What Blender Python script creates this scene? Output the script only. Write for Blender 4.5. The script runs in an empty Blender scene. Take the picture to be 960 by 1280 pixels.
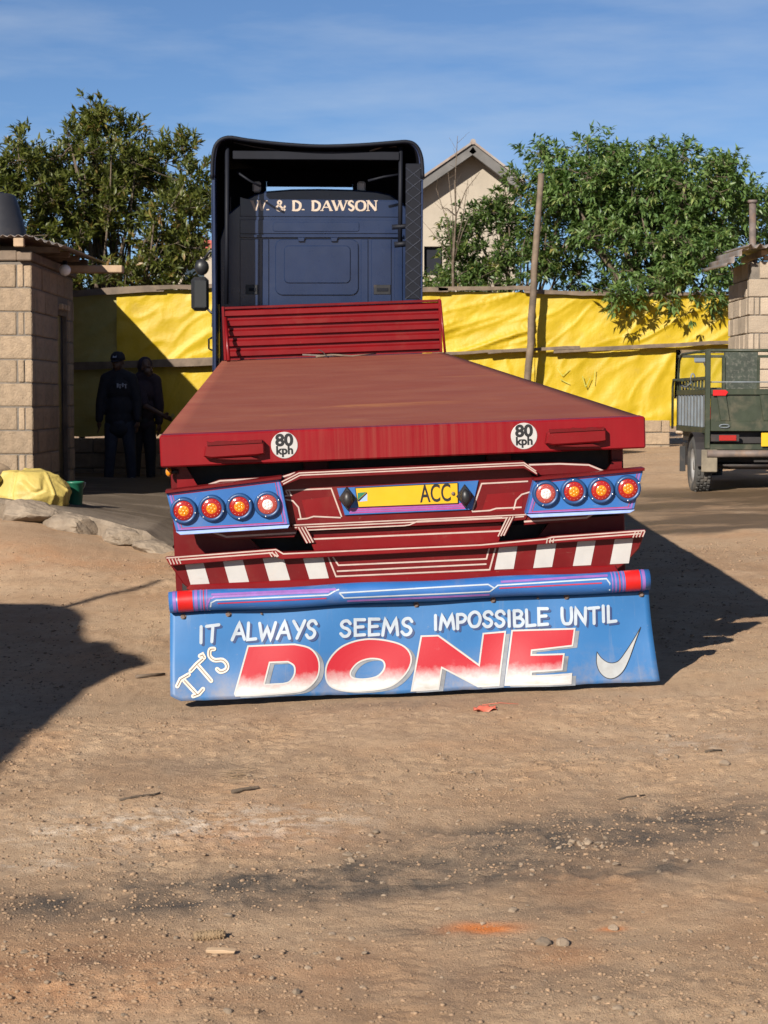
import bpy, bmesh, math, random
import numpy as np
from mathutils import Vector, Matrix
from mathutils.geometry import tessellate_polygon

scene = bpy.context.scene
C = scene.collection
R = math.radians

# ------------------------------------------------------------------ camera
FPX = 2430.0                       # focal length in pixels of a 960 x 1280 frame
PITCH = math.atan(140.0 / FPX)     # camera looks slightly down
CAM = Vector((0.0, 0.0, 1.5))
cam = bpy.data.cameras.new('camera')
cam.sensor_fit = 'VERTICAL'
cam.sensor_height = 36.0
cam.sensor_width = 27.0
cam.lens = FPX * 36.0 / 1280.0
cam.clip_start = 0.1
cam.clip_end = 3000.0
cam_o = bpy.data.objects.new('camera', cam)
C.objects.link(cam_o)
cam_o.location = CAM
cam_o.rotation_euler = (math.pi / 2 - PITCH, 0, 0)
scene.camera = cam_o
cam.dof.use_dof = True
cam.dof.focus_distance = 10.2
cam.dof.aperture_fstop = 11.0
scene.render.resolution_x = 768
scene.render.resolution_y = 1024

def ray(px, py):
    x = (px - 480.0) / FPX
    y = (640.0 - py) / FPX
    ca, sa = math.cos(PITCH), math.sin(PITCH)
    return Vector((x, ca + y * sa, -sa + y * ca))

def at(px, py, Y):
    d = ray(px, py)
    return CAM + d * (Y / d.y)

# frame of the trailer: it climbs the yard, heads a little to the left and leans a little
FWD = ray(342, 372).normalized()
R0 = FWD.cross(Vector((0, 0, 1))).normalized()
U0 = R0.cross(FWD).normalized()
ROLL = R(2.2)
RGT = R0 * math.cos(ROLL) + U0 * math.sin(ROLL)
UPV = U0 * math.cos(ROLL) - R0 * math.sin(ROLL)
ORG = at(517, 861, 10.0)
def frame(r, f, u, o):
    return Matrix(((r.x, f.x, u.x, o.x), (r.y, f.y, u.y, o.y), (r.z, f.z, u.z, o.z), (0, 0, 0, 1)))
TM = frame(RGT, FWD, UPV, ORG)
TMI = TM.inverted()
CAML = TMI @ CAM

def rp(px, py, k=0.0):
    """point of the trailer's own frame at depth k behind its rear face"""
    d = TMI.to_3x3() @ ray(px, py)
    t = (k - CAML.y) / d.y
    p = CAML + d * t
    return (p.x, p.z)

# ------------------------------------------------------------------ light
SUNV = (RGT * 0.90 + FWD * 1.50 - UPV).normalized()      # the way the light travels
SUN_EL = math.asin(-SUNV.z)
SUN_AZ = math.atan2(-SUNV.x, -SUNV.y)
world = bpy.data.worlds.new('World')
scene.world = world
world.use_nodes = True
wn, wl = world.node_tree.nodes, world.node_tree.links
wn.clear()
sky = wn.new('ShaderNodeTexSky')
sky.sky_type = 'NISHITA'
sky.sun_disc = False
sky.sun_elevation = SUN_EL
sky.sun_rotation = SUN_AZ % (2 * math.pi)
sky.altitude = 2200
sky.air_density = 0.9
sky.dust_density = 0.9
sky.ozone_density = 3.0
tint = wn.new('ShaderNodeMix'); tint.data_type = 'RGBA'; tint.blend_type = 'MULTIPLY'
tint.inputs[0].default_value = 1.0
tint.inputs[7].default_value = (0.82, 0.93, 1.05, 1)
wl.new(sky.outputs[0], tint.inputs[6])
# thin high cirrus
tc = wn.new('ShaderNodeTexCoord'); mp = wn.new('ShaderNodeMapping')
mp.inputs['Scale'].default_value = (3.0, 3.0, 16.0)
mp.inputs['Rotation'].default_value = (0.0, 0.22, 0.3)
wl.new(tc.outputs['Generated'], mp.inputs['Vector'])
nz = wn.new('ShaderNodeTexNoise'); nz.inputs['Scale'].default_value = 2.2
nz.inputs['Detail'].default_value = 6.0; nz.inputs['Roughness'].default_value = 0.55
wl.new(mp.outputs[0], nz.inputs['Vector'])
rmp = wn.new('ShaderNodeValToRGB')
rmp.color_ramp.elements[0].position = 0.45; rmp.color_ramp.elements[0].color = (0, 0, 0, 1)
rmp.color_ramp.elements[1].position = 0.78; rmp.color_ramp.elements[1].color = (0.30, 0.30, 0.30, 1)
wl.new(nz.outputs[0], rmp.inputs[0])
cl = wn.new('ShaderNodeMix'); cl.data_type = 'RGBA'
cl.inputs[7].default_value = (7.5, 8.2, 9.0, 1)
wl.new(rmp.outputs[0], cl.inputs[0]); wl.new(tint.outputs[2], cl.inputs[6])
bg = wn.new('ShaderNodeBackground'); bg.inputs[1].default_value = 0.050
wo = wn.new('ShaderNodeOutputWorld')
wl.new(cl.outputs[2], bg.inputs[0]); wl.new(bg.outputs[0], wo.inputs[0])

sl = bpy.data.lights.new('sun', 'SUN')
sl.energy = 5.0; sl.angle = R(0.53); sl.color = (1.0, 0.93, 0.82)
so = bpy.data.objects.new('sun', sl); C.objects.link(so)
so.rotation_euler = SUNV.to_track_quat('-Z', 'Y').to_euler()
so.location = (-10, -16, 12)

vs = scene.view_settings
vs.view_transform = 'Standard'; vs.look = 'None'; vs.gamma = 1.0; vs.use_curve_mapping = False
vs.exposure = 0.85

# ------------------------------------------------------------------ noise
def _hash(ix, iy, seed):
    h = (ix.astype(np.int64) * 374761393 + iy.astype(np.int64) * 668265263 + seed * 1442695041) & 0x7fffffff
    h = ((h ^ (h >> 13)) * 1274126177) & 0x7fffffff
    return ((h ^ (h >> 16)) & 0xffff) / 65535.0
def vnoise(x, y, seed=0):
    x = np.asarray(x, float); y = np.asarray(y, float)
    ix = np.floor(x); iy = np.floor(y)
    fx = x - ix; fy = y - iy
    fx = fx * fx * (3 - 2 * fx); fy = fy * fy * (3 - 2 * fy)
    a = _hash(ix, iy, seed); b = _hash(ix + 1, iy, seed)
    c = _hash(ix, iy + 1, seed); d = _hash(ix + 1, iy + 1, seed)
    return (a * (1 - fx) + b * fx) * (1 - fy) + (c * (1 - fx) + d * fx) * fy
def fbm(x, y, oct=4, seed=0, gain=0.5):
    s = 0; a = 1.0; t = 0
    for i in range(oct):
        s = s + a * (vnoise(np.asarray(x) * 2 ** i, np.asarray(y) * 2 ** i, seed + i * 17) - 0.5); t += a; a *= gain
    return s / t * 2
def sstep(a, b, x):
    t = np.clip((np.asarray(x, float) - a) / (b - a), 0, 1)
    return t * t * (3 - 2 * t)

# ------------------------------------------------------------------ materials
MATS = {}
def nodes(name):
    m = bpy.data.materials.new(name); m.use_nodes = True
    nt = m.node_tree; nt.nodes.clear()
    out = nt.nodes.new('ShaderNodeOutputMaterial')
    b = nt.nodes.new('ShaderNodeBsdfPrincipled')
    nt.links.new(b.outputs[0], out.inputs[0])
    MATS[name] = m
    return m, nt, b, out
def mixc(nt, fac, a, b, mode='MIX'):
    n = nt.nodes.new('ShaderNodeMix'); n.data_type = 'RGBA'; n.blend_type = mode
    for sock, v in ((0, fac), (6, a), (7, b)):
        if hasattr(v, 'is_linked') or hasattr(v, 'links'):
            nt.links.new(v, n.inputs[sock])
        elif isinstance(v, (int, float)):
            n.inputs[sock].default_value = v
        else:
            n.inputs[sock].default_value = (*v, 1) if len(v) == 3 else v
    return n.outputs[2]
def noise(nt, vec, scale, detail=4, rough=0.55, dist=0.0):
    n = nt.nodes.new('ShaderNodeTexNoise')
    n.inputs['Scale'].default_value = scale; n.inputs['Detail'].default_value = detail
    n.inputs['Roughness'].default_value = rough; n.inputs['Distortion'].default_value = dist
    if vec is not None: nt.links.new(vec, n.inputs['Vector'])
    return n.outputs[0]
def ramp(nt, fac, p0, p1, c0=(0, 0, 0), c1=(1, 1, 1)):
    n = nt.nodes.new('ShaderNodeValToRGB')
    n.color_ramp.elements[0].position = p0; n.color_ramp.elements[1].position = p1
    n.color_ramp.elements[0].color = (*c0, 1); n.color_ramp.elements[1].color = (*c1, 1)
    nt.links.new(fac, n.inputs[0])
    return n.outputs[0]
def coords(nt, kind='Object', scale=None, rot=None):
    t = nt.nodes.new('ShaderNodeTexCoord')
    if scale is None: return t.outputs[kind]
    m = nt.nodes.new('ShaderNodeMapping'); m.inputs['Scale'].default_value = scale
    if rot: m.inputs['Rotation'].default_value = rot
    nt.links.new(t.outputs[kind], m.inputs['Vector'])
    return m.outputs[0]
def bump(nt, bsdf, h, strength, dist=0.01):
    n = nt.nodes.new('ShaderNodeBump'); n.inputs['Strength'].default_value = strength
    n.inputs['Distance'].default_value = dist
    nt.links.new(h, n.inputs['Height']); nt.links.new(n.outputs[0], bsdf.inputs['Normal'])
    return n
def M(name, col, rough=0.5, var=0.18, vscale=6.0, dirt=None, damt=0.0, dscale=3.0, bmp=0.0, bscale=40.0, bdist=0.004,
      metal=0.0, spec=0.5, coat=0.0, stretch=None, rvar=0.12, island=0.0, chip=None, camt=0.5):
    """a worn surface: tone variation, dirt patches, roughness variation and fine relief"""
    m, nt, b, out = nodes(name)
    v = coords(nt, 'Object', stretch or (1, 1, 1))
    c = mixc(nt, ramp(nt, noise(nt, v, vscale, 5), 0.3, 0.72), tuple(x * (1 - var) for x in col), tuple(min(1, x * (1 + var)) for x in col))
    if island > 0:
        oi = nt.nodes.new('ShaderNodeObjectInfo')
        mr = nt.nodes.new('ShaderNodeMapRange'); mr.inputs[3].default_value = 1 - island; mr.inputs[4].default_value = 1 + island
        nt.links.new(oi.outputs['Random'], mr.inputs[0])
        c = mixc(nt, 1.0, c, mr.outputs[0], 'MULTIPLY')
    if chip is not None:                                  # chipped and scratched paint
        f = ramp(nt, noise(nt, v, 34.0, 9, 0.8, 0.5), 0.635, 0.66, (0, 0, 0), (camt,) * 3)
        c = mixc(nt, f, c, chip)
        f = ramp(nt, noise(nt, coords(nt, 'Object', (3, 3, 40)), 2.2, 6, 0.7, 0.2), 0.66, 0.70, (0, 0, 0), (camt * .6,) * 3)
        c = mixc(nt, f, c, chip)
    if dirt is not None:
        f = ramp(nt, noise(nt, v, dscale, 7, 0.65, 0.3), 0.62 - 0.35 * damt, 0.80 - 0.2 * damt, (0, 0, 0), (min(1, damt * 1.3),) * 3)
        c = mixc(nt, f, c, dirt)
    nt.links.new(c, b.inputs['Base Color'])
    rr = nt.nodes.new('ShaderNodeMapRange'); rr.inputs[3].default_value = max(0.03, rough - rvar); rr.inputs[4].default_value = min(1, rough + rvar)
    nt.links.new(noise(nt, v, vscale * 2.3, 4), rr.inputs[0]); nt.links.new(rr.outputs[0], b.inputs['Roughness'])
    b.inputs['Metallic'].default_value = metal
    b.inputs['Specular IOR Level'].default_value = spec
    b.inputs['Coat Weight'].default_value = coat; b.inputs['Coat Roughness'].default_value = 0.15
    if bmp > 0: bump(nt, b, noise(nt, v, bscale, 6, 0.6), bmp, bdist)
    return m

DUST = (0.30, 0.20, 0.13)
M('red_paint', (0.1396, 0.002482, 0.004344), 0.42, 0.16, 3.0, (0.17, 0.06, 0.04), 0.17, 3.5, 0.05, 30, spec=0.3, coat=0.05, chip=(0.20, 0.075, 0.055), camt=0.7)
M('rail_paint', (0.1287, 0.006433, 0.006433), 0.7, 0.2, 3.0, DUST, 0.25, 2.5, 0.1, 30, spec=0.2)
M('maroon_paint', (0.1008, 0.002601, 0.003901), 0.42, 0.2, 4.0, (0.15, 0.06, 0.04), 0.19, 4.0, 0.05, 30, spec=0.3, coat=0.05, chip=(0.17, 0.07, 0.055), camt=0.7)
M('dark_steel', (0.016, 0.013, 0.013), 0.6, 0.3, 5.0, (0.10, 0.05, 0.03), 0.3, 4.0, 0.2, 30)
M('black_rubber', (0.018, 0.018, 0.019), 0.75, 0.2, 8.0, DUST, 0.25, 3.0, 0.2, 60)
M('black_plastic', (0.012, 0.012, 0.014), 0.45, 0.2, 6.0, DUST, 0.12, 4.0, 0.05, 60)
M('blue_sign', (0.01899, 0.0989, 0.3007), 0.42, 0.14, 3.0, (0.20, 0.17, 0.15), 0.24, 4.0, 0.06, 12, 0.01, chip=(0.20, 0.22, 0.26), camt=0.6)
M('dark_blue_line', (0.02, 0.04, 0.12), 0.5, 0.15)
M('lamp_ring_blue', (0.01204, 0.04988, 0.1462), 0.4, 0.15, 12.0)
M('violet_line', (0.1892, 0.086, 0.2924), 0.45, 0.15, 20)
M('magenta_line', (0.3096, 0.043, 0.1892), 0.45, 0.15, 20)
M('crimson_line', (0.35, 0.02, 0.05), 0.45, 0.15, 20)
M('sky_line', (0.258, 0.3612, 0.6708), 0.45, 0.12, 20)
M('white_paint', (0.3784, 0.367, 0.3557), 0.45, 0.07, 12.0, (0.42, 0.33, 0.27), 0.22, 6.0, 0.05, 40, chip=(0.22, 0.16, 0.13), camt=0.6)
M('cream_line', (0.387, 0.3019, 0.267), 0.5, 0.14, 14.0, (0.35, 0.12, 0.10), 0.25, 10.0)
M('letter_white', (0.318, 0.3624, 0.4142), 0.5, 0.12, 12.0, (0.20, 0.21, 0.24), 0.26, 16.0, chip=(0.12, 0.15, 0.20), camt=0.6)
M('cream_letter', (0.44, 0.355, 0.285), 0.5, 0.12, 14.0)
M('black_paint', (0.008, 0.008, 0.010), 0.5, 0.2)
M('plate_yellow', (0.5332, 0.3096, 0.0086), 0.4, 0.06, 8.0, (0.4, 0.2, 0.05), 0.15, 8.0)
M('bright_red', (0.43, 0.0086, 0.0086), 0.35, 0.08, 8.0)
M('lens_red', (0.27, 0.008, 0.004), 0.22, 0.15, 60.0, coat=0.6, spec=0.6)
M('lens_amber', (0.60, 0.20, 0.01), 0.2, 0.12, 90.0, coat=0.6)
M('lens_clear', (0.62, 0.56, 0.54), 0.2, 0.12, 90.0, coat=0.6)
M('lens_pink', (0.30, 0.05, 0.04), 0.2, 0.15, 80.0, coat=0.6)
M('screw_steel', (0.65, 0.65, 0.66), 0.3, 0.1, 20, metal=0.8)
M('bolt_rust', (0.12, 0.085, 0.07), 0.6, 0.3, 40, (0.3, 0.13, 0.05), 0.3, 60)
M('cab_blue', (0.009503, 0.01901, 0.05263), 0.30, 0.12, 2.0, (0.12, 0.11, 0.11), 0.10, 2.0, 0.02, 10, coat=0.35)
M('cab_blue_trim', (0.010, 0.020, 0.060), 0.35, 0.12, 2.0, coat=0.2)
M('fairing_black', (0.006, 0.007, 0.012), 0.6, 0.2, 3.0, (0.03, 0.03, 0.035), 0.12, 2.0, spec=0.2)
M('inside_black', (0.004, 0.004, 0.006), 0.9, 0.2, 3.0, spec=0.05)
M('steel_bar', (0.42, 0.50, 0.62), 0.3, 0.12, 10, metal=0.6)
M('net_line', (0.027, 0.033, 0.054), 0.6, 0.2, 10)
M('mirror_glass', (0.5, 0.55, 0.6), 0.06, 0.02, metal=1.0, rvar=0.02)
M('dark_glass', (0.02, 0.025, 0.03), 0.08, 0.05, coat=0.5, rvar=0.03)
M('weathered_wood', (0.129, 0.09288, 0.0645), 0.8, 0.35, 6.0, (0.05, 0.038, 0.028), 0.4, 4.0, 0.5, 30, 0.006, stretch=(1, 1, 1))
M('pale_wood', (0.3612, 0.2494, 0.1548), 0.75, 0.25, 8.0, (0.2, 0.13, 0.08), 0.25, 5.0, 0.4, 30)
M('bark', (0.09, 0.065, 0.045), 0.9, 0.35, 14.0, (0.2, 0.17, 0.14), 0.3, 6.0, 0.9, 30, 0.02)
M('mortar', (0.13, 0.1105, 0.091), 0.95, 0.25, 8.0, (0.1, 0.085, 0.07), 0.3, 6.0, 0.6, 60, 0.01)
M('concrete_block', (0.258, 0.1875, 0.123), 0.92, 0.20, 14.0, (0.25, 0.19, 0.14), 0.28, 4.0, 1.0, 50, 0.014, island=0.14)
M('pale_block', (0.3182, 0.2537, 0.1892), 0.92, 0.14, 5.0, (0.32, 0.25, 0.19), 0.22, 4.0, 1.0, 50, 0.014, island=0.14)
M('tin', (0.2236, 0.1978, 0.1806), 0.55, 0.25, 3.0, (0.20, 0.09, 0.04), 0.45, 2.5, 0.1, 20, metal=0.35)
M('plaster', (0.31, 0.268, 0.215), 0.95, 0.14, 1.3, (0.30, 0.25, 0.21), 0.3, 1.0, 0.3, 12, 0.02)
M('fascia', (0.105, 0.100, 0.097), 0.85, 0.2, 3.0, (0.2, 0.18, 0.17), 0.3, 2.0, 0.2, 20)
M('roof_red', (0.35, 0.07, 0.05), 0.7, 0.2, 2.0)
M('tuk_green', (0.021, 0.028, 0.014), 0.5, 0.25, 6.0, (0.14, 0.11, 0.07), 0.35, 5.0, 0.1, 40)
M('tuk_board', (0.025, 0.032, 0.022), 0.6, 0.3, 10.0, (0.26, 0.24, 0.20), 0.34, 30.0, 0.1, 40)
M('tuk_slat', (0.13, 0.15, 0.17), 0.5, 0.18, 8.0, (0.15, 0.12, 0.08), 0.3, 6.0)
M('rust_pipe', (0.11, 0.085, 0.075), 0.7, 0.3, 10.0, (0.22, 0.12, 0.06), 0.35, 8.0, 0.3, 60)
M('mud_guard', (0.17, 0.14, 0.10), 0.85, 0.25, 10.0, (0.08, 0.07, 0.055), 0.35, 6.0, 0.3, 50)
M('tyre', (0.045, 0.043, 0.040), 0.85, 0.25, 10.0, (0.22, 0.18, 0.14), 0.4, 5.0, 0.3, 60)
M('rim_steel', (0.35, 0.34, 0.33), 0.5, 0.2, 10.0, DUST, 0.3, 6.0, metal=0.5)
M('tank_black', (0.022, 0.022, 0.026), 0.5, 0.15, 4.0, (0.12, 0.10, 0.09), 0.2, 3.0)
M('sack_yellow', (0.3956, 0.301, 0.0774), 0.6, 0.14, 5.0, (0.35, 0.25, 0.10), 0.25, 4.0, 0.6, 25, 0.012)
M('sack_tan', (0.30, 0.21, 0.13), 0.85, 0.2, 8.0, (0.15, 0.10, 0.07), 0.3, 4.0, 0.4, 60)
M('bucket_green', (0.015, 0.12, 0.07), 0.4, 0.15, 6.0, DUST, 0.2, 4.0)
M('bulb_white', (0.75, 0.75, 0.73), 0.25, 0.04)
M('skin_brown', (0.085, 0.042, 0.026), 0.5, 0.12, 10)
M('cloth_black', (0.012, 0.012, 0.018), 0.85, 0.2, 10, bmp=0.3, bscale=60)
M('cloth_plum', (0.022, 0.012, 0.020), 0.85, 0.2, 10, bmp=0.3, bscale=60)
M('cloth_jean', (0.028, 0.032, 0.048), 0.85, 0.2, 10, bmp=0.3, bscale=60)
M('cloth_dark_trouser', (0.014, 0.013, 0.017), 0.85, 0.2, 10, bmp=0.3, bscale=60)
M('shoe_grey', (0.16, 0.15, 0.145), 0.7, 0.15, 10)
M('print_grey', (0.35, 0.36, 0.42), 0.7, 0.15, 10)
M('stone', (0.235, 0.175, 0.122), 0.9, 0.25, 20.0, (0.20, 0.15, 0.11), 0.3, 15.0, 0.5, 90, 0.004, island=0.25)
M('gravel', (0.235, 0.155, 0.095), 0.95, 0.45, 70.0, (0.12, 0.088, 0.065), 0.4, 55.0)
M('tick_silver', (0.30, 0.31, 0.315), 0.4, 0.12, 12.0, (0.20, 0.17, 0.14), 0.35, 7.0)
M('red_scrap', (0.45, 0.10, 0.06), 0.6, 0.2, 20)
M('straw', (0.20, 0.135, 0.075), 0.8, 0.25, 20)

# deck: trodden red plate, dusty, rusty patches, fine tread relief
m, nt, b, out = nodes('deck_plate')
v = coords(nt)
c = mixc(nt, ramp(nt, noise(nt, v, 1.6, 7, 0.62), 0.30, 0.75), (0.185, 0.046, 0.030), (0.225, 0.070, 0.043))
c = mixc(nt, ramp(nt, noise(nt, coords(nt, 'Object', (1.0, 2.2, 1.0)), 1.1, 6, 0.6), 0.45, 0.85, (0,) * 3, (0.4,) * 3), c, (0.265, 0.110, 0.068))
c = mixc(nt, ramp(nt, noise(nt, coords(nt, 'Object', (0.6, 1.4, 1.0)), 1.1, 7, 0.7, 0.6), 0.63, 0.74, (0, 0, 0), (0.7, 0.7, 0.7)), c, (0.38, 0.165, 0.060))
c = mixc(nt, ramp(nt, noise(nt, v, 9.0, 8, 0.75), 0.68, 0.74, (0, 0, 0), (0.35, 0.35, 0.35)), c, (0.11, 0.035, 0.028))
nt.links.new(c, b.inputs['Base Color'])
b.inputs['Specular IOR Level'].default_value = 0.15
rr = ramp(nt, noise(nt, v, 3.0, 5), 0.3, 0.7, (0.65,) * 3, (0.9,) * 3); nt.links.new(rr, b.inputs['Roughness'])
ck = nt.nodes.new('ShaderNodeTexChecker'); ck.inputs['Scale'].default_value = 34
nt.links.new(coords(nt, 'Object', (1, 1, 0), (0, 0, 0.785)), ck.inputs['Vector'])
bump(nt, b, mixc(nt, 0.35, ck.outputs['Fac'], noise(nt, v, 14, 6)), 0.14, 0.003)

# rear beam: red paint with rust-dust runs washed down from the deck
m, nt, b, out = nodes('beam_paint')
v = coords(nt)
c = mixc(nt, ramp(nt, noise(nt, v, 3, 5), 0.3, 0.7), (0.150, 0.002, 0.005), (0.195, 0.003, 0.007))
st = noise(nt, coords(nt, 'Object', (34, 1, 0.8)), 1.0, 5, 0.6)
sp = nt.nodes.new('ShaderNodeSeparateXYZ'); nt.links.new(v, sp.inputs[0])
ab = nt.nodes.new('ShaderNodeMath'); ab.operation = 'ABSOLUTE'; nt.links.new(sp.outputs[0], ab.inputs[0])
md = ramp(nt, ab.outputs[0], 0.25, 0.75, (1, 1, 1), (0.12, 0.12, 0.12))
f = mixc(nt, 1.0, ramp(nt, st, 0.42, 0.75, (0, 0, 0), (0.75, 0.75, 0.75)), md, 'MULTIPLY')
c = mixc(nt, f, c, (0.19, 0.040, 0.029))
nt.links.new(c, b.inputs['Base Color'])
b.inputs['Roughness'].default_value = 0.42; b.inputs['Specular IOR Level'].default_value = 0.3
bump(nt, b, noise(nt, v, 9, 5), 0.12, 0.006)

# mud flap: sign-painter's blue, dust at the foot
m, nt, b, out = nodes('flap_blue')
v = coords(nt)
c = mixc(nt, ramp(nt, noise(nt, v, 2.2, 5), 0.3, 0.7), (0.016, 0.095, 0.25), (0.026, 0.125, 0.31))
sp = nt.nodes.new('ShaderNodeSeparateXYZ'); nt.links.new(v, sp.inputs[0])
low = ramp(nt, sp.outputs[2], 0.02, 0.24, (1, 1, 1), (0, 0, 0))
f = mixc(nt, 1.0, low, ramp(nt, noise(nt, v, 5.0, 7, 0.7), 0.44, 0.68, (0.05,) * 3, (0.75,) * 3), 'MULTIPLY')
c = mixc(nt, f, c, (0.22, 0.18, 0.15))
c = mixc(nt, ramp(nt, noise(nt, coords(nt, 'Object', (1, 1, 1)), 28, 8, 0.8), 0.62, 0.70, (0,) * 3, (0.5,) * 3), c, (0.20, 0.20, 0.23))
c = mixc(nt, ramp(nt, noise(nt, coords(nt, 'Object', (9, 1, 1)), 2.0, 7, 0.7), 0.58, 0.80, (0,) * 3, (0.45,) * 3), c, (0.22, 0.21, 0.21))
nt.links.new(c, b.inputs['Base Color']); b.inputs['Roughness'].default_value = 0.45
bump(nt, b, noise(nt, v, 6, 4), 0.15, 0.01)

# big letters: red sprayed into white from the top down, scuffed
m, nt, b, out = nodes('letter_fade')
v = coords(nt)
sp = nt.nodes.new('ShaderNodeSeparateXYZ'); nt.links.new(v, sp.inputs[0])
ad = nt.nodes.new('ShaderNodeMath'); ad.operation = 'MULTIPLY_ADD'
nt.links.new(noise(nt, v, 26, 6, 0.7), ad.inputs[0]); ad.inputs[1].default_value = 0.07
nt.links.new(sp.outputs[2], ad.inputs[2])
c = mixc(nt, ramp(nt, ad.outputs[0], 0.105, 0.180), (0.44, 0.435, 0.43), (0.33, 0.004, 0.013))
c = mixc(nt, ramp(nt, noise(nt, v, 18, 7, 0.75), 0.6, 0.72, (0,) * 3, (0.22,) * 3), c, (0.40, 0.10, 0.11))
low = ramp(nt, sp.outputs[2], 0.02, 0.15, (1, 1, 1), (0, 0, 0))
f = mixc(nt, 1.0, low, ramp(nt, noise(nt, coords(nt, 'Object', (1, 1, 3)), 4.0, 7, 0.7), 0.50, 0.68, (0,) * 3, (0.8,) * 3), 'MULTIPLY')
c = mixc(nt, f, c, (0.24, 0.19, 0.13))
nt.links.new(c, b.inputs['Base Color']); b.inputs['Roughness'].default_value = 0.5

# tarpaulin
for nm, a, bb in (('tarp_yellow', (0.380, 0.258, 0.003), (0.470, 0.325, 0.006)), ('tarp_olive', (0.20, 0.175, 0.045), (0.27, 0.235, 0.07))):
    m, nt, b, out = nodes(nm)
    v = coords(nt)
    c = mixc(nt, ramp(nt, noise(nt, v, 1.5, 6, 0.6), 0.3, 0.7), a, bb)
    c = mixc(nt, ramp(nt, noise(nt, v, 3.2, 8, 0.72), 0.58, 0.78, (0,) * 3, (0.45,) * 3), c, (0.30, 0.21, 0.05))
    nt.links.new(c, b.inputs['Base Color']); b.inputs['Roughness'].default_value = 0.55
    h = mixc(nt, 0.5, noise(nt, coords(nt, 'Object', (1, 1, 0.3), (0, 0.6, 0)), 4.5, 5, 0.6, 0.8), noise(nt, v, 26, 4))
    bump(nt, b, h, 0.30, 0.03)
    tr = nt.nodes.new('ShaderNodeBsdfTranslucent'); nt.links.new(c, tr.inputs[0])
    ms = nt.nodes.new('ShaderNodeMixShader'); ms.inputs[0].default_value = 0.10
    nt.links.new(b.outputs[0], ms.inputs[1]); nt.links.new(tr.outputs[0], ms.inputs[2]); nt.links.new(ms.outputs[0], out.inputs[0])

# leaves
for nm, cs in (('leaf_olive', ((0.036, 0.052, 0.013), (0.140, 0.150, 0.034), (0.24, 0.145, 0.06))),
               ('leaf_green', ((0.042, 0.090, 0.026), (0.150, 0.220, 0.066), (0.28, 0.30, 0.11))),
               ('leaf_shrub', ((0.030, 0.068, 0.019), (0.115, 0.165, 0.042), (0.25, 0.21, 0.07)))):
    m, nt, b, out = nodes(nm)
    at_ = nt.nodes.new('ShaderNodeAttribute'); at_.attribute_name = 'var'
    c = mixc(nt, ramp(nt, at_.outputs['Fac'], 0.0, 0.85), cs[0], cs[1])
    c = mixc(nt, ramp(nt, at_.outputs['Fac'], 0.76, 0.94), c, cs[2])
    nt.links.new(c, b.inputs['Base Color']); b.inputs['Roughness'].default_value = 0.42
    b.inputs['Specular IOR Level'].default_value = 0.45
    tr = nt.nodes.new('ShaderNodeBsdfTranslucent')
    nt.links.new(mixc(nt, 1.0, c, (1.3, 1.5, 0.6), 'MULTIPLY'), tr.inputs[0])
    ms = nt.nodes.new('ShaderNodeMixShader'); ms.inputs[0].default_value = 0.34
    nt.links.new(b.outputs[0], ms.inputs[1]); nt.links.new(tr.outputs[0], ms.inputs[2]); nt.links.new(ms.outputs[0], out.inputs[0])

# earth
m, nt, b, out = nodes('earth')
v = coords(nt)
def attr(nm):
    a = nt.nodes.new('ShaderNodeAttribute'); a.attribute_name = nm; return a.outputs['Fac']
c = mixc(nt, ramp(nt, noise(nt, v, 0.55, 6, 0.6), 0.35, 0.68), (0.335, 0.208, 0.120), (0.465, 0.318, 0.198))
c = mixc(nt, ramp(nt, noise(nt, v, 2.3, 8, 0.68, 0.4), 0.42, 0.72, (0,) * 3, (0.75,) * 3), c, (0.455, 0.328, 0.218))
c = mixc(nt, ramp(nt, noise(nt, v, 0.9, 5, 0.6), 0.55, 0.80, (0,) * 3, (0.7,) * 3), c, (0.44, 0.225, 0.105))
c = mixc(nt, ramp(nt, noise(nt, v, 16, 8, 0.72), 0.50, 0.66, (0,) * 3, (0.6,) * 3), c, (0.255, 0.162, 0.098))
c = mixc(nt, ramp(nt, noise(nt, v, 70, 5, 0.7), 0.58, 0.70, (0,) * 3, (0.55,) * 3), c, (0.54, 0.42, 0.30))
c = mixc(nt, ramp(nt, noise(nt, v, 110, 3, 0.7), 0.60, 0.70, (0,) * 3, (0.6,) * 3), c, (0.17, 0.112, 0.075))
def patch(src, lo, hi, amt, colr, sc=6.0):
    global c
    n1 = ramp(nt, noise(nt, v, sc, 8, 0.7, 0.4), lo, hi, (0,) * 3, (amt,) * 3)
    c = mixc(nt, mixc(nt, 1.0, n1, src, 'MULTIPLY'), c, colr)
patch(attr('soot'), 0.28, 0.58, 0.95, (0.082, 0.068, 0.057), 5.0)
patch(attr('pale'), 0.44, 0.62, 0.95, (0.60, 0.50, 0.40), 9.0)
patch(attr('orange'), 0.20, 0.45, 1.0, (0.62, 0.18, 0.035), 9.0)
patch(attr('red'), 0.28, 0.58, 0.75, (0.43, 0.20, 0.09), 4.0)
wet = attr('wet')
wn_ = mixc(nt, 1.0, ramp(nt, noise(nt, coords(nt, 'Object', (0.35, 1.2, 1)), 1.4, 6, 0.65, 0.5), 0.26, 0.50), wet, 'MULTIPLY')
c = mixc(nt, wn_, c, (0.120, 0.082, 0.050))
nt.links.new(c, b.inputs['Base Color'])
rw = nt.nodes.new('ShaderNodeMapRange'); rw.inputs[3].default_value = 0.95; rw.inputs[4].default_value = 0.45
nt.links.new(wn_, rw.inputs[0]); nt.links.new(rw.outputs[0], b.inputs['Roughness'])
b.inputs['Specular IOR Level'].default_value = 0.25
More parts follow.
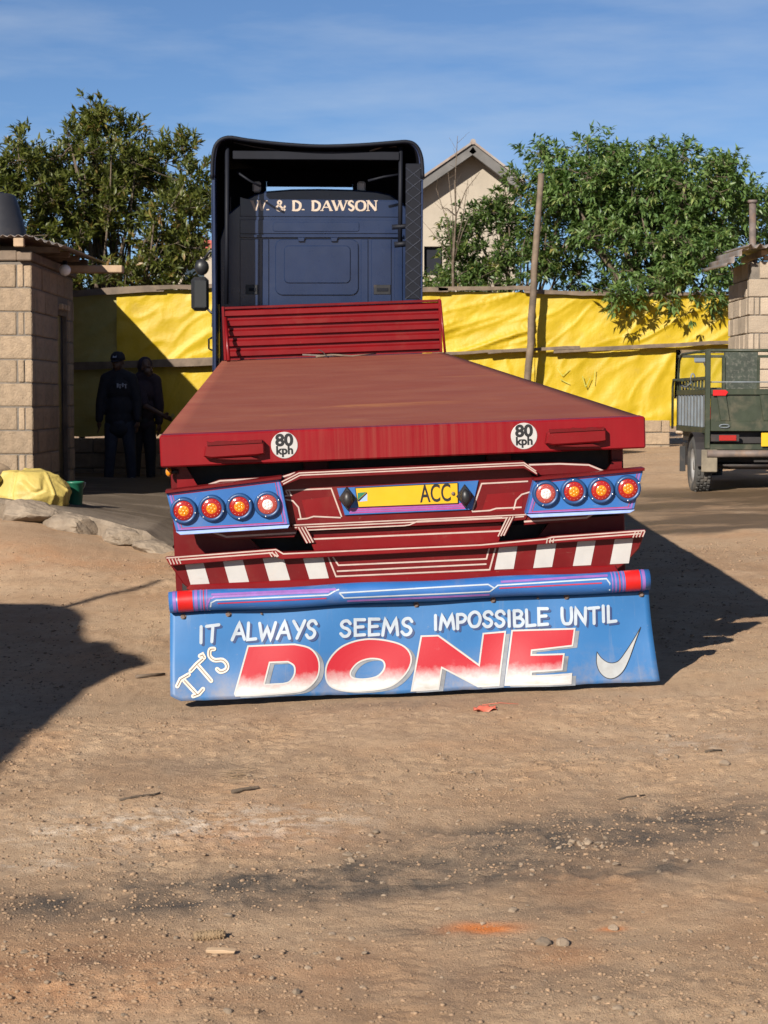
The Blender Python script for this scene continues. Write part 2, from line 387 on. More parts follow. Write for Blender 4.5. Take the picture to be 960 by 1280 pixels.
bump(nt, b, mixc(nt, 0.45, noise(nt, v, 30, 8, 0.72), noise(nt, v, 120, 5, 0.7)), 0.8, 0.022)

# concrete apron
m, nt, b, out = nodes('apron_concrete')
v = coords(nt)
c = mixc(nt, ramp(nt, noise(nt, v, 3.0, 8, 0.7), 0.3, 0.7), (0.13, 0.10, 0.075), (0.27, 0.215, 0.16))
sp = nt.nodes.new('ShaderNodeSeparateXYZ'); nt.links.new(v, sp.inputs[0])
bk = nt.nodes.new('ShaderNodeMapRange'); bk.inputs[1].default_value = 16.6; bk.inputs[2].default_value = 17.4; nt.links.new(sp.outputs[1], bk.inputs[0])
c = mixc(nt, mixc(nt, 1.0, ramp(nt, noise(nt, coords(nt, 'Object', (0.5, 1.6, 1)), 1.3, 7, 0.65, 0.6), 0.30, 0.50, (0,) * 3, (0.9,) * 3), bk.outputs[0], 'MULTIPLY'), c, (0.085, 0.062, 0.042))
nt.links.new(c, b.inputs['Base Color'])
b.inputs['Roughness'].default_value = 0.85
b.inputs['Specular IOR Level'].default_value = 0.25
bump(nt, b, noise(nt, v, 24, 8, 0.7), 0.6, 0.02)

m, nt, b, out = nodes('clear_glass')
b.inputs['Base Color'].default_value = (0.8, 0.85, 0.85, 1); b.inputs['Roughness'].default_value = 0.05
b.inputs['Transmission Weight'].default_value = 1.0; b.inputs['IOR'].default_value = 1.1

# ------------------------------------------------------------------ mesh helpers
class MB:
    def __init__(s): s.v = []; s.f = []; s.sm = []
    def add(s, vs, fs, smooth=False):
        o = len(s.v)
        s.v += [tuple(p) for p in vs]
        for f in fs: s.f.append(tuple(i + o for i in f)); s.sm.append(smooth)
        return s
    def box(s, lo, hi, ch=0.0):
        x0, y0, z0 = lo; x1, y1, z1 = hi
        if ch <= 0:
            vs = [(x, y, z) for z in (z0, z1) for y in (y0, y1) for x in (x0, x1)]
            return s.add(vs, [(0, 2, 3, 1), (4, 5, 7, 6), (0, 1, 5, 4), (2, 6, 7, 3), (0, 4, 6, 2), (1, 3, 7, 5)])
        ch = min(ch, (x1 - x0) * .45, (y1 - y0) * .45, (z1 - z0) * .45)
        vs = []; idx = {}
        for kz, z, dz in ((0, z0, ch), (1, z1, -ch)):
            for ky, y, dy in ((0, y0, ch), (1, y1, -ch)):
                for kx, x, dx in ((0, x0, ch), (1, x1, -ch)):
                    for a in range(3):
                        idx[(kx, ky, kz, a)] = len(vs)
                        vs.append((x + (0 if a == 0 else dx), y + (0 if a == 1 else dy), z + (0 if a == 2 else dz)))
        fs = []
        for a in range(3):
            o1, o2 = [i for i in range(3) if i != a]
            for k in (0, 1):
                q = []
                for c1, c2 in ((0, 0), (1, 0), (1, 1), (0, 1)):
                    kk = [0, 0, 0]; kk[a] = k; kk[o1] = c1; kk[o2] = c2
                    q.append(idx[(*kk, a)])
                fs.append(tuple(q))
            for c1 in (0, 1):
                for c2 in (0, 1):
                    e = []
                    for k in (0, 1):
                        kk = [0, 0, 0]; kk[a] = k; kk[o1] = c1; kk[o2] = c2
                        e.append((idx[(*kk, o1)], idx[(*kk, o2)]))
                    fs.append((e[0][0], e[0][1], e[1][1], e[1][0]))
        for kx in (0, 1):
            for ky in (0, 1):
                for kz in (0, 1):
                    fs.append(tuple(idx[(kx, ky, kz, a)] for a in range(3)))
        return s.add(vs, fs)
    def prism(s, poly, y0, y1, ch=0.0):
        """polygon in x,z pushed from y0 (near) to y1; ch rounds the near rim"""
        n = len(poly)
        cx = sum(p[0] for p in poly) / n; cz = sum(p[1] for p in poly) / n
        tri = tessellate_polygon([[Vector((p[0], p[1], 0)) for p in poly]])
        if ch > 0:
            ins = []
            for i in range(n):
                p0, p1, p2 = Vector(poly[i - 1]), Vector(poly[i]), Vector(poly[(i + 1) % n])
                a = (p0 - p1).normalized(); b2 = (p2 - p1).normalized()
                bi = a + b2
                if bi.length < 1e-4: bi = Vector((cx, cz)) - p1
                bi.normalize()
                if bi.dot(Vector((cx, cz)) - p1) < 0: bi = -bi
                ins.append(p1 + bi * ch)
            vs = [(p.x, y0, p.y) for p in ins] + [(p[0], y0 + ch, p[1]) for p in poly] + [(p[0], y1, p[1]) for p in poly]
            fs = [tuple(t) for t in tri] + [tuple(i + 2 * n for i in reversed(t)) for t in tri]
            for k in (0, 1):
                fs += [(k * n + i, k * n + (i + 1) % n, (k + 1) * n + (i + 1) % n, (k + 1) * n + i) for i in range(n)]
        else:
            vs = [(p[0], y0, p[1]) for p in poly] + [(p[0], y1, p[1]) for p in poly]
            fs = [tuple(t) for t in tri] + [tuple(i + n for i in reversed(t)) for t in tri]
            fs += [(i, (i + 1) % n, n + (i + 1) % n, n + i) for i in range(n)]
        return s.add(vs, fs)
    def tube(s, pts, r, n=8, caps=True, smooth=True):
        pts = [Vector(p) for p in pts]
        rs = r if isinstance(r, (list, tuple)) else [r] * len(pts)
        rings = []
        prev = None
        for i, p in enumerate(pts):
            d = (pts[min(i + 1, len(pts) - 1)] - pts[max(i - 1, 0)]).normalized()
            if prev is None:
                a = d.orthogonal().normalized()
            else:
                a = prev - d * prev.dot(d)
                a = a.normalized() if a.length > 1e-5 else d.orthogonal().normalized()
            prev = a
            b2 = d.cross(a)
            rings.append([p + (a * math.cos(t) + b2 * math.sin(t)) * rs[i] for t in [2 * math.pi * j / n for j in range(n)]])
        vs = [q for ring in rings for q in ring]
        fs = []
        for i in range(len(pts) - 1):
            for j in range(n):
                fs.append((i * n + j, i * n + (j + 1) % n, (i + 1) * n + (j + 1) % n, (i + 1) * n + j))
        s.add(vs, fs, smooth)
        if caps:
            o = len(s.v) - len(vs)
            s.f.append(tuple(o + j for j in reversed(range(n)))); s.sm.append(False)
            s.f.append(tuple(o + (len(pts) - 1) * n + j for j in range(n))); s.sm.append(False)
        return s
    def lathe(s, prof, c=(0, 0, 0), axis='y', n=20, smooth=True, arc=1.0):
        vs = []; m_ = len(prof)
        for j in range(n):
            t = 2 * math.pi * j / n
            for (r, h) in prof:
                a, b2 = r * math.cos(t), r * math.sin(t)
                p = {'y': (a, h, b2), 'x': (h, a, b2), 'z': (a, b2, h)}[axis]
                vs.append((p[0] + c[0], p[1] + c[1], p[2] + c[2]))
        fs = []
        for j in range(n):
            k = (j + 1) % n
            for i in range(m_ - 1):
                fs.append((j * m_ + i, k * m_ + i, k * m_ + i + 1, j * m_ + i + 1))
        return s.add(vs, fs, smooth)
    def ball(s, c, r, n=10, sx=1, sy=1, sz=1):
        prof = [(r * math.sin(math.pi * i / n), -r * math.cos(math.pi * i / n)) for i in range(n + 1)]
        o = len(s.v)
        s.lathe(prof, (0, 0, 0), 'z', max(8, n))
        for i in range(o, len(s.v)):
            p = s.v[i]; s.v[i] = (p[0] * sx + c[0], p[1] * sy + c[1], p[2] * sz + c[2])
        return s
    def grid(s, fn, nu, nv, smooth=True):
        vs = [fn(i / nu, j / nv) for j in range(nv + 1) for i in range(nu + 1)]
        w = nu + 1
        fs = [(j * w + i, j * w + i + 1, (j + 1) * w + i + 1, (j + 1) * w + i) for j in range(nv) for i in range(nu)]
        return s.add(vs, fs, smooth)
    def mesh(s, name):
        me = bpy.data.meshes.new(name)
        me.from_pydata([tuple(p) for p in s.v], [], s.f)
        me.polygons.foreach_set('use_smooth', s.sm)
        me.update()
        return me
    def build(s, name, mat, parent=None, fix=True):
        me = s.mesh(name)
        if fix:
            bm = bmesh.new(); bm.from_mesh(me)
            bmesh.ops.remove_doubles(bm, verts=bm.verts, dist=1e-5)
            bmesh.ops.recalc_face_normals(bm, faces=bm.faces)
            bm.to_mesh(me); bm.free()
        return obj(name, me, mat, parent)

def obj(name, me, mat, parent=None):
    o = bpy.data.objects.new(name, me)
    if mat and not me.materials: me.materials.append(MATS[mat])
    C.objects.link(o)
    if parent: o.parent = parent
    return o
def empty(name, loc=(0, 0, 0), mat=None, rz=0.0):
    o = bpy.data.objects.new(name, None); C.objects.link(o)
    o.empty_display_size = 0.1
    if mat is not None: o.matrix_world = mat
    else: o.location = loc; o.rotation_euler = (0, 0, rz)
    return o
def tag(o, label=None, cat=None, group=None, kind=None):
    if label: o['label'] = label
    if cat: o['category'] = cat
    if group: o['group'] = group
    if kind: o['kind'] = kind
    return o
def solidify(o, t, off=0.0):
    m_ = o.modifiers.new('thickness', 'SOLIDIFY'); m_.thickness = t; m_.offset = off
    return o
rng = random.Random(7)
nrg = np.random.default_rng(11)

# ------------------------------------------------------------------ ground
def gz(x, y):
    """height of the yard"""
    x = np.asarray(x, float); y = np.asarray(y, float)
    yy = np.where(y < 9.0, 9.0 + (y - 9.0) * 0.55, y)
    yy = np.where(yy > 27.0, 27.0 + (yy - 27.0) * 0.2, yy)
    kr = sstep(1.9, 2.9, x)                                   # on the right the yard levels out towards the fence
    yy = np.where(yy > 19.5, yy - (yy - 19.5) * .78 * kr, yy)
    yy = np.clip(yy, 4.0, 34.0)
    plane = ORG.z + (yy - ORG.y) * 0.0527 + np.clip(x - ORG.x, -5, 6) * 0.035
    # left of the truck the yard falls off behind the apron, and banks up in front of it
    low = 0.40
    k = sstep(-1.55, -2.1, x) * sstep(16.6, 17.6, y)
    z = plane * (1 - k) + low * k
    z = z + 0.27 * sstep(-1.75, -3.3, x) * sstep(13.9, 16.1, y) * (1 - k)
    return z - 0.012
def gz_rough(x, y):
    d = np.hypot(x, y - 8)
    near = 1 - sstep(14, 24, y)
    h = 0.030 * fbm(x * 0.9, y * 0.9, 4, 3) + (0.015 * fbm(x * 4, y * 4, 5, 9, 0.62)) * (0.25 + near)
    h = h + near * 0.006 * np.abs(fbm(x * 13, y * 13, 3, 21, 0.6)) * sstep(0.42, 0.62, vnoise(x * 1.3, y * 1.3, 77))
    h = h + near * 0.0022 * fbm(x * 19, y * 19, 3, 51, 0.65)
    clod = sstep(.60, .80, vnoise(x * 24, y * 24, 61)) * sstep(.35, .7, vnoise(x * 1.7, y * 1.7, 62))
    h = h + near * 0.008 * clod
    # tyre tracks pressed into the dirt, with the print of the tread
    for x0, s0, y0, y1, w in ((.02, .055, 4.0, 7.4, .10), (.30, .060, 4.0, 6.6, .10), (-1.0, .12, 6.0, 10.0, .12), (1.35, -.02, 6.2, 12.0, .13)):
        u = (x - x0 - s0 * (y - 5.0)) / w
        band = np.exp(-u ** 4) * sstep(y0, y0 + .8, y) * (1 - sstep(y1 - .9, y1, y)) * sstep(.25, .55, vnoise(x * 2 + 5, y * 1.3, 66))
        h = h - band * (0.005 + 0.002 * np.sign(np.sin((y + np.abs(u) * .05) * 95.0)) * (np.abs(u) < .85))
    # no bumps through the flap, wheels or slab
    return h * (1 - 0.6 * np.exp(-((y - 10) / 0.5) ** 2))
def gp(px, py, off=0.0):
    d = ray(px, py); t = 5.0
    for _ in range(60):
        p = CAM + d * t
        t += (p.z - float(gz(p.x, p.y))) * 5.0 * 0.6
        t = max(2.0, min(t, 60))
    p = CAM + d * t
    return Vector((p.x, p.y, float(gz(p.x, p.y) + gz_rough(p.x, p.y)) + off))

def axis_steps(segs):
    out_ = []
    for a, b2, st in segs:
        n = max(1, int(round((b2 - a) / st)))
        out_ += [a + (b2 - a) * i / n for i in range(n)]
    return np.array(out_ + [segs[-1][1]])
xs = axis_steps([(-900, -200, 175), (-200, -40, 40), (-40, -10, 5), (-10, -4.2, 0.4), (-4.2, -2.4, 0.06), (-2.4, -1.75, 0.03), (-1.75, 1.75, 0.0135), (1.75, 2.4, 0.03), (2.4, 5.2, 0.06), (5.2, 12, 0.5), (12, 40, 5), (40, 200, 40), (200, 900, 175)])
ys = axis_steps([(-400, -40, 90), (-40, 0, 8), (0, 4.2, 0.35), (4.2, 9.6, 0.0135), (9.6, 15, 0.05), (15, 27, 0.12), (27, 40, 1.0), (40, 200, 20), (200, 1400, 200)])
X, Y = np.meshgrid(xs, ys)
Z = gz(X, Y) + gz_rough(X, Y)
nx, ny = len(xs), len(ys)
me = bpy.data.meshes.new('ground')
vv = np.stack([X.ravel(), Y.ravel(), Z.ravel()], 1)
me.vertices.add(nx * ny); me.vertices.foreach_set('co', vv.ravel())
I = (np.arange(ny - 1)[:, None] * nx + np.arange(nx - 1)[None, :]).ravel()
quads = np.stack([I, I + 1, I + nx + 1, I + nx], 1)
me.loops.add(quads.size); me.loops.foreach_set('vertex_index', quads.ravel().astype(np.int32))
me.polygons.add(len(quads)); me.polygons.foreach_set('loop_start', np.arange(0, quads.size, 4, dtype=np.int32))
me.polygons.foreach_set('use_smooth', np.ones(len(quads), bool))
me.update(calc_edges=True)
# stains of the yard, laid where they lie on the ground
def blob(px, py, rx, ry, rot=0.0, p=1.0):
    c0 = gp(px, py)
    dx, dy = X - c0.x, Y - c0.y
    u = dx * math.cos(rot) + dy * math.sin(rot); w = -dx * math.sin(rot) + dy * math.cos(rot)
    wob = 1 + 0.5 * fbm(X * 2.1, Y * 2.1, 3, 5)
    return p * np.exp(-((u / rx) ** 2 + (w / ry) ** 2) * wob)
def put(nm, arr):
    a = me.attributes.new(nm, 'FLOAT', 'POINT'); a.data.foreach_set('value', np.clip(arr, 0, 1).ravel().astype(np.float32))
put('soot', blob(230, 1120, .75, .20, .15) + blob(440, 1090, .45, .16, .1, .9) + blob(600, 1045, .55, .22, -.1, .7) + blob(860, 1015, .55, .30, .2, .9)
    + blob(850, 1085, .35, .12, .1, .7) + blob(520, 1160, .10, .07, 0, .9) + blob(700, 1135, .25, .10, .1, .6) + blob(40, 1210, .35, .10, .05, .8) + blob(500, 880, .8, .16, 0, .5) + blob(330, 800, 1.2, .35, 0, .35)
    + blob(100, 880, 1.0, .35, 0, .35) + blob(350, 1110, 1.1, .38, .12, .45) + blob(800, 1050, .9, .45, .1, .5) + blob(250, 960, .9, .3, 0, .35) + blob(650, 1220, .7, .25, .1, .4))
put('pale', blob(180, 1035, .60, .30, .1, .9) + blob(330, 1030, .40, .22, 0, .8) + blob(40, 1085, .3, .1, 0, .8) + blob(880, 930, .5, .25, 0, .5))
put('orange', blob(605, 1157, .11, .06, 0, 1.0) + blob(765, 1157, .04, .02, 0, .8))
put('red', blob(120, 1230, .8, .30, 0, .8) + blob(60, 700, 1.2, .5, 0, .7) + blob(330, 1050, .35, .2, 0, .7) + blob(700, 1190, .1, .1, 0, .6))
wetm = 1.3 * sstep(.9, 1.6, X) * (1 - sstep(5.2, 6.5, X)) * (1 - sstep(18.6, 20.6, Y + .6 * fbm(X * .8, Y * .8, 3, 6)))
wetm = wetm * sstep(-.15, .15, Y - gp(900, 662).y - 0.35 * fbm(X * 1.5, Y, 3, 2))
put('wet', wetm)
me.materials.append(MATS['earth'])
g = obj('ground', me, None)
tag(g, 'brown stony dirt yard with soot stains and a wet patch', kind='structure')

# ------------------------------------------------------------------ concrete apron on the left, with its broken edge
def ap_z(x): return 0.445 + max(0.0, (-1.75 - x)) * 0.125
mb = MB()
edge = [gp(214, 688), at(183, 664, 16.2), at(140, 652, 16.3), at(92, 641, 16.5), at(60, 634, 16.5), at(0, 623, 16.7), at(-160, 606, 16.8)]
top = [];
for i, p in enumerate(edge): top.append((p.x, p.y, max(p.z, float(gz(p.x, p.y)) + 0.01) if i else float(gz(p.x, p.y)) + 0.02))
back = [(p[0], 26.4, min(p[2], 0.45) if i < 2 else 0.45) for i, p in enumerate(top)]
back = [(-1.6, 26.4, 0.43)] + [(p[0], 26.4, 0.43 + 0.02 * i) for i, p in enumerate(top) if i]
n = len(top)
sub = 14
def ap_fn(u, v_):
    i = min(int(u * (n - 1)), n - 2); f_ = u * (n - 1) - i
    a = Vector(top[i]).lerp(Vector(top[i + 1]), f_); b2 = Vector(back[i]).lerp(Vector(back[i + 1]), f_)
    p = a.lerp(b2, v_)
    # level off quickly behind the edge
    z = a.z + (b2.z - a.z) * min(1.0, v_ * 3.0)
    w = 0.012 * float(fbm(p.x * 3, p.y * 3, 3, 31)) * (1 if 0 < v_ else 1.6)
    jag = 0.14 * float(fbm(p.x * 5, 3.3, 3, 8)) if v_ == 0 else 0
    return (p.x, p.y + jag, z + w)
mb.grid(ap_fn, 60, 60)
front = [ap_fn(i / 60, 0) for i in range(61)]
mb.add(front + [(p[0], p[1] - 0.03 - 0.02 * vnoise(p[0] * 9, 1, 4), p[2] - 0.035) for p in front] + [(p[0], p[1] - 0.01, p[2] - 0.5) for p in front],
       [(k * 61 + i, k * 61 + i + 1, (k + 1) * 61 + i + 1, (k + 1) * 61 + i) for k in (0, 1) for i in range(60)])
o = mb.build('concrete_apron', 'apron_concrete', fix=False)
tag(o, 'raised grey concrete apron with a broken edge beside the block shed', kind='structure')
# broken slabs along the edge
def rock_mesh(name, r, seed, sx=1, sy=1, sz=1, n=3):
    bm = bmesh.new(); bmesh.ops.create_icosphere(bm, subdivisions=n, radius=r)
    rr = random.Random(seed)
    pl = [(Vector((rr.uniform(-1, 1), rr.uniform(-1, 1), rr.uniform(-1, 1))).normalized(), rr.uniform(.55, .9) * r) for _ in range(9)]
    for v_ in bm.verts:
        for nn, d in pl:
            e = v_.co.dot(nn) - d
            if e > 0: v_.co -= nn * e
        v_.co = Vector((v_.co.x * sx, v_.co.y * sy, v_.co.z * sz))
    me_ = bpy.data.meshes.new(name); bm.to_mesh(me_); bm.free()
    return me_
for k, (px, py, Yd, lx, lz, txt) in enumerate(((28, 645, 16.42, .42, .15, 'cracked pale concrete slab at the edge of the apron beside the yellow sack'),
                                           (92, 657, 16.35, .38, .13, 'broken concrete slab along the apron edge in front of the green bucket'),
                                           (150, 672, 16.2, .34, .11, 'low concrete lump in the apron edge midway to the trailer'),
                                           (196, 685, 16.0, .30, .09, 'last concrete lump of the apron edge, close to the trailer'))):
    p = at(px, py, Yd)
    me_ = rock_mesh('concrete_chunk', 1.0, 640 + 7 * k, 1, 1, 1, 4)
    for v_ in me_.vertices:
        c3 = v_.co; w3 = 1 + .10 * float(fbm(c3.x * 4 + k, c3.y * 4 + c3.z * 3, 3, 5))
        v_.co = Vector((c3.x * lx * .72 * w3, c3.y * .17 * w3, c3.z * lz * .85 * w3))
    o = obj('concrete_chunk', me_, 'apron_concrete'); o.location = (p.x, p.y + .05, p.z + (.02, -.01, .0, -.02)[k])
    o.rotation_euler = (0, R(4 + 3 * k), R(-8))
    tag(o, txt, 'concrete', 'concrete pieces along the apron edge')

# ------------------------------------------------------------------ block walls
BLK = {}
def block(parent, L, H, T, mat, loc, rz):
    key = (round(L, 2), H, T, mat, rng.randint(0, 1))
    if key not in BLK:
        rr = random.Random(hash(str(key)) & 0xffff)
        mb_ = MB().box((0, 0, 0), (round(L, 2), T, H), 0.009)
        mb_.v = [(a + rr.uniform(-.003, .003), b2 + rr.uniform(-.003, .003), c_ + rr.uniform(-.003, .003)) for a, b2, c_ in mb_.v]
        me_ = mb_.mesh('block'); me_.materials.append(MATS[mat]); BLK[key] = me_
    o = bpy.data.objects.new('block', BLK[key]); C.objects.link(o); o.parent = parent
    o.location = loc; o.rotation_euler = (0, 0, rz + rng.uniform(-.008, .008))
    return o
def block_wall(parent, p0, rz, L, z0, courses, H, T, mat, hole=None, BL=0.45, phase=0):
    d = (math.cos(rz), math.sin(rz)); nrm = (-math.sin(rz), math.cos(rz))
    for i in range(courses):
        s0 = 0.0
        z = z0 + i * (H + 0.012)
        if (i + phase) % 2: first = [0.08, 0.075]
        else: first = []
        while s0 < L - 0.02:
            l = first.pop(0) if first else BL
            l = min(l, L - s0)
            a, b2 = s0, s0 + l - 0.012
            s0 += l
            if b2 - a < 0.03: continue
            pieces = [(a, b2)]
            if hole and z + H > hole[2] + .05 and z < hole[3] - 0.05:
                pieces = []
                if a < hole[0]: pieces.append((a, min(b2, hole[0])))
                if b2 > hole[1]: pieces.append((max(a, hole[1]), b2))
            for a2, b3 in pieces:
                if b3 - a2 < 0.04: continue
                off = rng.uniform(-.006, .006)
                block(parent, b3 - a2, H, T, mat, (p0[0] + d[0] * a2 + nrm[0] * off, p0[1] + d[1] * a2 + nrm[1] * off, z), rz)

def corrugated(name, mat, parent, c00, c10, c01, pitch=0.076, amp=0.010, t=0.003):
    """sheet spanned from c00 to c10 (across the ribs) and to c01 (along them)"""
    a, b2, c_ = Vector(c00), Vector(c10), Vector(c01)
    nn = (b2 - a).cross(c_ - a).normalized()
    L = (b2 - a).length; k = max(8, int(L / pitch * 6))
    mb_ = MB()
    mb_.grid(lambda u, v_: a + (b2 - a) * u + (c_ - a) * v_ + nn * amp * math.sin(u * L / pitch * 2 * math.pi), k, 6)
    return solidify(mb_.build(name, mat, parent, fix=False), t)

# left shed: front face looks at the camera, side face is in shade and has the doorway
shed = empty('block_shed', (-3.5, 19.4, 0.45))
tag(shed, 'sand coloured concrete block shed with tin roof and a dark doorway', 'shed')
H = 0.2245; BZ = 0.042
SL = 2.62                                                     # length of the side face
block_wall(shed, (0, 0.15, 0), math.pi, 2.4, BZ, 10, H, 0.15, 'concrete_block')
DOOR = (1.42, 2.10, -1, 2.02)
block_wall(shed, (0, 0.162, 0), math.pi / 2, SL - 0.16, BZ, 10, H, 0.15, 'concrete_block', hole=DOOR, phase=1)
MB().box((-2.4, .012, -.1), (-.012, .14, 2.42)).build('front_core', 'mortar', shed)
mb = MB()
mb.box((-.14, .15, -.1), (-.012, .162 + DOOR[0] - .004, 2.42)); mb.box((-.14, .162 + DOOR[1] + .004, -.1), (-.012, SL, 2.42))
mb.box((-.14, .162 + DOOR[0] - .004, 2.02), (-.012, .162 + DOOR[1] + .004, 2.42))
mb.build('side_core', 'mortar', shed)
MB().box((-2.4, SL - .15, -.1), (-.15, SL, 2.42)).build('back_wall', 'concrete_block', shed)
MB().box((-2.4, .14, -.1), (-2.26, SL - .15, 2.42)).build('far_wall', 'concrete_block', shed)
MB().box((-.10, .162 + DOOR[0] + .03, -.05), (-.06, .162 + DOOR[1] - .03, 1.98), .004).build('door', 'black_plastic', shed)  # flat black panel gives the open doorway its dark interior by colour
mb = MB(); d0, d1 = .162 + DOOR[0], .162 + DOOR[1]
mb.box((-.13, d0, -.05), (-.02, d0 + .05, 2.02)); mb.box((-.13, d1 - .05, -.05), (-.02, d1, 2.02)); mb.box((-.13, d0 + .05, 1.97), (-.02, d1 - .05, 2.02))
mb.build('door_frame', 'weathered_wood', shed)
for k in range(3):
    MB().box((-.05 , d0 + .10 + k * .2, 2.03), (.03, d0 + .2 + k * .2, 2.09), .006).build('lintel_end', 'pale_wood', shed)
MB().box((-2.5, -.02, 2.43), (-.14, .10, 2.53), .01).build('wall_plate', 'weathered_wood', shed)
MB().box((-.13, -.09, 2.425), (.02, SL + .1, 2.515), .01).build('wall_plate', 'weathered_wood', shed)
for k in range(4):
    MB().box((-2.5, .35 + k * .62, 2.535), (.22, .43 + k * .62, 2.60), .008).build('rafter', 'weathered_wood', shed)
corrugated('roof_sheet', 'tin', shed, (-2.7, -.16, 2.63), (.02, -.16, 2.665), (-2.7, SL + .2, 2.70))
corrugated('roof_sheet', 'tin', shed, (.02, -.10, 2.655), (.34, -.10, 2.565), (.02, SL + .2, 2.69), pitch=.08, amp=.014)
MB().box((-.14, -.19, 2.555), (-.04, -.11, 2.64), .006).build('rafter_end', 'pale_wood', shed)
MB().box((.02, 1.95, 2.44), (.64, 2.13, 2.52), .008).build('projecting_plank', 'pale_wood', shed)
o = MB().ball((.13, 1.25, 2.42), .062, 12).build('globe_lamp', 'bulb_white', shed)
MB().lathe([(0, .10), (.025, .10), (.025, .06), (.035, .055)], (.13, 1.25, 2.42), 'z', 12).build('lamp_cap', 'black_plastic', o)
# unseen wing added behind the shed to cast the diagonal shadow on the fence
MB().box((-2.4, SL + .02, -.1), (-.58, 6.2, 2.62)).build('shadow_wing', 'concrete_block', shed)
corrugated('roof_sheet', 'tin', shed, (-2.6, SL + .42, 2.80), (-.50, SL + .42, 2.76), (-2.6, 6.32, 2.84))
# water tank
p = at(8, 303, 20.3)
tank = MB().lathe([(0, 0), (.315, 0), (.318, .02), (.305, .06), (.300, .10), (.282, .16), (.275, .20), (.252, .27), (.245, .31), (.222, .38), (.205, .43), (.190, .455), (.170, .462), (0, .470)], (0, 0, 0), 'z', 32).build('water_tank', 'tank_black')
tank.location = (p.x - .10, p.y, 3.165)
MB().lathe([(.10, -.02), (.105, .012), (.095, .018), (0, .02)], (-.03, 0, .468), 'z', 20).build('tank_lid', 'tank_black', tank)
tag(tank, 'black plastic water tank on the tin roof of the block shed', 'water tank')

# ------------------------------------------------------------------ tarpaulin fence
FY = 26.0
fence = empty('tarpaulin_fence', (0, FY, 0.4))
tag(fence, 'yellow tarpaulin fence on wooden rails at the back of the yard', 'fence')
FR = 32.0                                                     # right of the cab the fence stands further back
def fl(px, py, dy=0.0):
    y = (FY if px < 420 else FR) + dy
    p = at(px, py, y); return Vector((p.x, y - FY, p.z - 0.4))
def tarp(quad, mat, seed, amp=0.03, diag=0.6, nu=84, nv=34, sag=0.0, name='tarpaulin'):
    a, b2, c_, d = quad                                     # top left, top right, bottom right, bottom left
    W = (b2 - a).length
    def fn(u, v_):
        p = a.lerp(b2, u).lerp(d.lerp(c_, u), v_)
        s_ = u * W
        fold = math.sin((s_ * 2.4 + v_ * diag * 2 + 1.5 * float(fbm(s_ * .8, v_ * 1.2, 3, seed))) * 3.0)
        h = amp * (.35 * fold * (.25 + .75 * v_) + 1.0 * float(fbm(s_ * 1.6 + v_ * diag, v_ * 1.5, 4, seed + 5)))
        h += amp * .35 * float(fbm(s_ * 5 + v_ * 3 * diag, v_ * 3.5, 3, seed + 9))
        for kk, (sc_, a_) in enumerate(((1.1, .9), (2.6, .5))):      # sharp creases pulled across the sheet
            w1 = float(fbm(s_ * sc_ + v_ * diag * 1.4 * sc_ + kk * 7, v_ * .7 * sc_, 2, seed + 31 + kk))
            h -= amp * a_ * max(0.0, 1 - abs(w1) * 5.0)
        p = p + Vector((0, h, 0))
        if v_ > .97: p.z += .02 * float(fbm(s_ * 3, 7.7, 2, seed)) - sag * math.sin(u * 3.14)
        if v_ < .02: p.z += .012 * float(fbm(s_ * 3, 2.7, 2, seed))
        return p
    amp *= 1.0
    mb_ = MB(); mb_.grid(fn, nu, nv)
    return mb_.build(name, mat, fence, fix=False)
tarp([fl(76, 367), fl(150, 364), fl(150, 458), fl(76, 463)], 'tarp_olive', 3, .03, 1.2, 40, 44)
tarp([fl(146, 365, -.05), fl(300, 359, -.05), fl(300, 452, -.05), fl(146, 457, -.05)], 'tarp_yellow', 5, .03)
tarp([fl(76, 453, .03), fl(300, 447, .03), fl(300, 540, .03), fl(76, 546, .03)], 'tarp_olive', 8, .025, .3)
tarp([fl(180, 452, .0), fl(300, 449, .0), fl(300, 538, .0), fl(180, 541, .0)], 'tarp_yellow', 21, .025, .3)
tarp([fl(300, 366), fl(415, 364), fl(415, 540), fl(300, 542)], 'tarp_yellow', 12, .03)
tarp([fl(425, 364), fl(550, 364), fl(550, 535), fl(425, 535)], 'tarp_yellow', 13, .03)
tarp([fl(545, 364, -.03), fl(668, 366, -.03), fl(668, 440, -.03), fl(545, 444, -.03)], 'tarp_yellow', 14, .045, 2.2)
tarp([fl(664, 366, .0), fl(918, 369, .0), fl(918, 432, .0), fl(664, 441, .0)], 'tarp_yellow', 16, .035, .9, 150)
tarp([fl(545, 440, .03), fl(668, 437, .03), fl(668, 535, .03), fl(545, 535, .03)], 'tarp_yellow', 18, .03, .5)
tarp([fl(664, 438, .05), fl(930, 428, .05), fl(930, 533, .05), fl(664, 531, .05)], 'tarp_yellow', 19, .03, .5, 150)
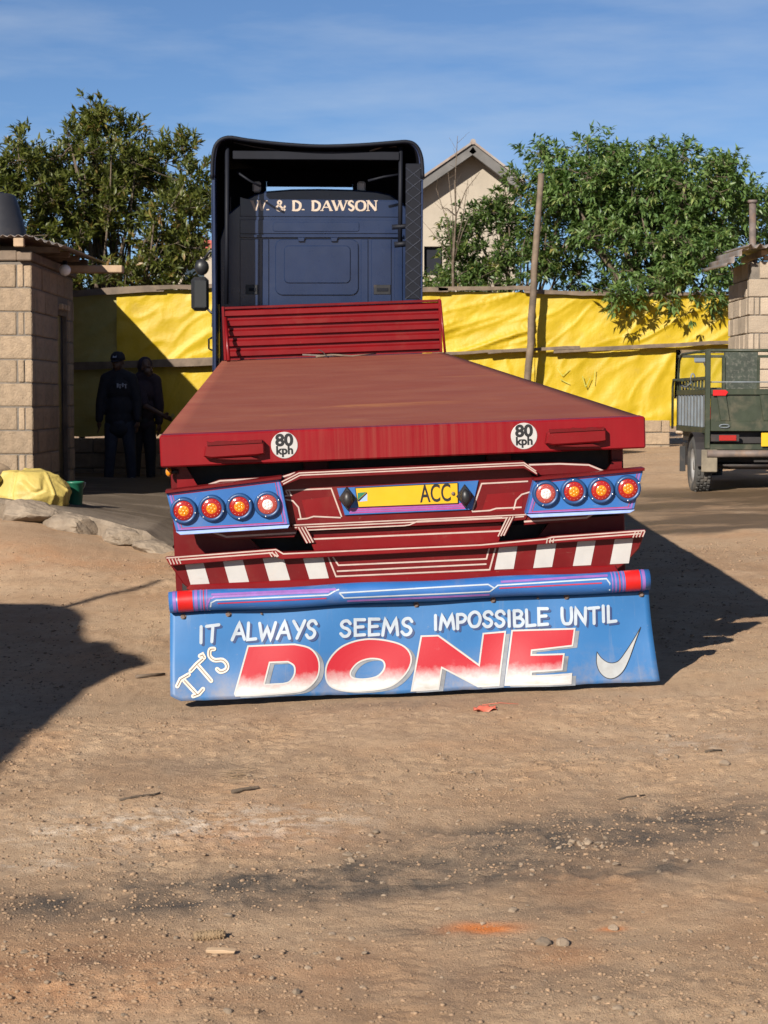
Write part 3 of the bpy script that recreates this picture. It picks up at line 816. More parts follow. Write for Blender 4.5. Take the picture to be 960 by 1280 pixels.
def plank(px0, py0, px1, py1, h, dy, name='rail', mat='weathered_wood', t=.035):
    a, b2 = fl(px0, py0, dy), fl(px1, py1, dy)
    nseg = 6; mb_ = MB()
    rr = random.Random(int(px0 * 7 + py0))
    jz = [rr.uniform(-.008, .008) for _ in range(nseg + 1)]; jh = [h * rr.uniform(.85, 1.12) for _ in range(nseg + 1)]
    vs = []
    for i in range(nseg + 1):
        p = a.lerp(b2, i / nseg)
        for (yy, zz) in ((-t, -.5), (0, -.5), (0, .5), (-t, .5)): vs.append((p.x, p.y + yy, p.z + jz[i] + zz * jh[i]))
    fs = [(i * 4 + j, i * 4 + (j + 1) % 4, i * 4 + 4 + (j + 1) % 4, i * 4 + 4 + j) for i in range(nseg) for j in range(4)]
    fs += [(3, 2, 1, 0), tuple(nseg * 4 + j for j in range(4))]
    mb_.add(vs, fs); return mb_.build(name, mat, fence)
plank(76, 368, 205, 360, .085, -.10); plank(195, 359, 330, 357, .06, -.12); plank(320, 362, 418, 362, .07, -.10); plank(425, 362, 560, 362, .07, -.10)
plank(76, 458, 280, 451, .10, -.11); plank(270, 452, 418, 448, .08, -.10)
plank(548, 361, 664, 360, .06, -.10); plank(655, 364, 798, 369, .065, -.09); plank(790, 369, 925, 366, .05, -.06)
plank(540, 443, 640, 438, .05, -.10); plank(610, 440, 725, 434, .055, -.12); plank(692, 439, 925, 427, .06, -.11)
for px in (100, 225, 345, 450, 560, 775, 905):
    a, b2 = fl(px, 364, .12), fl(px, 364, .12); b2.z = -.05 if px < 420 else .35
    MB().tube([b2, (a + b2) / 2 + Vector((.02, 0, 0)), a], [.045, .04, .035], 8).build('post', 'weathered_wood', fence)
# dull green scribble on the lower tarpaulin
def scribble(pts, w):
    pp = [fl(x, y, -.015) for x, y in pts]; mb_ = MB()
    for i in range(len(pp) - 1):
        a, b2 = pp[i], pp[i + 1]; d = (b2 - a).normalized(); nn = Vector((-d.z, 0, d.x)) * w
        mb_.add([a - nn, b2 - nn, b2 + nn, a + nn], [(0, 1, 2, 3)])
    return mb_
M('faded_green', (0.33, 0.33, 0.06), 0.7, 0.25, 20)
for k, pts in enumerate(([(696, 460), (703, 470), (712, 462)], [(700, 474), (712, 480)], [(728, 470), (732, 484), (738, 472)], [(744, 462), (742, 480)])):
    scribble(pts, .006).build('green_mark', 'faded_green', fence)
# block plinths under the fence
pl = empty('block_plinth', (-2.55, 25.75, .40)); tag(pl, 'low dark block plinth under the tarpaulin behind the two people', 'wall')
block_wall(pl, (-1.75, 0, 0), 0, 3.55, .0, 3, .19, .15, 'concrete_block')
MB().box((-1.6, .02, -.05), (1.8, .13, .58)).build('plinth_core', 'mortar', pl)
z1 = float(gz(4.0, 31.5))
pr = empty('block_plinth', (2.4, 31.5, z1)); tag(pr, 'low wall of flat pale blocks at the foot of the fence beside the trailer bed', 'wall')
block_wall(pr, (0, 0, 0), 0, at(838, 540, 31.5).x - 2.4, at(838, 556, 31.5).z - z1 - .2, 3, .19, .2, 'concrete_block', BL=.42)
MB().box((0, .02, -.3), (at(838, 540, 31.5).x - 2.42, .18, at(838, 532, 31.5).z - z1 - .02)).build('plinth_core', 'mortar', pr)
for k, (px, py, s_) in enumerate(((850, 541, .05), (862, 543, .06), (872, 541, .05), (884, 543, .06), (898, 541, .06), (856, 546, .04), (868, 547, .05), (890, 547, .05), (908, 545, .06))):
    p = at(px, py, 31.2); s_ *= 1.3
    me_ = rock_mesh('rubble_stone', s_, 300 + k, 1.2, 1, .8, 2)
    o = obj('rubble_stone', me_, 'pale_block'); o.location = (p.x, p.y, max(p.z, float(gz(p.x, p.y))) + s_ * .2)
    o.rotation_euler = (0, 0, k)
    tag(o, 'pale rubble stone in the heap at the foot of the fence behind the cargo tricycle', 'stone', 'rubble stones under the fence')

# leaning pole in front of the fence
a = at(676, 217, 31.62); b2 = at(660, 478, 31.62); zz = float(gz(b2.x, 31.62))
q = b2 + (b2 - a).normalized() * max(.1, (b2.z - zz) / max(.2, (a - b2).normalized().z)) 
pole = empty('wooden_pole', (q.x, q.y, zz))
rr = random.Random(3); pts = []; rad = []
for i in range(12):
    t = i / 11; p = q.lerp(a, t) - Vector((q.x, q.y, zz))
    pts.append(p + Vector((rr.uniform(-.014, .014), rr.uniform(-.01, .01), 0))); rad.append(.066 - .018 * t + rr.uniform(-.004, .004))
pts[0].z -= .1
MB().tube(pts, rad, 10).build('shaft', 'weathered_wood', pole)
for t in (3, 6, 9):
    MB().tube([pts[t], pts[t] + Vector((.06, -.02, .05))], [.018, .008], 6).build('stub', 'weathered_wood', pole)
tag(pole, 'tall leaning bare wooden pole in front of the yellow fence', 'pole')

# ------------------------------------------------------------------ right hand block hut
hx, hy = at(936, 400, 25.9).x, 25.9
hz = float(gz(hx, hy))
hut = empty('block_hut', (hx, hy, hz)); tag(hut, 'pale block hut with tin roof at the end of the yellow fence', 'hut')
ztop = at(936, 327, 25.9).z
Hh = .228; nc = 9
zb = at(936, 348, 25.9).z - hz - (nc) * (Hh + .012)
block_wall(hut, (0, 0, 0), 0, 2.6, zb, nc, Hh, .15, 'pale_block', BL=.45)
block_wall(hut, (-.0, 1.55, 0), -math.pi / 2, 1.4, zb, nc, Hh, .15, 'pale_block', BL=.30, phase=1)
block_wall(hut, (.14, .0, 0), 0, 2.4, zb + nc * (Hh + .012), 1, Hh, .15, 'pale_block', BL=.45)
block_wall(hut, (.02, 1.3, 0), -math.pi / 2, 1.1, zb + nc * (Hh + .012), 1, Hh, .15, 'pale_block', BL=.30)
MB().box((.02, .02, -.2), (2.55, .13, zb + nc * .24 + .2)).build('front_core', 'mortar', hut)
MB().box((.02, .135, -.2), (.13, 1.5, zb + nc * .24 - .01)).build('side_core', 'mortar', hut)
zt = zb + (nc + 1) * .24
MB().box((.2, .02, zt), (2.5, .12, zt + .06), .008).build('wall_plate', 'pale_wood', hut)
MB().box((.16, .03, zt + .065), (.24, 1.5, zt + .14), .008).build('rafter', 'pale_wood', hut)
MB().box((1.0, .03, zt + .065), (1.08, 1.5, zt + .14), .008).build('rafter', 'pale_wood', hut)
e0 = at(908, 333, 25.6); e1 = at(934, 309, 25.6)
c00 = Vector((e0.x - hx, -.35, e0.z - hz)); c10 = Vector((e1.x - hx, -.35, e1.z - hz)); 
corrugated('roof_sheet', 'tin', hut, c00, c10, c00 + Vector((0, 2.0, .05)), pitch=.13, amp=.03)
corrugated('roof_sheet', 'tin', hut, c10 + Vector((.005, 0, .01)), c10 + Vector((2.6, 0, .05)), c10 + Vector((.005, 2.0, .06)), pitch=.13, amp=.03)
post = empty('rusty_post', (at(942, 300, 27.6).x, 27.6, float(gz(5.2, 27.6))))
tz = at(940, 252, 27.6).z - float(gz(5.2, 27.6))
MB().tube([(.02, 0, -.1), (0, 0, tz * .5), (-.02, 0, tz)], [.055, .05, .05], 10).build('shaft', 'rust_pipe', post)
MB().tube([(-.02, 0, tz - .02), (-.02, 0, tz + .02)], [.07, .07], 10).build('cap', 'rust_pipe', post)
tag(post, 'rusty brown post rising behind the tin roof of the hut', 'post')

# ------------------------------------------------------------------ gabled house behind
HYD = 42.0
hb = at(590, 300, HYD); gzh = 1.2
house = empty('gabled_house', (hb.x, HYD, gzh)); tag(house, 'unfinished plastered house with a grey gable roof behind the trees', 'house')
def hl(px, py, dy=0.0):
    p = at(px, py, HYD + dy); return (p.x - hb.x, p.z - gzh)
apex = hl(590, 186); el, er = hl(512, 240), hl(650, 232)
w0, w1, wz0, wz1 = *[hl(530, 345)[0], hl(553, 345)[0]], hl(540, 344)[1], hl(540, 308)[1]
xl, xr = el[0] + .08, er[0] - .1
def roofz(x):
    return apex[1] + (el[1] - apex[1]) * (x - apex[0]) / (el[0] - apex[0]) if x < apex[0] else apex[1] + (er[1] - apex[1]) * (x - apex[0]) / (er[0] - apex[0])
mb = MB()
mb.prism([(xl, -.3), (w0, -.3), (w0, roofz(w0)), (xl, roofz(xl))], 0, .2)
mb.prism([(w0, -.3), (w1, -.3), (w1, wz0), (w0, wz0)], 0, .2)
mb.prism([(w0, wz1), (w1, wz1), (w1, roofz(w1)), (w0, roofz(w0))], 0, .2)
mb.prism([(w1, -.3), (xr, -.3), (xr, roofz(xr)), (apex[0], apex[1]), (w1, roofz(w1))], 0, .2)
mb.build('gable_wall', 'plaster', house)
MB().box((xl, .2, -.3), (xl + .2, 5.0, roofz(xl) - .05)).build('side_wall', 'plaster', house)
MB().box((xr - .2, .2, -.3), (xr, 5.0, roofz(xr) - .05)).build('side_wall', 'plaster', house)
MB().box((xl, 5.0, -.3), (xr, 5.2, roofz(xr))).build('back_wall', 'plaster', house)
MB().box((w0 - .05, -.04, wz0 - .07), (w1 + .05, .12, wz0 - .005), .01).build('window_sill', 'plaster', house)
MB().box((w0 + .02, .12, wz0), (w1 - .02, .17, wz1), .004).build('dark_hole_sheet', 'fairing_black', house)  # black sheet stands in for the shade inside the open window hole
for s_, ee in ((-1, el), (1, er)):
    d = Vector((ee[0] - apex[0], ee[1] - apex[1])); dn = d.normalized(); nrm = Vector((-dn.y, dn.x)) * (1 if s_ < 0 else -1)
    if nrm.y < 0: nrm = -nrm
    ext = Vector(apex) + d * 1.04
    q0, q1 = Vector(apex) + nrm * .04, ext + nrm * .04
    q0.x += .0
    MB().prism([tuple(q0 - nrm * .19), tuple(q1 - nrm * .19), tuple(q1), tuple(q0)], -.45, -.38, .01).build('barge_board', 'fascia', house)
    MB().prism([tuple(q0 + nrm * .005), tuple(q1 + nrm * .005), tuple(q1 + nrm * .05), tuple(q0 + nrm * .05)], -.5, 5.6).build('roof_slope', 'tin', house)
    MB().prism([tuple(q0 - nrm * .17), tuple(q1 - nrm * .17), tuple(q1 - nrm * .14), tuple(q0 - nrm * .14)], -.375, -.005).build('soffit', 'fascia', house)
MB().tube([(apex[0], -.5, apex[1] + .09), (apex[0], 5.6, apex[1] + .09)], .06, 8).build('ridge_cap', 'tin', house)
# red roofed house far behind the left trees
rb = at(243, 330, 60.0)
rh = empty('red_roofed_house', (rb.x, 60.0, 1.2)); tag(rh, 'far house with a red roof showing through the left tree', 'house')
zt_ = at(243, 311, 60).z - 1.2; za_ = at(243, 292, 60).z - 1.2
MB().box((-.9, 0, -.5), (.9, 4, zt_)).build('wall', 'plaster', rh)
MB().prism([(-1.1, zt_), (1.1, zt_), (0, za_)], -.3, 4.3).build('roof', 'roof_red', rh)
MB().box((-.3, -.02, zt_ - 1.1), (.3, .05, zt_ - .3), .01).build('window', 'dark_glass', rh)

# ------------------------------------------------------------------ trees
def leaf_cloud(name, mat, parent, stems, per, L, W, seed, droop=0.3, up=0.2, fold=0.25, spread=1.0):
    """stems: list of (point, direction); each carries a whorl of folded leaves"""
    rg = np.random.default_rng(seed)
    P = np.array([p for p, d in stems]); D = np.array([d for p, d in stems])
    n = len(P)
    P = np.repeat(P, per, 0); D = np.repeat(D, per, 0)
    N = n * per
    D /= np.linalg.norm(D, axis=1, keepdims=True) + 1e-9
    rnd = rg.normal(size=(N, 3)); rnd /= np.linalg.norm(rnd, axis=1, keepdims=True)
    side = rnd - D * (rnd * D).sum(1, keepdims=True); side /= np.linalg.norm(side, axis=1, keepdims=True) + 1e-9
    a = rg.uniform(0.35, 1.0, (N, 1)) * spread
    ldir = D * (1 - 0.6 * a) + side * a + np.array([0, 0, up - droop]) * rg.uniform(0.3, 1.0, (N, 1))
    ldir /= np.linalg.norm(ldir, axis=1, keepdims=True)
    base = P + D * rg.uniform(-0.6, 0.35, (N, 1)) * L
    ll = L * rg.uniform(0.6, 1.15, (N, 1)); ww = W * rg.uniform(0.7, 1.15, (N, 1))
    nrm = np.array([0, 0, 1.0]) + rg.normal(size=(N, 3)) * 0.45
    wd = np.cross(ldir, nrm); wd /= np.linalg.norm(wd, axis=1, keepdims=True) + 1e-9
    nr = np.cross(wd, ldir)
    v0 = base
    v1 = base + ldir * ll * 0.45 + wd * ww * 0.5 + nr * ww * fold
    v2 = base + ldir * ll * 1.0 - nr * ll * 0.18
    v3 = base + ldir * ll * 0.45 - wd * ww * 0.5 + nr * ww * fold
    v4 = base + ldir * ll * 0.5
    V = np.stack([v0, v1, v2, v3, v4], 1).reshape(-1, 3)
    o_ = np.arange(N) * 5
    F = np.stack([o_, o_ + 1, o_ + 4, o_ + 1, o_ + 2, o_ + 4, o_ + 2, o_ + 3, o_ + 4, o_ + 3, o_, o_ + 4], 1).reshape(-1, 3)
    me_ = bpy.data.meshes.new(name)
    me_.vertices.add(len(V)); me_.vertices.foreach_set('co', V.ravel())
    me_.loops.add(F.size); me_.loops.foreach_set('vertex_index', F.ravel().astype(np.int32))
    me_.polygons.add(len(F)); me_.polygons.foreach_set('loop_start', np.arange(0, F.size, 3, dtype=np.int32))
    me_.update(calc_edges=True)
    va = np.repeat(np.clip(np.repeat(rg.uniform(0, 1, n), per) * 0.5 + rg.uniform(0, 1, N) * 0.5, 0, 1), 5)
    at2 = me_.attributes.new('var', 'FLOAT', 'POINT'); at2.data.foreach_set('value', va.astype(np.float32))
    me_.materials.append(MATS[mat])
    o = obj(name, me_, None, parent)
    o['kind'] = 'stuff'
    return o

def tree(name, label, base, lobes, nstem, per, L, W, mat, seed, droop, up, trunk_r, group=None, fork=0.3, shell=0.55, spread=1.0, gap=0.42):
    """lobes: (center, rx, ry, rz) in world metres; stems gather in clumps so that sky shows between them"""
    rr = random.Random(seed)
    root = empty(name, base); B = Vector(base)
    vol = [l[1] * l[2] * l[3] for l in lobes]; tot = sum(vol)
    clumps = []
    nclump = max(10, nstem // 12)
    for (c_, rx, ry, rz), vl in zip(lobes, vol):
        for _ in range(max(5, int(nclump * vl / tot))):
            while True:
                u = Vector((rr.gauss(0, 1), rr.gauss(0, 1), rr.gauss(0, 1))).normalized()
                rad = rr.uniform(0, 1) ** (1 / 3)
                if rad > shell or rr.random() < .35: break
            p = Vector((u.x * rx * rad, u.y * ry * rad, u.z * rz * rad))
            clumps.append((Vector(c_) + p, u * rad))
    stems = []; mbw = MB()
    csz = (tot / len(lobes)) ** (1 / 3) * gap
    # limbs
    cen = sum((Vector(l[0]) * v_ for l, v_ in zip(lobes, vol)), Vector()) / tot
    fk = B.lerp(cen, fork); fk.x = B.x + (cen.x - B.x) * .2; fk.y = B.y
    tp = [B + Vector((0, 0, -.15)), B.lerp(fk, .5) + Vector((rr.uniform(-.08, .08), 0, 0)), fk]
    MB().tube([p - B for p in tp], [trunk_r * 1.25, trunk_r, trunk_r * .85], 10).build('trunk', 'bark', root)
    limbs = []
    nl = 9 + len(lobes) * 2
    for i in range(nl):
        c_ = clumps[rr.randrange(len(clumps))][0]
        mid = fk.lerp(c_, .5) + Vector((rr.uniform(-.15, .15), rr.uniform(-.15, .15), rr.uniform(0, .25)))
        pts = [fk, fk.lerp(mid, .5) + Vector((0, 0, .05)), mid, mid.lerp(c_, .5) + Vector((rr.uniform(-.06, .06), 0, .05)), c_]
        r0 = trunk_r * rr.uniform(.35, .6)
        MB().tube([p - B for p in pts], [r0, r0 * .8, r0 * .6, r0 * .4, r0 * .2], 7).build('limb', 'bark', root)
        limbs += [pts[1].lerp(pts[2], .5), pts[2], pts[3], pts[4], pts[2].lerp(pts[3], .5)]
    for c_, u in clumps:
        q = min(limbs, key=lambda p: (p - c_).length_squared)
        if (q - c_).length > .05:
            mid = q.lerp(c_, .5) + Vector((rr.uniform(-.05, .05), rr.uniform(-.05, .05), -.03))
            mbw.tube([q - B, mid - B, c_ - B], [trunk_r * .10, trunk_r * .08, trunk_r * .05], 5, caps=False)
        out_ = (u + Vector((0, 0, .35))).normalized()
        for k in range(12):
            j = Vector((rr.gauss(0, 1), rr.gauss(0, 1), rr.gauss(0, .8))) * csz * .5
            d = (out_ * .6 + j.normalized() * .7 + Vector((0, 0, .3)))
            stems.append((tuple(c_ + j - B), tuple(d)))
            if k % 3 == 0: mbw.tube([c_ - B, c_ + j - B], [.006, .004], 4, caps=False)
    mbw.build('twigs', 'bark', root, fix=False)['kind'] = 'stuff'
    leaf_cloud('crown', mat, root, stems, per, L, W, seed + 1, droop, up, spread=spread)
    tag(root, label, 'tree', group)
    return root
def W3(px, py, Yd): return tuple(at(px, py, Yd))
S30 = 29.5 / FPX
# left: dark whorled tree, with a second one at the frame's edge
def lob(px, py, Yd, rpx, rpy, ry): s_ = Yd / FPX; return (W3(px, py, Yd), rpx * s_, ry, rpy * s_)
tree('whorled_tree', 'dark olive leafy tree with an open pointed top behind the left fence', (at(140, 400, 29).x, 29.0, 0.7),
     [lob(128, 212, 29, 54, 70, .8), lob(95, 252, 29, 58, 54, .8), lob(165, 250, 29, 60, 55, .8), lob(222, 262, 28.6, 50, 66, .8), lob(124, 155, 29, 13, 34, .25), lob(160, 172, 29, 20, 28, .3), lob(108, 175, 29, 22, 26, .3), lob(200, 200, 29, 20, 26, .3), lob(75, 215, 29, 22, 30, .3),
      lob(130, 325, 28.8, 115, 52, .7), lob(150, 352, 28.4, 110, 22, .5), lob(225, 325, 28.6, 50, 44, .6), lob(228, 195, 29, 26, 26, .3), lob(52, 205, 29, 16, 26, .3), lob(250, 240, 28.6, 22, 34, .4)], 2700, 9, .136, .042, 'leaf_olive', 5, .05, .28, .09, 'trees behind the fence', spread=1.0, gap=.40)
tree('whorled_tree', 'olive green tree rising behind the water tank on the block shed', (at(0, 400, 28).x, 28.0, 0.7),
     [lob(5, 255, 28, 45, 50, .7), lob(45, 275, 28, 38, 50, .7), lob(-50, 260, 28, 50, 60, .7), lob(20, 325, 28, 70, 40, .6), lob(0, 208, 28, 18, 30, .3), lob(32, 196, 28, 16, 28, .25)], 1150, 9, .138, .042, 'leaf_olive', 6, .05, .28, .08, 'trees behind the fence')
# right: full green tree overhanging the fence
tree('spreading_tree', 'full bright green tree with drooping leaves overhanging the yellow fence', (at(815, 420, 33.0).x, 33.0, 1.1),
     [lob(775, 230, 33.0, 75, 52, 1.1), lob(850, 245, 33.0, 75, 66, 1.1), lob(722, 232, 33.2, 46, 42, .9), lob(890, 270, 32.8, 52, 62, 1.1), lob(800, 295, 32.8, 80, 55, 1.1), lob(865, 325, 32.4, 62, 45, 1.0), lob(757, 190, 33, 42, 20, .6), lob(830, 198, 33, 48, 22, .6), lob(905, 225, 33, 38, 26, .6), lob(685, 197, 33.3, 18, 12, .3), lob(895, 355, 31.7, 28, 26, .5), lob(840, 360, 31.6, 50, 20, .4), lob(785, 368, 31.5, 30, 12, .3)],
     3700, 9, .145, .048, 'leaf_green', 15, .55, .12, .12, 'trees behind the fence', fork=.42)
tree('low_tree', 'loose light green tree in front of the plastered house', (at(640, 420, 33.6).x, 33.6, 1.1),
     [lob(615, 300, 33.6, 60, 45, .8), lob(690, 290, 33.6, 48, 58, .8), lob(640, 335, 33.5, 95, 30, .7), lob(700, 250, 33.6, 40, 38, .6), lob(622, 248, 33.6, 14, 26, .3), lob(585, 335, 33.5, 36, 24, .5), lob(655, 236, 33.6, 20, 20, .35)],
     1450, 9, .138, .043, 'leaf_shrub', 25, .4, .15, .07, 'trees behind the fence', fork=.3)
tree('back_tree', 'dim green tree standing behind the tin roofed hut', (at(960, 400, 35).x, 35.0, 1.1),
     [lob(955, 285, 35, 40, 45, .9), lob(1010, 270, 35, 60, 60, 1.0), lob(930, 320, 35, 40, 30, .7)], 800, 9, .14, .047, 'leaf_green', 35, .4, .15, .09, 'trees behind the fence')
# hedge low behind the fence, between the trees
for k, (px, py, Yd, rx, ry_, lab) in enumerate(((760, 345, 36, 55, 22, 'low shrub behind the fence under the full green tree'), (470, 345, 36, 60, 20, 'low shrub behind the blue cab'), (560, 350, 36, 40, 18, 'low shrub behind the fence at the foot of the plastered house'))):
    tree('shrub', lab, (at(px, 400, Yd).x, Yd, 1.1), [lob(px, py, Yd, rx, ry_, .6), lob(px + 20, py + 15, Yd, rx, ry_, .6)], 160, 9, .14, .045, 'leaf_shrub', 45 + k, .2, .2, .03, 'shrubs behind the fence')
# bare dry sapling before the gable
rr = random.Random(9)
B = Vector((at(570, 360, 33.0).x, 33.0, 1.0)); root = empty('dry_sapling', B)
tips = [(572, 170), (560, 215), (585, 225), (545, 235), (600, 215), (552, 260), (590, 262), (536, 285)]
mbw = MB()
stem = [Vector((0, 0, -.1)), Vector(at(566, 330, 33.0)) - B, Vector(at(570, 270, 33.0)) - B, Vector(at(568, 225, 33.0)) - B]
MB().tube(stem, [.03, .024, .016, .01], 7).build('trunk', 'bark', root)
for x, y in tips:
    q = Vector(at(x, y, 33.0 + rr.uniform(-.3, .3))) - B
    s0 = rr.choice(stem[1:])
    if s0.z > q.z - .1: s0 = stem[1]
    m_ = s0.lerp(q, .5) + Vector((rr.uniform(-.05, .05), 0, .06))
    MB().tube([s0, m_, q], [.010, .008, .004], 5).build('branch', 'bark', root)
    for k in range(5):
        t = rr.uniform(.3, 1); p0 = s0.lerp(q, t)
        mbw.tube([p0, p0 + Vector((rr.uniform(-.2, .2), rr.uniform(-.1, .1), rr.uniform(.02, .25)))], [.004, .002], 4, caps=False)
mbw.build('twigs', 'bark', root, fix=False)['kind'] = 'stuff'
tag(root, 'bare dry sapling with thin twigs in front of the house gable', 'sapling')

# ------------------------------------------------------------------ sign painter's tools (work on a surface of the trailer)
def resample(pts, step, closed=False):
    pts = [Vector(p[:2]) for p in pts]
    if closed: pts = pts + [pts[0]]
    out_ = [pts[0]]
    for a, b2 in zip(pts, pts[1:]):
        n_ = max(1, int((b2 - a).length / step))
        for i in range(1, n_ + 1): out_.append(a.lerp(b2, i / n_))
    return out_
def catmull(pts, n_=6, closed=False):
    P = [Vector(p) for p in pts]; out_ = []
    m_ = len(P)
    for i in range(m_ if closed else m_ - 1):
        p0 = P[(i - 1) % m_] if closed or i > 0 else P[0]
        p1, p2 = P[i], P[(i + 1) % m_]
        p3 = P[(i + 2) % m_] if closed or i + 2 < m_ else P[-1]
        for k in range(n_):
            t = k / n_
            out_.append(.5 * ((2 * p1) + (p2 - p0) * t + (2 * p0 - 5 * p1 + 4 * p2 - p3) * t * t + (3 * p1 - p0 - 3 * p2 + p3) * t ** 3))
    if not closed: out_.append(P[-1])
    return out_
def ribbon(mb_, pts, w, mp_, closed=False, step=5.0, round_=True):
    """painted line w wide along pts; mp_ takes a flat point to its place on the surface"""
    P = resample(pts, step, closed)
    if closed: P = P[:-1]
    n_ = len(P); L_, R_ = [], []
    for i in range(n_):
        a = P[i - 1] if (closed or i > 0) else P[i]; b2 = P[(i + 1) % n_] if (closed or i < n_ - 1) else P[i]
        d1 = (P[i] - a); d2 = (b2 - P[i])
        if d1.length < 1e-6: d1 = d2
        if d2.length < 1e-6: d2 = d1
        d1 = d1.normalized(); d2 = d2.normalized()
        t = (d1 + d2); t = t.normalized() if t.length > .2 else d1
        nn = Vector((-t.y, t.x)); k = min(1.8, 1 / max(.3, nn.dot(Vector((-d1.y, d1.x)))))
        ww = w(i / max(1, n_ - 1)) if callable(w) else w
        L_.append(P[i] + nn * ww * .5 * k); R_.append(P[i] - nn * ww * .5 * k)
    vs = [mp_(p) for p in L_] + [mp_(p) for p in R_]
    fs = [(i, (i + 1) % n_, n_ + (i + 1) % n_, n_ + i) for i in range(n_ if closed else n_ - 1)]
    mb_.add(vs, fs)
    if round_ and not closed:
        for e, l, r in ((0, L_[0], R_[0]), (-1, R_[-1], L_[-1])):
            c_ = (l + r) / 2; v0 = l - c_
            arc = [c_ + Matrix.Rotation(math.pi * j / 5, 2) @ v0 for j in range(6)]
            mb_.add([mp_(p) for p in arc], [tuple(range(6))])
def fill(mb_, poly, mp_, sub=3):
    P = [Vector((p[0], p[1], 0)) for p in poly]
    tris = [[P[i] for i in t] for t in tessellate_polygon([P])]
    for _ in range(sub):
        nt_ = []
        for a, b2, c_ in tris:
            ab, bc, ca = (a + b2) / 2, (b2 + c_) / 2, (c_ + a) / 2
            nt_ += [[a, ab, ca], [ab, b2, bc], [ca, bc, c_], [ab, bc, ca]]
        tris = nt_
    for t in tris: mb_.add([mp_(p) for p in t], [(0, 1, 2)])
def ringfill(mb_, outer, inner, mp_, sub=4):
    n_ = len(outer); vs = []
    for o_, i_ in zip(outer, inner):
        for k in range(sub + 1): vs.append(mp_(Vector(o_[:2]).lerp(Vector(i_[:2]), k / sub)))
    w_ = sub + 1
    mb_.add(vs, [(j * w_ + k, ((j + 1) % n_) * w_ + k, ((j + 1) % n_) * w_ + k + 1, j * w_ + k + 1) for j in range(n_) for k in range(sub)])
GLY = {
 'A': (.9, [[(0, 0), (.5, 1), (1, 0)], [(.2, .36), (.8, .36)]]), 'L': (.62, [[(.05, 1), (.05, .0), (1, .03)]]),
 'W': (1.15, [[(0, 1), (.24, 0), (.5, .75), (.76, 0), (1, 1)]]), 'Y': (.8, [[(0, 1), (.5, .48)], [(1, 1), (.42, 0)]]),
 'S': (.66, ['c', [(.98, .80), (.72, .98), (.30, .96), (.10, .76), (.30, .57), (.70, .46), (.92, .26), (.72, .04), (.32, .0), (.02, .18)]]),
 'E': (.68, [[(1, .97), (.08, 1), (.08, 0), (1, .02)], [(.08, .52), (.85, .53)]]), 'M': (1.0, [[(0, 0), (.14, 1), (.5, .22), (.86, 1), (1, 0)]]),
 'I': (.22, [[(.5, 1), (.5, 0)]]), 'T': (.78, [[(0, .97), (1, 1)], [(.52, .97), (.5, 0)]]),
 'P': (.66, [[(.08, 0), (.08, 1)], 'c', [(.08, .98), (.65, .97), (.98, .75), (.7, .48), (.1, .44)]]),
 'O': (.82, ['o', [(.5, 1), (.12, .82), (.0, .45), (.2, .08), (.5, 0), (.82, .1), (1, .5), (.86, .86)]]),
 'B': (.70, [[(.08, 0), (.08, 1)], 'c', [(.08, .98), (.6, .97), (.86, .78), (.6, .55), (.12, .53)], 'c', [(.3, .53), (.75, .48), (1, .26), (.7, .02), (.08, .02)]]),
 'U': (.78, ['c', [(.05, 1), (.04, .4), (.2, .06), (.5, 0), (.8, .06), (.96, .4), (.95, 1)]]), 'N': (.82, [[(.02, 0), (.06, 1), (.92, 0), (.98, 1)]]),
}
def word(mb_, text, quad, wpx, mp_, gap=.26, jit=0.0, seed=1):
    """quad: top left, top right, bottom right, bottom left, in flat units"""
    rr = random.Random(seed)
    a, b2, c_, d = [Vector(q_) for q_ in quad]
    tot = sum(GLY[t][0] for t in text) + gap * (len(text) - 1)
    x = 0.0; lay = 0
    for t in text:
        w_, strokes = GLY[t]; mode = None
        dz = rr.uniform(-jit, jit); sk = rr.uniform(-jit, jit) * 1.2
        for s_ in strokes:
            if isinstance(s_, str): mode = s_; continue
            pts = []
            src = s_
            if mode == 'c': src = catmull(s_, 5)
            if mode == 'o': src = catmull(s_, 5, True)
            for p in src:
                u = (x + (p[0] + sk * p[1] * .4) * w_) / tot; v_ = p[1] + dz
                pts.append((d.lerp(c_, u)).lerp(a.lerp(b2, u), v_))
            lay += 1
            ribbon(mb_, pts, wpx, (lambda q_, l=lay: mp_(q_, l * .00025)), closed=(mode == 'o'), step=4)
            mode = None
        x += w_ + gap
def text_mesh(s_, size, mat, name, parent, origin, width=None, bold=0.0, ext=0.0004):
    """flat upright lettering facing -y, centred on origin"""
    cu = bpy.data.curves.new('t', 'FONT'); cu.body = s_; cu.size = size; cu.align_x = 'CENTER'; cu.align_y = 'CENTER'
    cu.offset = bold; cu.extrude = ext; cu.resolution_u = 4
    to = bpy.data.objects.new('t', cu); C.objects.link(to)
    bpy.context.view_layer.update()
    me_ = bpy.data.meshes.new_from_object(to.evaluated_get(bpy.context.evaluated_depsgraph_get()))
    bpy.data.objects.remove(to); bpy.data.curves.remove(cu)
    cs = [v_.co.copy() for v_ in me_.vertices]
    if width:
        w_ = max(c_.x for c_ in cs) - min(c_.x for c_ in cs); k = width / w_
    else: k = 1.0
    for v_, c_ in zip(me_.vertices, cs): v_.co = Vector((c_.x * k + origin[0], origin[1] - c_.z, c_.y + origin[2]))
    me_.name = name; me_.materials.clear(); me_.materials.append(MATS[mat])
    return obj(name, me_, None, parent)

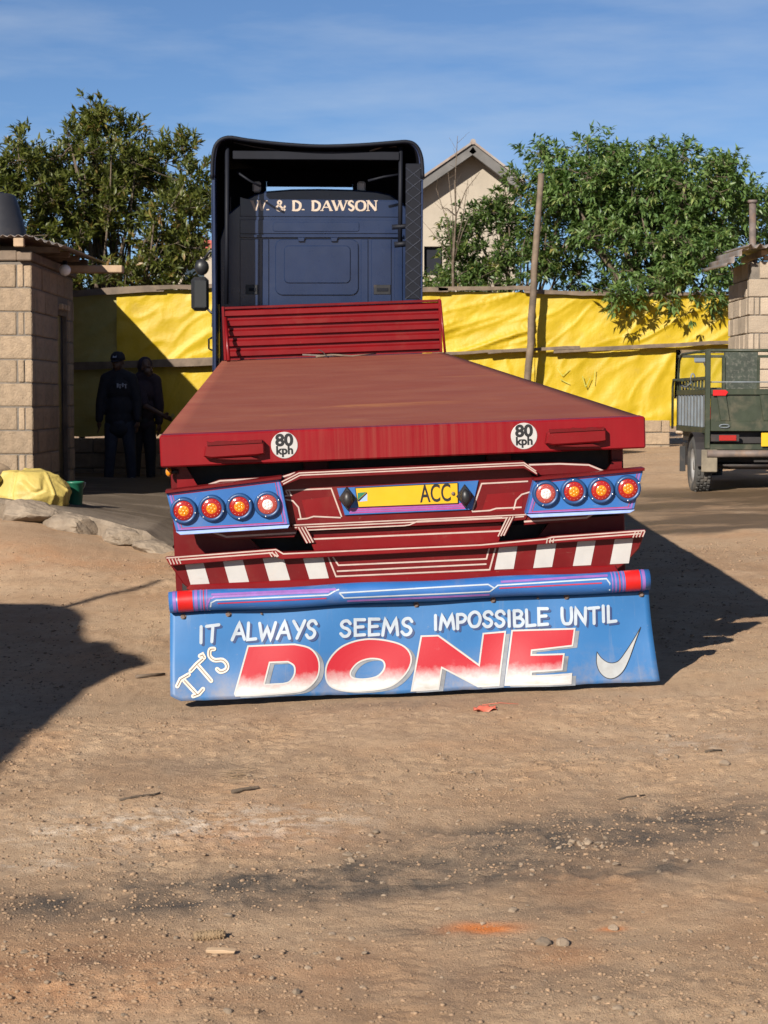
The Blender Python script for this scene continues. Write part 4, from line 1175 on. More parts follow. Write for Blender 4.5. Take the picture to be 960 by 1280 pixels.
# ------------------------------------------------------------------ flatbed trailer
trailer = empty('flatbed_trailer', mat=TM)
tag(trailer, 'dusty red flatbed semi trailer with painted tail boards and a lettered blue mud flap', 'trailer')
T = trailer
def P(*pts, k=0.0): return [rp(x, y, k) for x, y in pts]
XL = rp(200, 565)[0]; XR = rp(807, 541)[0]
ZT = (rp(200, 545)[1] + rp(807, 520)[1]) / 2; ZB = (rp(200, 585)[1] + rp(807, 560)[1]) / 2
LB = 11.85
MB().box((XL, 0, ZB), (XR, .13, ZT), .008).build('rear_beam', 'beam_paint', T)
for s_, x0, x1 in ((-1, XL, XL + .09), (1, XR - .09, XR)):
    MB().box((x0, .132, ZB + .01), (x1, LB, ZT - .014), .006).build('side_rail', 'rail_paint', T)
npl = 1
for i in range(npl):
    y0 = .133 + (LB - .133) * i / npl; y1 = .133 + (LB - .133) * (i + 1) / npl - .0012
    mb = MB(); sd = 60 + i
    x0, x1 = XL + .006, XR - .006
    mb.grid(lambda u, v_: (x0 + (x1 - x0) * u, y0 + (y1 - y0) * v_, ZT - .004 - .007 * (float(fbm(u * 3, v_ * 15, 3, 4)) + .6) * (1 - abs(2 * u - 1) ** 6) * (1 - abs(2 * v_ - 1) ** 30)), 24, 110)
    solidify(mb.build('deck_plate', 'deck_plate', T, fix=False), .006, -1)
for i in range(12):
    y0 = .5 + i * .98
    MB().box((XL + .1, y0, ZB + .03), (XR - .1, y0 + .08, ZT - .03)).build('cross_member', 'dark_steel', T)
for x in (-.52, .44):
    MB().box((x, .25, ZB - .34), (x + .13, LB - .6, ZB + .025), .006).build('chassis_rail', 'maroon_paint', T)
# headboard
h0 = LB - .06
def hp(x, y): return rp(x, y, h0)
(hxl, hzl), (hxr, hzr) = hp(277, 383), hp(551, 375)
hzt = (hzl + hzr) / 2; hzb = ZT + .002
mb = MB(); prof = []
nr = 5; zz0 = hzb; zz1 = hzt - .03; rh_ = (zz1 - zz0) / nr
for i in range(nr):
    z = zz0 + i * rh_
    prof += [(z, .03), (z + rh_ * .30, .03), (z + rh_ * .42, -.012), (z + rh_ * .80, -.012), (z + rh_ * .94, .03)]
prof.append((zz1, .03))
mb.add([(x, h0 + y, z) for z, y in prof for x in (hxl + .03, hxr - .03)], [(2 * i, 2 * i + 1, 2 * i + 3, 2 * i + 2) for i in range(len(prof) - 1)])
solidify(mb.build('headboard_sheet', 'red_paint', T, fix=False), .006, 1)
for x in (hxl, hxr - .03):
    MB().box((x, h0 - .03, hzb), (x + .028, h0 + .06, hzt + .005), .004).build('headboard_post', 'red_paint', T)
MB().box((hxl + .03, h0 - .02, hzt - .028), (hxr - .031, h0 + .05, hzt), .005).build('headboard_rail', 'maroon_paint', T)
MB().tube([(hxr - .01, h0 - .03, hzt - .01), (hxr + .015, h0 - .16, hzb)], .014, 6).build('headboard_brace', 'red_paint', T)
MB().tube([(hxl + .035, h0 - .03, hzt - .12), (hxl + .06, h0 - .34, hzb + .0)], .022, 6).build('headboard_brace', 'red_paint', T)
# rubber stops on the rear beam
for px0, px1, py0, py1, lean in ((254, 331, 549, 573, 0), (680, 756, 533, 557, 0)):
    x0, z1 = rp(px0, py0 - 1); x1, z0 = rp(px1, py1 + 1)
    zc = (rp((px0 + px1) / 2, (py0 + py1) / 2)[1])
    mb = MB(); mb.prism([(x0, zc - .030), (x0 + .01, zc + .022), (x0 + .03, zc + .040), (x1 - .01, zc + .042), (x1, zc + .034), (x1, zc - .028), (x1 - .04, zc - .034), (x0 + .04, zc - .040)], -.055, .001, .008)
    st = mb.build('step_bracket', 'red_paint', T)
    n_ = 14; mb = MB()
    tp = [(x0 + .02 + (x1 - x0 - .03) * i / n_, zc + .041 + rng.uniform(-.003, .007)) for i in range(n_ + 1)]
    mb.prism(tp + [(x1 - .01, zc + .030), (x0 + .02, zc + .026)], -.062, -.045)
    mb.build('worn_lip', 'maroon_paint', st)
    mb = MB(); mb.prism([(x0 + .06, zc - .044), (x1 - .07, zc - .041), (x1 - .03, zc - .055), ((x0 + x1) / 2, zc - .052)], -.045, -.004); mb.build('lower_lip', 'maroon_paint', st)
# speed stickers
for px, py in ((355.5, 556.5), (655, 545)):
    x, z = rp(px, py)
    stk = MB().lathe([(0, -.0035), (.066, -.0035), (.068, -.002), (.068, 0)], (x, 0, z), 'y', 40, False).build('speed_sticker', 'white_paint', T)
    text_mesh('80', .084, 'black_paint', 'lettering', stk, (x, -.0042, z + .024), width=.092, bold=.0034)
    text_mesh('kph', .058, 'black_paint', 'lettering', stk, (x, -.0042, z - .027), width=.086, bold=.0022)

# frame below the beam
for px in (217, 764):
    x = rp(px, 660, .2)[0]
    MB().box((x, .16, .34), (x + .065, .24, ZB - .002), .004).build('rear_post', 'maroon_paint', T)
MB().prism(P((221, 583), (233, 583), (250, 611), (222, 615), k=.15), .12, .155).build('gusset_plate', 'red_paint', T)
MB().prism(P((224, 664), (303, 664), (340, 702), (224, 704), k=.1), .12, .155).build('gusset_plate', 'maroon_paint', T)
MB().prism(P((764, 575), (776, 575), (776, 605), (750, 606), k=.15), .12, .155).build('gusset_plate', 'maroon_paint', T)
MB().prism(P((690, 650), (776, 645), (776, 682), (660, 690), k=.1), .12, .155).build('gusset_plate', 'maroon_paint', T)
x0 = rp(232, 700, .3)[0]; x1 = rp(766, 690, .3)[0]
MB().box((x0, .30, .42), (x1, .36, .80), .004).build('back_plate', 'dark_steel', T)
MB().box((x0, .30, .82), (x1, .36, ZB - .005), .004).build('back_plate', 'dark_steel', T)
MB().box((x0 - .03, .245, .50), (x1 + .03, .295, .60), .004).build('under_bar', 'maroon_paint', T)
x, z = rp(211, 590, .1)
sm_ = MB().ball((x, .1, z), .024, 8, .7, 1, 1).build('side_marker', 'lens_amber', T)
MB().tube([(x + .01, .1, z), (x + .05, .1, z)], .012, 6).build('marker_stem', 'dark_steel', sm_)
x, z = rp(784, 577, .1)
sm_ = MB().ball((x, .3, z), .02, 8, .7, 1, 1).build('side_marker', 'lens_amber', T)

flat = lambda k: (lambda x, z: k)
def PX(k, lay=0.0, surf=None):
    """pixel on the painted face at depth k, in the trailer's frame, lay metres proud"""
    def f_(p, extra=0.0):
        x, z = rp(p[0], p[1], k)
        return (x, (surf(x, z) if surf else k) - lay - extra, z)
    return f_
def lines(name, mat, parent, polys, w, k, lay=.0012, closed=False, surf=None):
    mb_ = MB()
    for i, pl_ in enumerate(polys):
        f_ = PX(k, lay + i * .0002, surf)
        ribbon(mb_, pl_, w, f_, closed=closed, step=12, round_=False)
    return mb_.build(name, mat, parent, fix=False)

# main tail panel with its overhanging lip
KP = -.03
panel = MB().prism(P((352, 601), (372, 592), (655, 579), (669, 598), (658, 645), (640, 650), (386, 661), (362, 657), k=KP), KP, .03, .004).build('tail_panel', 'maroon_paint', T)
lip = MB().prism(P((350, 602), (373, 590), (655, 577), (672, 589), (672, 595), (655, 584), (375, 597), (352, 608), k=-.10), -.115, KP, .004).build('panel_lip', 'maroon_paint', T)
lines('pinstripe', 'cream_line', lip, [[(352, 602.5), (374, 591.2), (655, 578.5), (670, 589)], [(354, 605), (375, 594), (655, 581.3), (671, 592)]], 1.5, -.115)
for pts, tr_ in (([(246, 611), (274, 600), (352, 595.5), (370, 590), (352, 603), (350, 607)], 0), ([(660, 580), (700, 578.5), (737, 580), (756, 588), (690, 593), (671, 594)], 1)):
    w_ = MB().prism(P(*pts, k=-.02), -.04, .02, .003).build('panel_wing', 'maroon_paint', T)
    ln = [(248, 610), (275, 601), (352, 596.5), (369, 591)] if not tr_ else [(661, 581), (700, 579.8), (736, 581.2), (754, 588.5)]
    lines('pinstripe', 'cream_line', w_, [ln], 2.0, -.04)
for pts, ln in (([(233, 664), (362, 656), (372, 662), (368, 671), (282, 674)], [(256, 662), (283, 671), (370, 666)]), ([(657, 645), (745, 638), (733, 650), (655, 656)], [(655, 652), (733, 647), (746, 640)])):
    w_ = MB().prism(P(*pts, k=-.02), -.04, .02, .003).build('panel_wing', 'maroon_paint', T)
    lines('pinstripe', 'cream_line', w_, [ln], 2.2, -.04)
# lighter inner red of the two recesses
for pts in ([(377, 625), (418, 620), (425, 645), (383, 648)], [(609, 618), (655, 614), (652, 638), (602, 640)]):
    mb = MB(); fill(mb, pts, PX(KP, .0015), 0); mb.build('inner_panel', 'red_paint', panel, fix=False)
lines('pinstripe', 'cream_line', panel, [[(357, 613), (414, 610.5), (427, 646)], [(357, 613), (361, 620)], [(361, 613), (364, 619), (356, 620)], [(356, 624), (366, 626), (373, 634), (376, 648)],
      [(372, 649), (384, 648), (392, 645.5), (404, 646), (426, 647)]], 1.8, KP, .0022)
lines('pinstripe', 'cream_line', panel, [[(590, 639), (602, 604.5), (660, 601.5)], [(590, 639.5), (612, 638), (620, 635.5), (652, 634)], [(642, 637), (645, 625), (652, 618), (662, 615)]], 1.8, KP, .0022)
# number plate niche
niche = MB().prism(P((421, 610), (598, 600.5), (590, 637), (431, 644), k=KP), KP - .012, KP - .0005, .003).build('plate_niche', 'blue_sign', T)
KN = KP - .012
mb = MB(); fill(mb, [(436, 635.5), (583, 628.5), (581, 636), (437, 642)], PX(KN, .001), 0); mb.build('magenta_band', 'magenta_line', niche, fix=False)
lines('pinstripe', 'violet_line', niche, [[(437, 637.5), (582, 631)], [(437, 640), (581, 633.5)]], 1.2, KN, .002)
pts = P((444, 610), (572, 603.5), (572.5, 629), (448, 634), k=KN)
plate = MB().prism(pts, KN - .006, KN - .0015, .002).build('number_plate', 'plate_yellow', T)
KQ = KN - .006
ac = rp(544.5, 617.5, KQ)
o = text_mesh('ACC', .128, 'black_paint', 'lettering', plate, (0, 0, 0), width=.158, bold=.0015)
o.location = (ac[0], KQ - .0009, ac[1]); o.rotation_euler = (0, R(-.5), 0)
lines('plate_rim', 'black_paint', plate, [[(444, 610), (572, 603.5), (572.5, 629), (448, 634)]], .9, KQ, .0008, True)
for col, pts in (('bucket_green', [(447, 616), (458, 615), (447, 625)]), ('sky_line', [(459, 617), (459, 626), (449, 627)]), ('black_paint', [(447, 625.5), (458.5, 615.3), (459, 617), (448.5, 627)])):
    mb = MB(); fill(mb, pts, PX(KQ, .0010), 0); mb.build('flag_print', col, plate, fix=False)
x, z = rp(566.5, 617, KQ); MB().ball((x, KQ - .003, z), .010, 8, 1, .6, 1).build('screw', 'bolt_rust', plate)
for px, py in ((434, 623), (581, 620)):
    x, z = rp(px, py, KN)
    mb = MB(); mb.prism([(x - .045, z), (x, z + .062), (x + .045, z), (x, z - .062)], KN - .020, KN - .001, .006)
    o = mb.build('plate_lamp', 'black_plastic', T)
    MB().ball((x, KN - .040, z), .030, 10, .9, 1.0, 1.35).build('lamp_cover', 'black_plastic', o)
# stepped bars below the panel
KS = -.05
bar = MB().prism(P((364, 656), (660, 643), (657, 650), (628, 652.5), (384, 664), (366, 662), k=KS), KS, .02, .003).build('stepped_bar', 'maroon_paint', T)
lines('pinstripe', 'cream_line', bar, [[(366, 656.5), (659, 643.2)], [(368, 659.5), (630, 647.5), (655, 645.5)]], 1.5, KS)
lines('pinstripe', 'cream_line', bar, [[(384, 662.5), (505, 657), (512, 656), (522, 651.5), (628, 646.8)]], 1.5, KS, .0022)
bar = MB().prism(P((386, 672), (630, 661), (623, 680), (604, 683), (394, 692), k=KS), KS + .01, .02, .003).build('stepped_bar', 'red_paint', T)
lines('pinstripe', 'cream_line', bar, [[(389, 674), (628, 663.5)]], 2.0, KS + .01)
MB().prism(P((388, 664.5), (626, 653.5), (628, 661), (388, 672), k=-.01), -.012, .02).build('stepped_back', 'maroon_paint', T)
for ln in ([[(373, 659), (384, 679)], [(377, 659), (388, 678.5)], [(381, 658.5), (391.5, 678)]], [[(638, 646), (626, 670)], [(634, 646.5), (622.5, 670.5)], [(641.5, 645.5), (629.5, 669.5)]]):
    mb = MB()
    for i, l_ in enumerate(ln): ribbon(mb, l_, 1.6, PX(-.056, .0005 * i), step=20, round_=False)
    mb.build('pinstripe', 'cream_line', T, fix=False)
    a_, b_ = ln[0], ln[-1] 
    x0s = sorted([a_, b_], key=lambda q_: q_[0][0])
    lo_, hi_ = x0s
    MB().prism(P((lo_[0][0] - 2, lo_[0][1]), (hi_[0][0] + 2, hi_[0][1]), (hi_[1][0] + 2, hi_[1][1]), (lo_[1][0] - 2, lo_[1][1]), k=-.055), -.0552, .02).build('stripe_strut', 'maroon_paint', T)

# lamp boards with four round lamps each
KL = -.10
def lamp(px, py, mid, lens, seed):
    x, z = rp(px, py, KL)
    Rr = .0685
    hs = MB().lathe([(.050, -.020), (.056, -.027), (.064, -.024), (Rr, -.012), (Rr, .0)], (x, KL, z), 'y', 28).build('tail_lamp', 'lamp_ring_blue', T)
    MB().lathe([(0, -.0245), (.030, -.0242), (.047, -.0225), (.0505, -.018)], (x, KL, z), 'y', 24).build('lens', lens, hs)
    mb_ = MB(); rr = random.Random(seed); a0 = rr.uniform(0, 6)
    mb_.lathe([(0, -.0262), (.024, -.0258), (.027, -.0238)], (x, KL, z), 'y', 20)
    for j in range(6):
        t = a0 + j * math.pi / 3
        mb_.ball((x + .0165 * math.cos(t), KL - .0262, z + .0165 * math.sin(t)), .0072, 6, 1, .4, 1)
    mb_.ball((x, KL - .0262, z), .0072, 6, 1, .4, 1)
    mb_.build('led_cluster', mid, hs)
    mb_ = MB()
    for j in range(14):
        t = a0 + .2 + j * 2 * math.pi / 14
        mb_.ball((x + .041 * math.cos(t), KL - .0232, z + .041 * math.sin(t)), .0036, 4, 1, .5, 1)
    mb_.build('led_ring', 'lens_pink', hs)
    for j in range(3):
        t = a0 + 1.0 + j * 2.1
        MB().ball((x + .060 * math.cos(t), KL - .026, z + .060 * math.sin(t)), .0042, 6, 1, .7, 1).build('screw', 'screw_steel', hs)
for quad, cs in (([(208, 617), (351, 599), (362, 655), (220, 663.5)], [(229.7, 638), (264.7, 635), (299.4, 632.8), (334.4, 630.2)]),
                 ([(668, 601), (804, 588.5), (793, 636), (657.5, 642)], [(681.7, 616.7), (716.7, 614), (750.7, 612.6), (784.3, 610.3)])):
    left = quad[0][0] < 400
    bd = MB().prism(P(*quad, k=KL), KL, KL + .07, .004).build('lamp_board', 'blue_sign', T)
    q_ = [Vector(a) for a in quad]; cen = sum(q_, Vector((0, 0))) / 4
    ins = [p + (cen - p).normalized() * 4.5 for p in q_]; ins2 = [p + (cen - p).normalized() * 8 for p in q_]
    lines('border_line', 'violet_line', bd, [ins], 2.2, KL, .0012, True)
    lines('border_line', 'crimson_line', bd, [ins2], .8, KL, .0015, True)
    t0, t1, b1, b0 = quad
    MB().prism(P((t0[0] - 1, t0[1] - 4), (t1[0] + 1, t1[1] - 4), (t1[0] + 1, t1[1] - .5), (t0[0] - 1, t0[1] - .5), k=KL), KL - .022, KL + .07, .002).build('board_top_lip', 'maroon_paint', T)
    MB().prism(P((b0[0], b0[1] + 1), (b1[0], b1[1] + 1), (b1[0] - 2 if left else b1[0] - 6, b1[1] + 5), (b0[0] + 6, b0[1] + 5), k=KL), KL - .014, KL + .06, .003).build('board_bottom_lip', 'sky_line', T)
    for i, (px, py) in enumerate(cs):
        clear = (i == 3) if left else (i == 0)
        lamp(px, py, 'lens_clear' if clear else 'lens_amber', 'lens_pink' if clear else 'lens_red', i + (0 if left else 10))

# lower bumper with red and white stripes
KB = -.06
bmp_ = MB().prism(P((211, 704), (345, 693), (600, 684), (690, 676), (806, 668), (799, 686), (783, 704), (768, 715), (239, 739), (229, 730), k=KB), KB, .05, .006).build('bumper_board', 'maroon_paint', T)
MB().prism(P((239, 730.5), (768, 706), (772, 713), (768, 716), (239, 740), (233, 735), k=KB), KB - .022, KB - .001, .006).build('bumper_foot', 'red_paint', bmp_)
fl_ = MB().prism(P((207, 697), (345, 686.5), (354, 691.5), (600, 680.5), (682, 673), (690, 671), (807, 662.5), (802, 671), (690, 679), (600, 686), (352, 699), (345, 696), (213, 707), k=-.10), -.115, -.055, .004).build('bumper_flange', 'red_paint', T)
lines('pinstripe', 'cream_line', fl_, [[(208, 697.5), (345, 687), (354, 692.3), (600, 681.3), (682, 673.8), (690, 671.5), (806, 663.2)], [(222, 700), (340, 691), (347, 696)], [(686, 676.5), (696, 675), (800, 667)]], 1.7, -.115)
lines('pinstripe', 'cream_line', fl_, [[(211 + 4 * i, 698.5 - .3 * i), (214 + 4 * i, 705.5 - .3 * i)] for i in range(4)] + [[(336 + 4 * i, 690 - .3 * i), (340 + 4 * i, 696 - .3 * i)] for i in range(3)]
      + [[(806 - 4 * i, 664 + .3 * i), (803 - 4 * i, 671 + .3 * i)] for i in range(4)] + [[(684 + 4 * i, 673.5 - .3 * i), (683 + 4 * i, 679 - .3 * i)] for i in range(3)], 1.4, -.115, .0016)
for st_ in ([(230, 702), (253.4, 700), (262, 730), (238.6, 731.7)], [(278, 699), (302.7, 697.5), (311.4, 727.5), (286.7, 729.3)], [(328, 696.5), (353.6, 695), (362.8, 725.2), (337, 727)], [(377.7, 694.5), (403, 693), (411, 722.5), (387, 724.3)],
            [(624, 683), (647, 681.5), (642, 711), (618, 712)], [(671.7, 680.5), (695.5, 679), (690, 708.6), (666.5, 710)], [(722, 677), (744.6, 675.5), (738.5, 706.3), (716, 707.4)], [(768.4, 674.2), (791.3, 672.8), (786, 704), (762.3, 705.2)]):
    mb = MB(); fill(mb, st_, PX(KB, .0015), 1); mb.build('white_stripe', 'white_paint', bmp_, fix=False)
lines('pinstripe', 'cream_line', bmp_, [[(409, 693), (420, 720.5), (612, 712), (620, 682.5)], [(414, 693), (423, 706.5), (608, 698.5), (612, 683)], [(421, 714), (608, 705)], ], 1.9, KB, .002)
x, z = rp(228, 734, 0); MB().box((x, -.02, z - .02), (x + .06, .03, z + .02), .004).build('hook_block', 'dark_steel', T)
# rolled top of the flap
KR = -.12
(ra, za), (rb_, zb_) = rp(211, 755, KR - .05), rp(813.5, 727, KR - .05)
RR = .0535
mb = MB(); nn_ = 40
mb.tube([(ra + (rb_ - ra) * i / nn_, KR, za + (zb_ - za) * i / nn_ + .004 * math.sin(i * .5)) for i in range(nn_ + 1)], RR, 24)
roll = mb.build('flap_roll', 'blue_sign', T)
def rollz(x): t = (x - ra) / (rb_ - ra); return za + (zb_ - za) * t + .004 * math.sin(t * nn_ * .5)
def rollmap(lay):
    def f_(p, extra=0.0):
        x, z = rp(p[0], p[1], KR - .045)
        s_ = max(-.985, min(.985, (z - rollz(x)) / RR)); q_ = RR + lay + extra
        return (x, KR - q_ * math.sqrt(1 - s_ * s_), rollz(x) + q_ * s_)
    return f_
def rollband(px0, px1, mat, lay=.0012):
    x0, x1 = rp(px0, 755, KR - .05)[0], rp(px1, 755 if px1 < 500 else 727, KR - .05)[0]
    if px0 > 500: x0 = rp(px0, 727, KR - .05)[0]
    mb_ = MB(); mb_.tube([(x0, KR, rollz(x0)), (x1, KR, rollz(x1))], RR + lay, 24, caps=False)
    mb_.build('roll_band', mat, roll, fix=False)
rollband(222, 241, 'bright_red'); rollband(782, 801, 'bright_red')
for a, b_, m_ in ((216, 220, 'violet_line'), (243, 247, 'violet_line'), (250, 252, 'violet_line'), (254, 255.5, 'crimson_line'), (258, 259.5, 'violet_line'),
                  (803, 807, 'violet_line'), (778, 780.5, 'violet_line'), (774, 775.5, 'crimson_line'), (769, 771, 'violet_line'), (765, 766.5, 'violet_line')):
    rollband(a, b_, m_)
def rlines(mat, polys, w):
    for i, pl_ in enumerate(polys):
        mb_ = MB(); ribbon(mb_, pl_, w, rollmap(.0015 + .0003 * i), step=5, round_=False)
        mb_.build('roll_pinstripe', mat, roll, fix=False)
rlines('letter_white', [[(262, 764), (264, 753), (270, 750), (410, 743.5), (420, 738), (424, 737)], [(424, 741), (610, 730.5), (618, 735)], [(424, 741), (430, 747), (560, 741.5), (612, 739), (622, 731.5), (758, 723.5), (762, 729), (762, 738)]], 1.7)
rlines('violet_line', [[(258, 758), (262, 748), (268, 746), (412, 739.5)], [(264, 743.5), (420, 737)], [(626, 727.5), (760, 720)], [(434, 751), (612, 743)]], 2.4)
rlines('crimson_line', [[(272, 754), (408, 747.5)], [(624, 735), (752, 728.5)]], 1.5)

# mud flap
KF = -.125
fx0, fx1 = rp(212, 800, KF)[0], rp(817, 790, KF)[0]
def flap_edge(px):  # bottom edge in pixels
    t = (px - 212) / 610
    return 875 - 26 * t + 3.2 * math.exp(-((t - .47) / .16) ** 2) - 1.0 * math.exp(-((t - .74) / .08) ** 2)
def surf_f(x, z):
    u = (x - fx0) / (fx1 - fx0)
    ztop = rollz(x) - .04
    t = max(0.0, min(1.3, (ztop - z) / .42))
    return KF + .03 - .05 * t - (.05 * max(0.0, u - .55) + .02) * t * t - .017 * math.sin(u * 9.0 + 1.0) * t - .006 * math.sin(u * 23 + t * 3) - .004 * math.sin(u * 41 - t * 5) * t
def flap_pt(u, v_):
    pxt = 212 + 601.5 * u; pyt = 767 - 28 * u
    pxb = 213.5 + 609 * u; 
    e = 7 * max(0.0, .02 - u) / .02
    pyb = flap_edge(212 + 610 * u) - e + .9 * float(fbm(u * 40, 3.1, 3, 17))
    px, py = pxt + (pxb - pxt) * (v_ ** 1.5), pyt + (pyb - pyt) * v_
    x, z = rp(px, py, KF - .02)
    return (x, surf_f(x, z), z)
mb = MB(); mb.grid(flap_pt, 90, 24)
flap = solidify(mb.build('mud_flap', 'flap_blue', T, fix=False), .007, 1)
FM = PX(KF - .02, .003, surf_f); FS = PX(KF - .02, .0015, surf_f)
def shifted(mp_, dx, dy, lay=0): return lambda p, e=0.0: mp_((p[0] + dx, p[1] + dy), e)
WORDS = (('IT', [(249, 783), (273, 781), (272, 805.5), (249, 807)], .22), ('ALWAYS', [(291, 779.5), (396, 774.5), (394, 800), (290, 804)], .20), ('SEEMS', [(426, 775.5), (516, 771.5), (515, 796), (426, 799)], .26),
         ('IMPOSSIBLE', [(543, 768.5), (685, 759.5), (685, 783.5), (543, 790)], .22), ('UNTIL', [(703, 759.5), (771, 757), (771, 780.5), (703, 783)], .24))
WORDS = [(w_, [(q_[0][0], q_[0][1] + 1.8), (q_[1][0], q_[1][1] + 1.8), (q_[2][0], q_[2][1] - 2.6), (q_[3][0], q_[3][1] - 2.6)], g_) for w_, q_, g_ in WORDS]
for i, (w_, q_, g_) in enumerate(WORDS):
    mb = MB(); mb2 = MB()
    word(mb, w_, q_, 3.9, FM, g_, .05, 5 + i)
    word(mb2, w_, q_, 3.9, shifted(FS, 2.6, 2.4), g_, .05, 5 + i)
    mb.build('lettering', 'letter_white', flap, fix=False)
    mb2.build('letter_shadow', 'dark_blue_line', flap, fix=False)
# DONE
def arcpts(pts, n_): return resample(pts, n_)
N_ = 48
def loopn(pts, n_=N_):
    P_ = [Vector(p) for p in pts]; P_.append(P_[0]); seg = [(b_ - a_).length for a_, b_ in zip(P_, P_[1:])]; tot = sum(seg); out_ = []
    for i in range(n_):
        s_ = tot * i / n_; j = 0
        while s_ > seg[j] and j < len(seg) - 1: s_ -= seg[j]; j += 1
        out_.append(P_[j].lerp(P_[j + 1], s_ / seg[j]))
    return out_
Dout = [(310, 808.5), (352, 806.5)] + [tuple(p) for p in catmull([(368, 805.8), (388, 811), (398.5, 826), (396.5, 846), (381, 861), (362, 864.5)], 6)] + [(330, 866), (293, 867.5)]
Din = [(337, 828), (352, 827.3)] + [tuple(p) for p in catmull([(360, 827), (367.5, 832), (368, 842), (362, 851), (354, 853.5)], 6)] + [(342, 854), (330, 854.5)]
Oout = [tuple(p) for p in catmull([(461, 800), (428, 809), (409, 830), (409, 852), (425, 862), (455, 863), (487, 857), (508, 840), (514, 821), (500, 806)], 6, True)]
Oin = [tuple(p) for p in catmull([(463, 824), (448, 829), (438.5, 840), (441, 847.5), (456, 849), (472, 845), (480.5, 835), (478, 826)], 6, True)]
NN = [(527, 796), (548, 795), (598.5, 831), (604.6, 792.7), (632, 790.2), (622, 854), (596.5, 856), (552, 834), (547.5, 860.3), (514, 862)]
EE = [(640.5, 788.8), (718.5, 786), (715, 806.5), (664, 812), (663.3, 817.5), (704, 816.5), (700.7, 834.8), (662.5, 837.3), (661.8, 842.6), (712.4, 840), (711, 851.3), (630, 853.6)]
M('letter_grey', (0.17, 0.18, 0.20), 0.6, 0.25, 14, (0.06, 0.06, 0.07), 0.4, 9)
def big_letter():
    ms.build('letter_shade', 'letter_grey', flap, fix=False); mb.build('big_letter', 'letter_fade', flap, fix=False); mo.build('letter_outline', 'white_paint', flap, fix=False)
FD = PX(KF - .02, .0045, surf_f); FO = PX(KF - .02, .0056, surf_f)
def match(o_, i_):
    o_ = loopn(o_, 64); i_ = loopn(i_, 64); return o_, i_
for o_, i_ in (match(Dout, Din), match(Oout, Oin)):
    mb, ms, mo = MB(), MB(), MB()
    ringfill(mb, o_, i_, FD); ringfill(ms, o_, i_, shifted(PX(KF - .02, .0025, surf_f), 6, 2.5)); 
    ribbon(mo, o_, 2.0, FO, True, 4); ribbon(mo, i_, 2.0, FO, True, 4); big_letter()
for p_ in (NN, EE):
    mb, ms, mo = MB(), MB(), MB()
    fill(mb, p_, FD, 3); fill(ms, p_, shifted(PX(KF - .02, .0025, surf_f), 6, 2.5), 3); ribbon(mo, p_, 2.0, FO, True, 5); big_letter()
# slanted IT'S
ITS = ([[(222, 856), (226, 848), (236, 842.5)], [(230.5, 849.5), (247, 866.5)], [(242, 868), (249, 865.5), (254, 860)]], [[(238.5, 838), (246, 830), (253.5, 823.5)], [(247, 831), (264, 850)]], [[(250, 820), (253, 818.5), (255, 822)]],
       [[tuple(p) for p in catmull([(267.5, 811.5), (262.5, 812.5), (262, 820), (268, 825), (278, 825), (283.5, 830), (283, 836), (276, 839), (271.5, 836)], 4)]][0:1])
l_ = 0
M('letter_tan', (0.52, 0.46, 0.40), 0.6, 0.2, 14)
for grp in ITS:
    mb = MB(); mr_ = MB()
    for s_ in grp:
        l_ += 1
        ribbon(mb, s_, 5.4, lambda p, e=0.0, l_=l_: FM(p, e + l_ * .0002), step=3)
        ribbon(mr_, s_, .9, lambda p, e=0.0, l_=l_: FM(p, e + .002 + l_ * .0002), step=3)
    mb.build('lettering', 'letter_tan', flap, fix=False); mr_.build('letter_core', 'rust_pipe', flap, fix=False)
SW = [tuple(p) for p in catmull([(802, 784.5), (795, 801), (786, 822), (777, 837), (766, 845), (756, 845), (748, 838), (744.5, 827), (745.5, 814)], 5)] + [tuple(p) for p in catmull([(745.5, 814), (751, 821.5), (760, 827), (771, 825.5), (781, 815), (792, 800), (802, 784.5)], 5)][1:-1]
mb = MB(); fill(mb, SW, FM, 1); mb.build('tick_mark', 'tick_silver', flap, fix=False)
mb = MB(); ribbon(mb, SW, .8, PX(KF - .02, .0045, surf_f), True, 3); mb.build('tick_outline', 'black_paint', flap, fix=False)
for px, py in ((229, 771.5), (285.5, 768.5), (327, 768), (521, 757), (617, 751), (673, 748.5), (709, 747), (803, 744)):
    x, z = rp(px, py, KF); y = surf_f(x, z)
    big_ = px in (229, 285.5, 521, 617, 709, 803)
    mb = MB(); r_ = .016 if big_ else .007
    mb.lathe([(0, -.014), (r_ * .55, -.014), (r_ * .62, -.009), (r_ * .62, -.004), (r_, -.0035), (r_, .001)], (x, y, z), 'y', 6 if big_ else 8, False)
    mb.build('bolt', 'bolt_rust', T)

# running gear
def wheel_meshes(r, w_, rim):
    ty = MB().lathe([(rim, -w_ / 2 + .02), (rim + .02, -w_ / 2), (r * .86, -w_ / 2 - .005), (r * .96, -w_ / 2 + .015), (r, -w_ / 2 + .04), (r, -.012), (r - .012, -.008), (r - .012, .008), (r, .012), (r, w_ / 2 - .04), (r * .96, w_ / 2 - .015), (r * .86, w_ / 2 + .005), (rim + .02, w_ / 2), (rim, w_ / 2 - .02)], (0, 0, 0), 'x', 40).mesh('tyre')
    ty.materials.append(MATS['black_rubber'])
    rm = MB().lathe([(0, -.04), (.09, -.05), (.10, -.02), (rim * .75, .02), (rim * .8, -w_ / 2 + .03), (rim, -w_ / 2 + .03), (rim, w_ / 2 - .03), (rim * .8, w_ / 2 - .03), (rim * .78, .04), (.10, .03), (0, .03)], (0, 0, 0), 'x', 32).mesh('rim')
    rm.materials.append(MATS['rim_steel'])
    return ty, rm
TY, RM = wheel_meshes(.49, .27, .29)
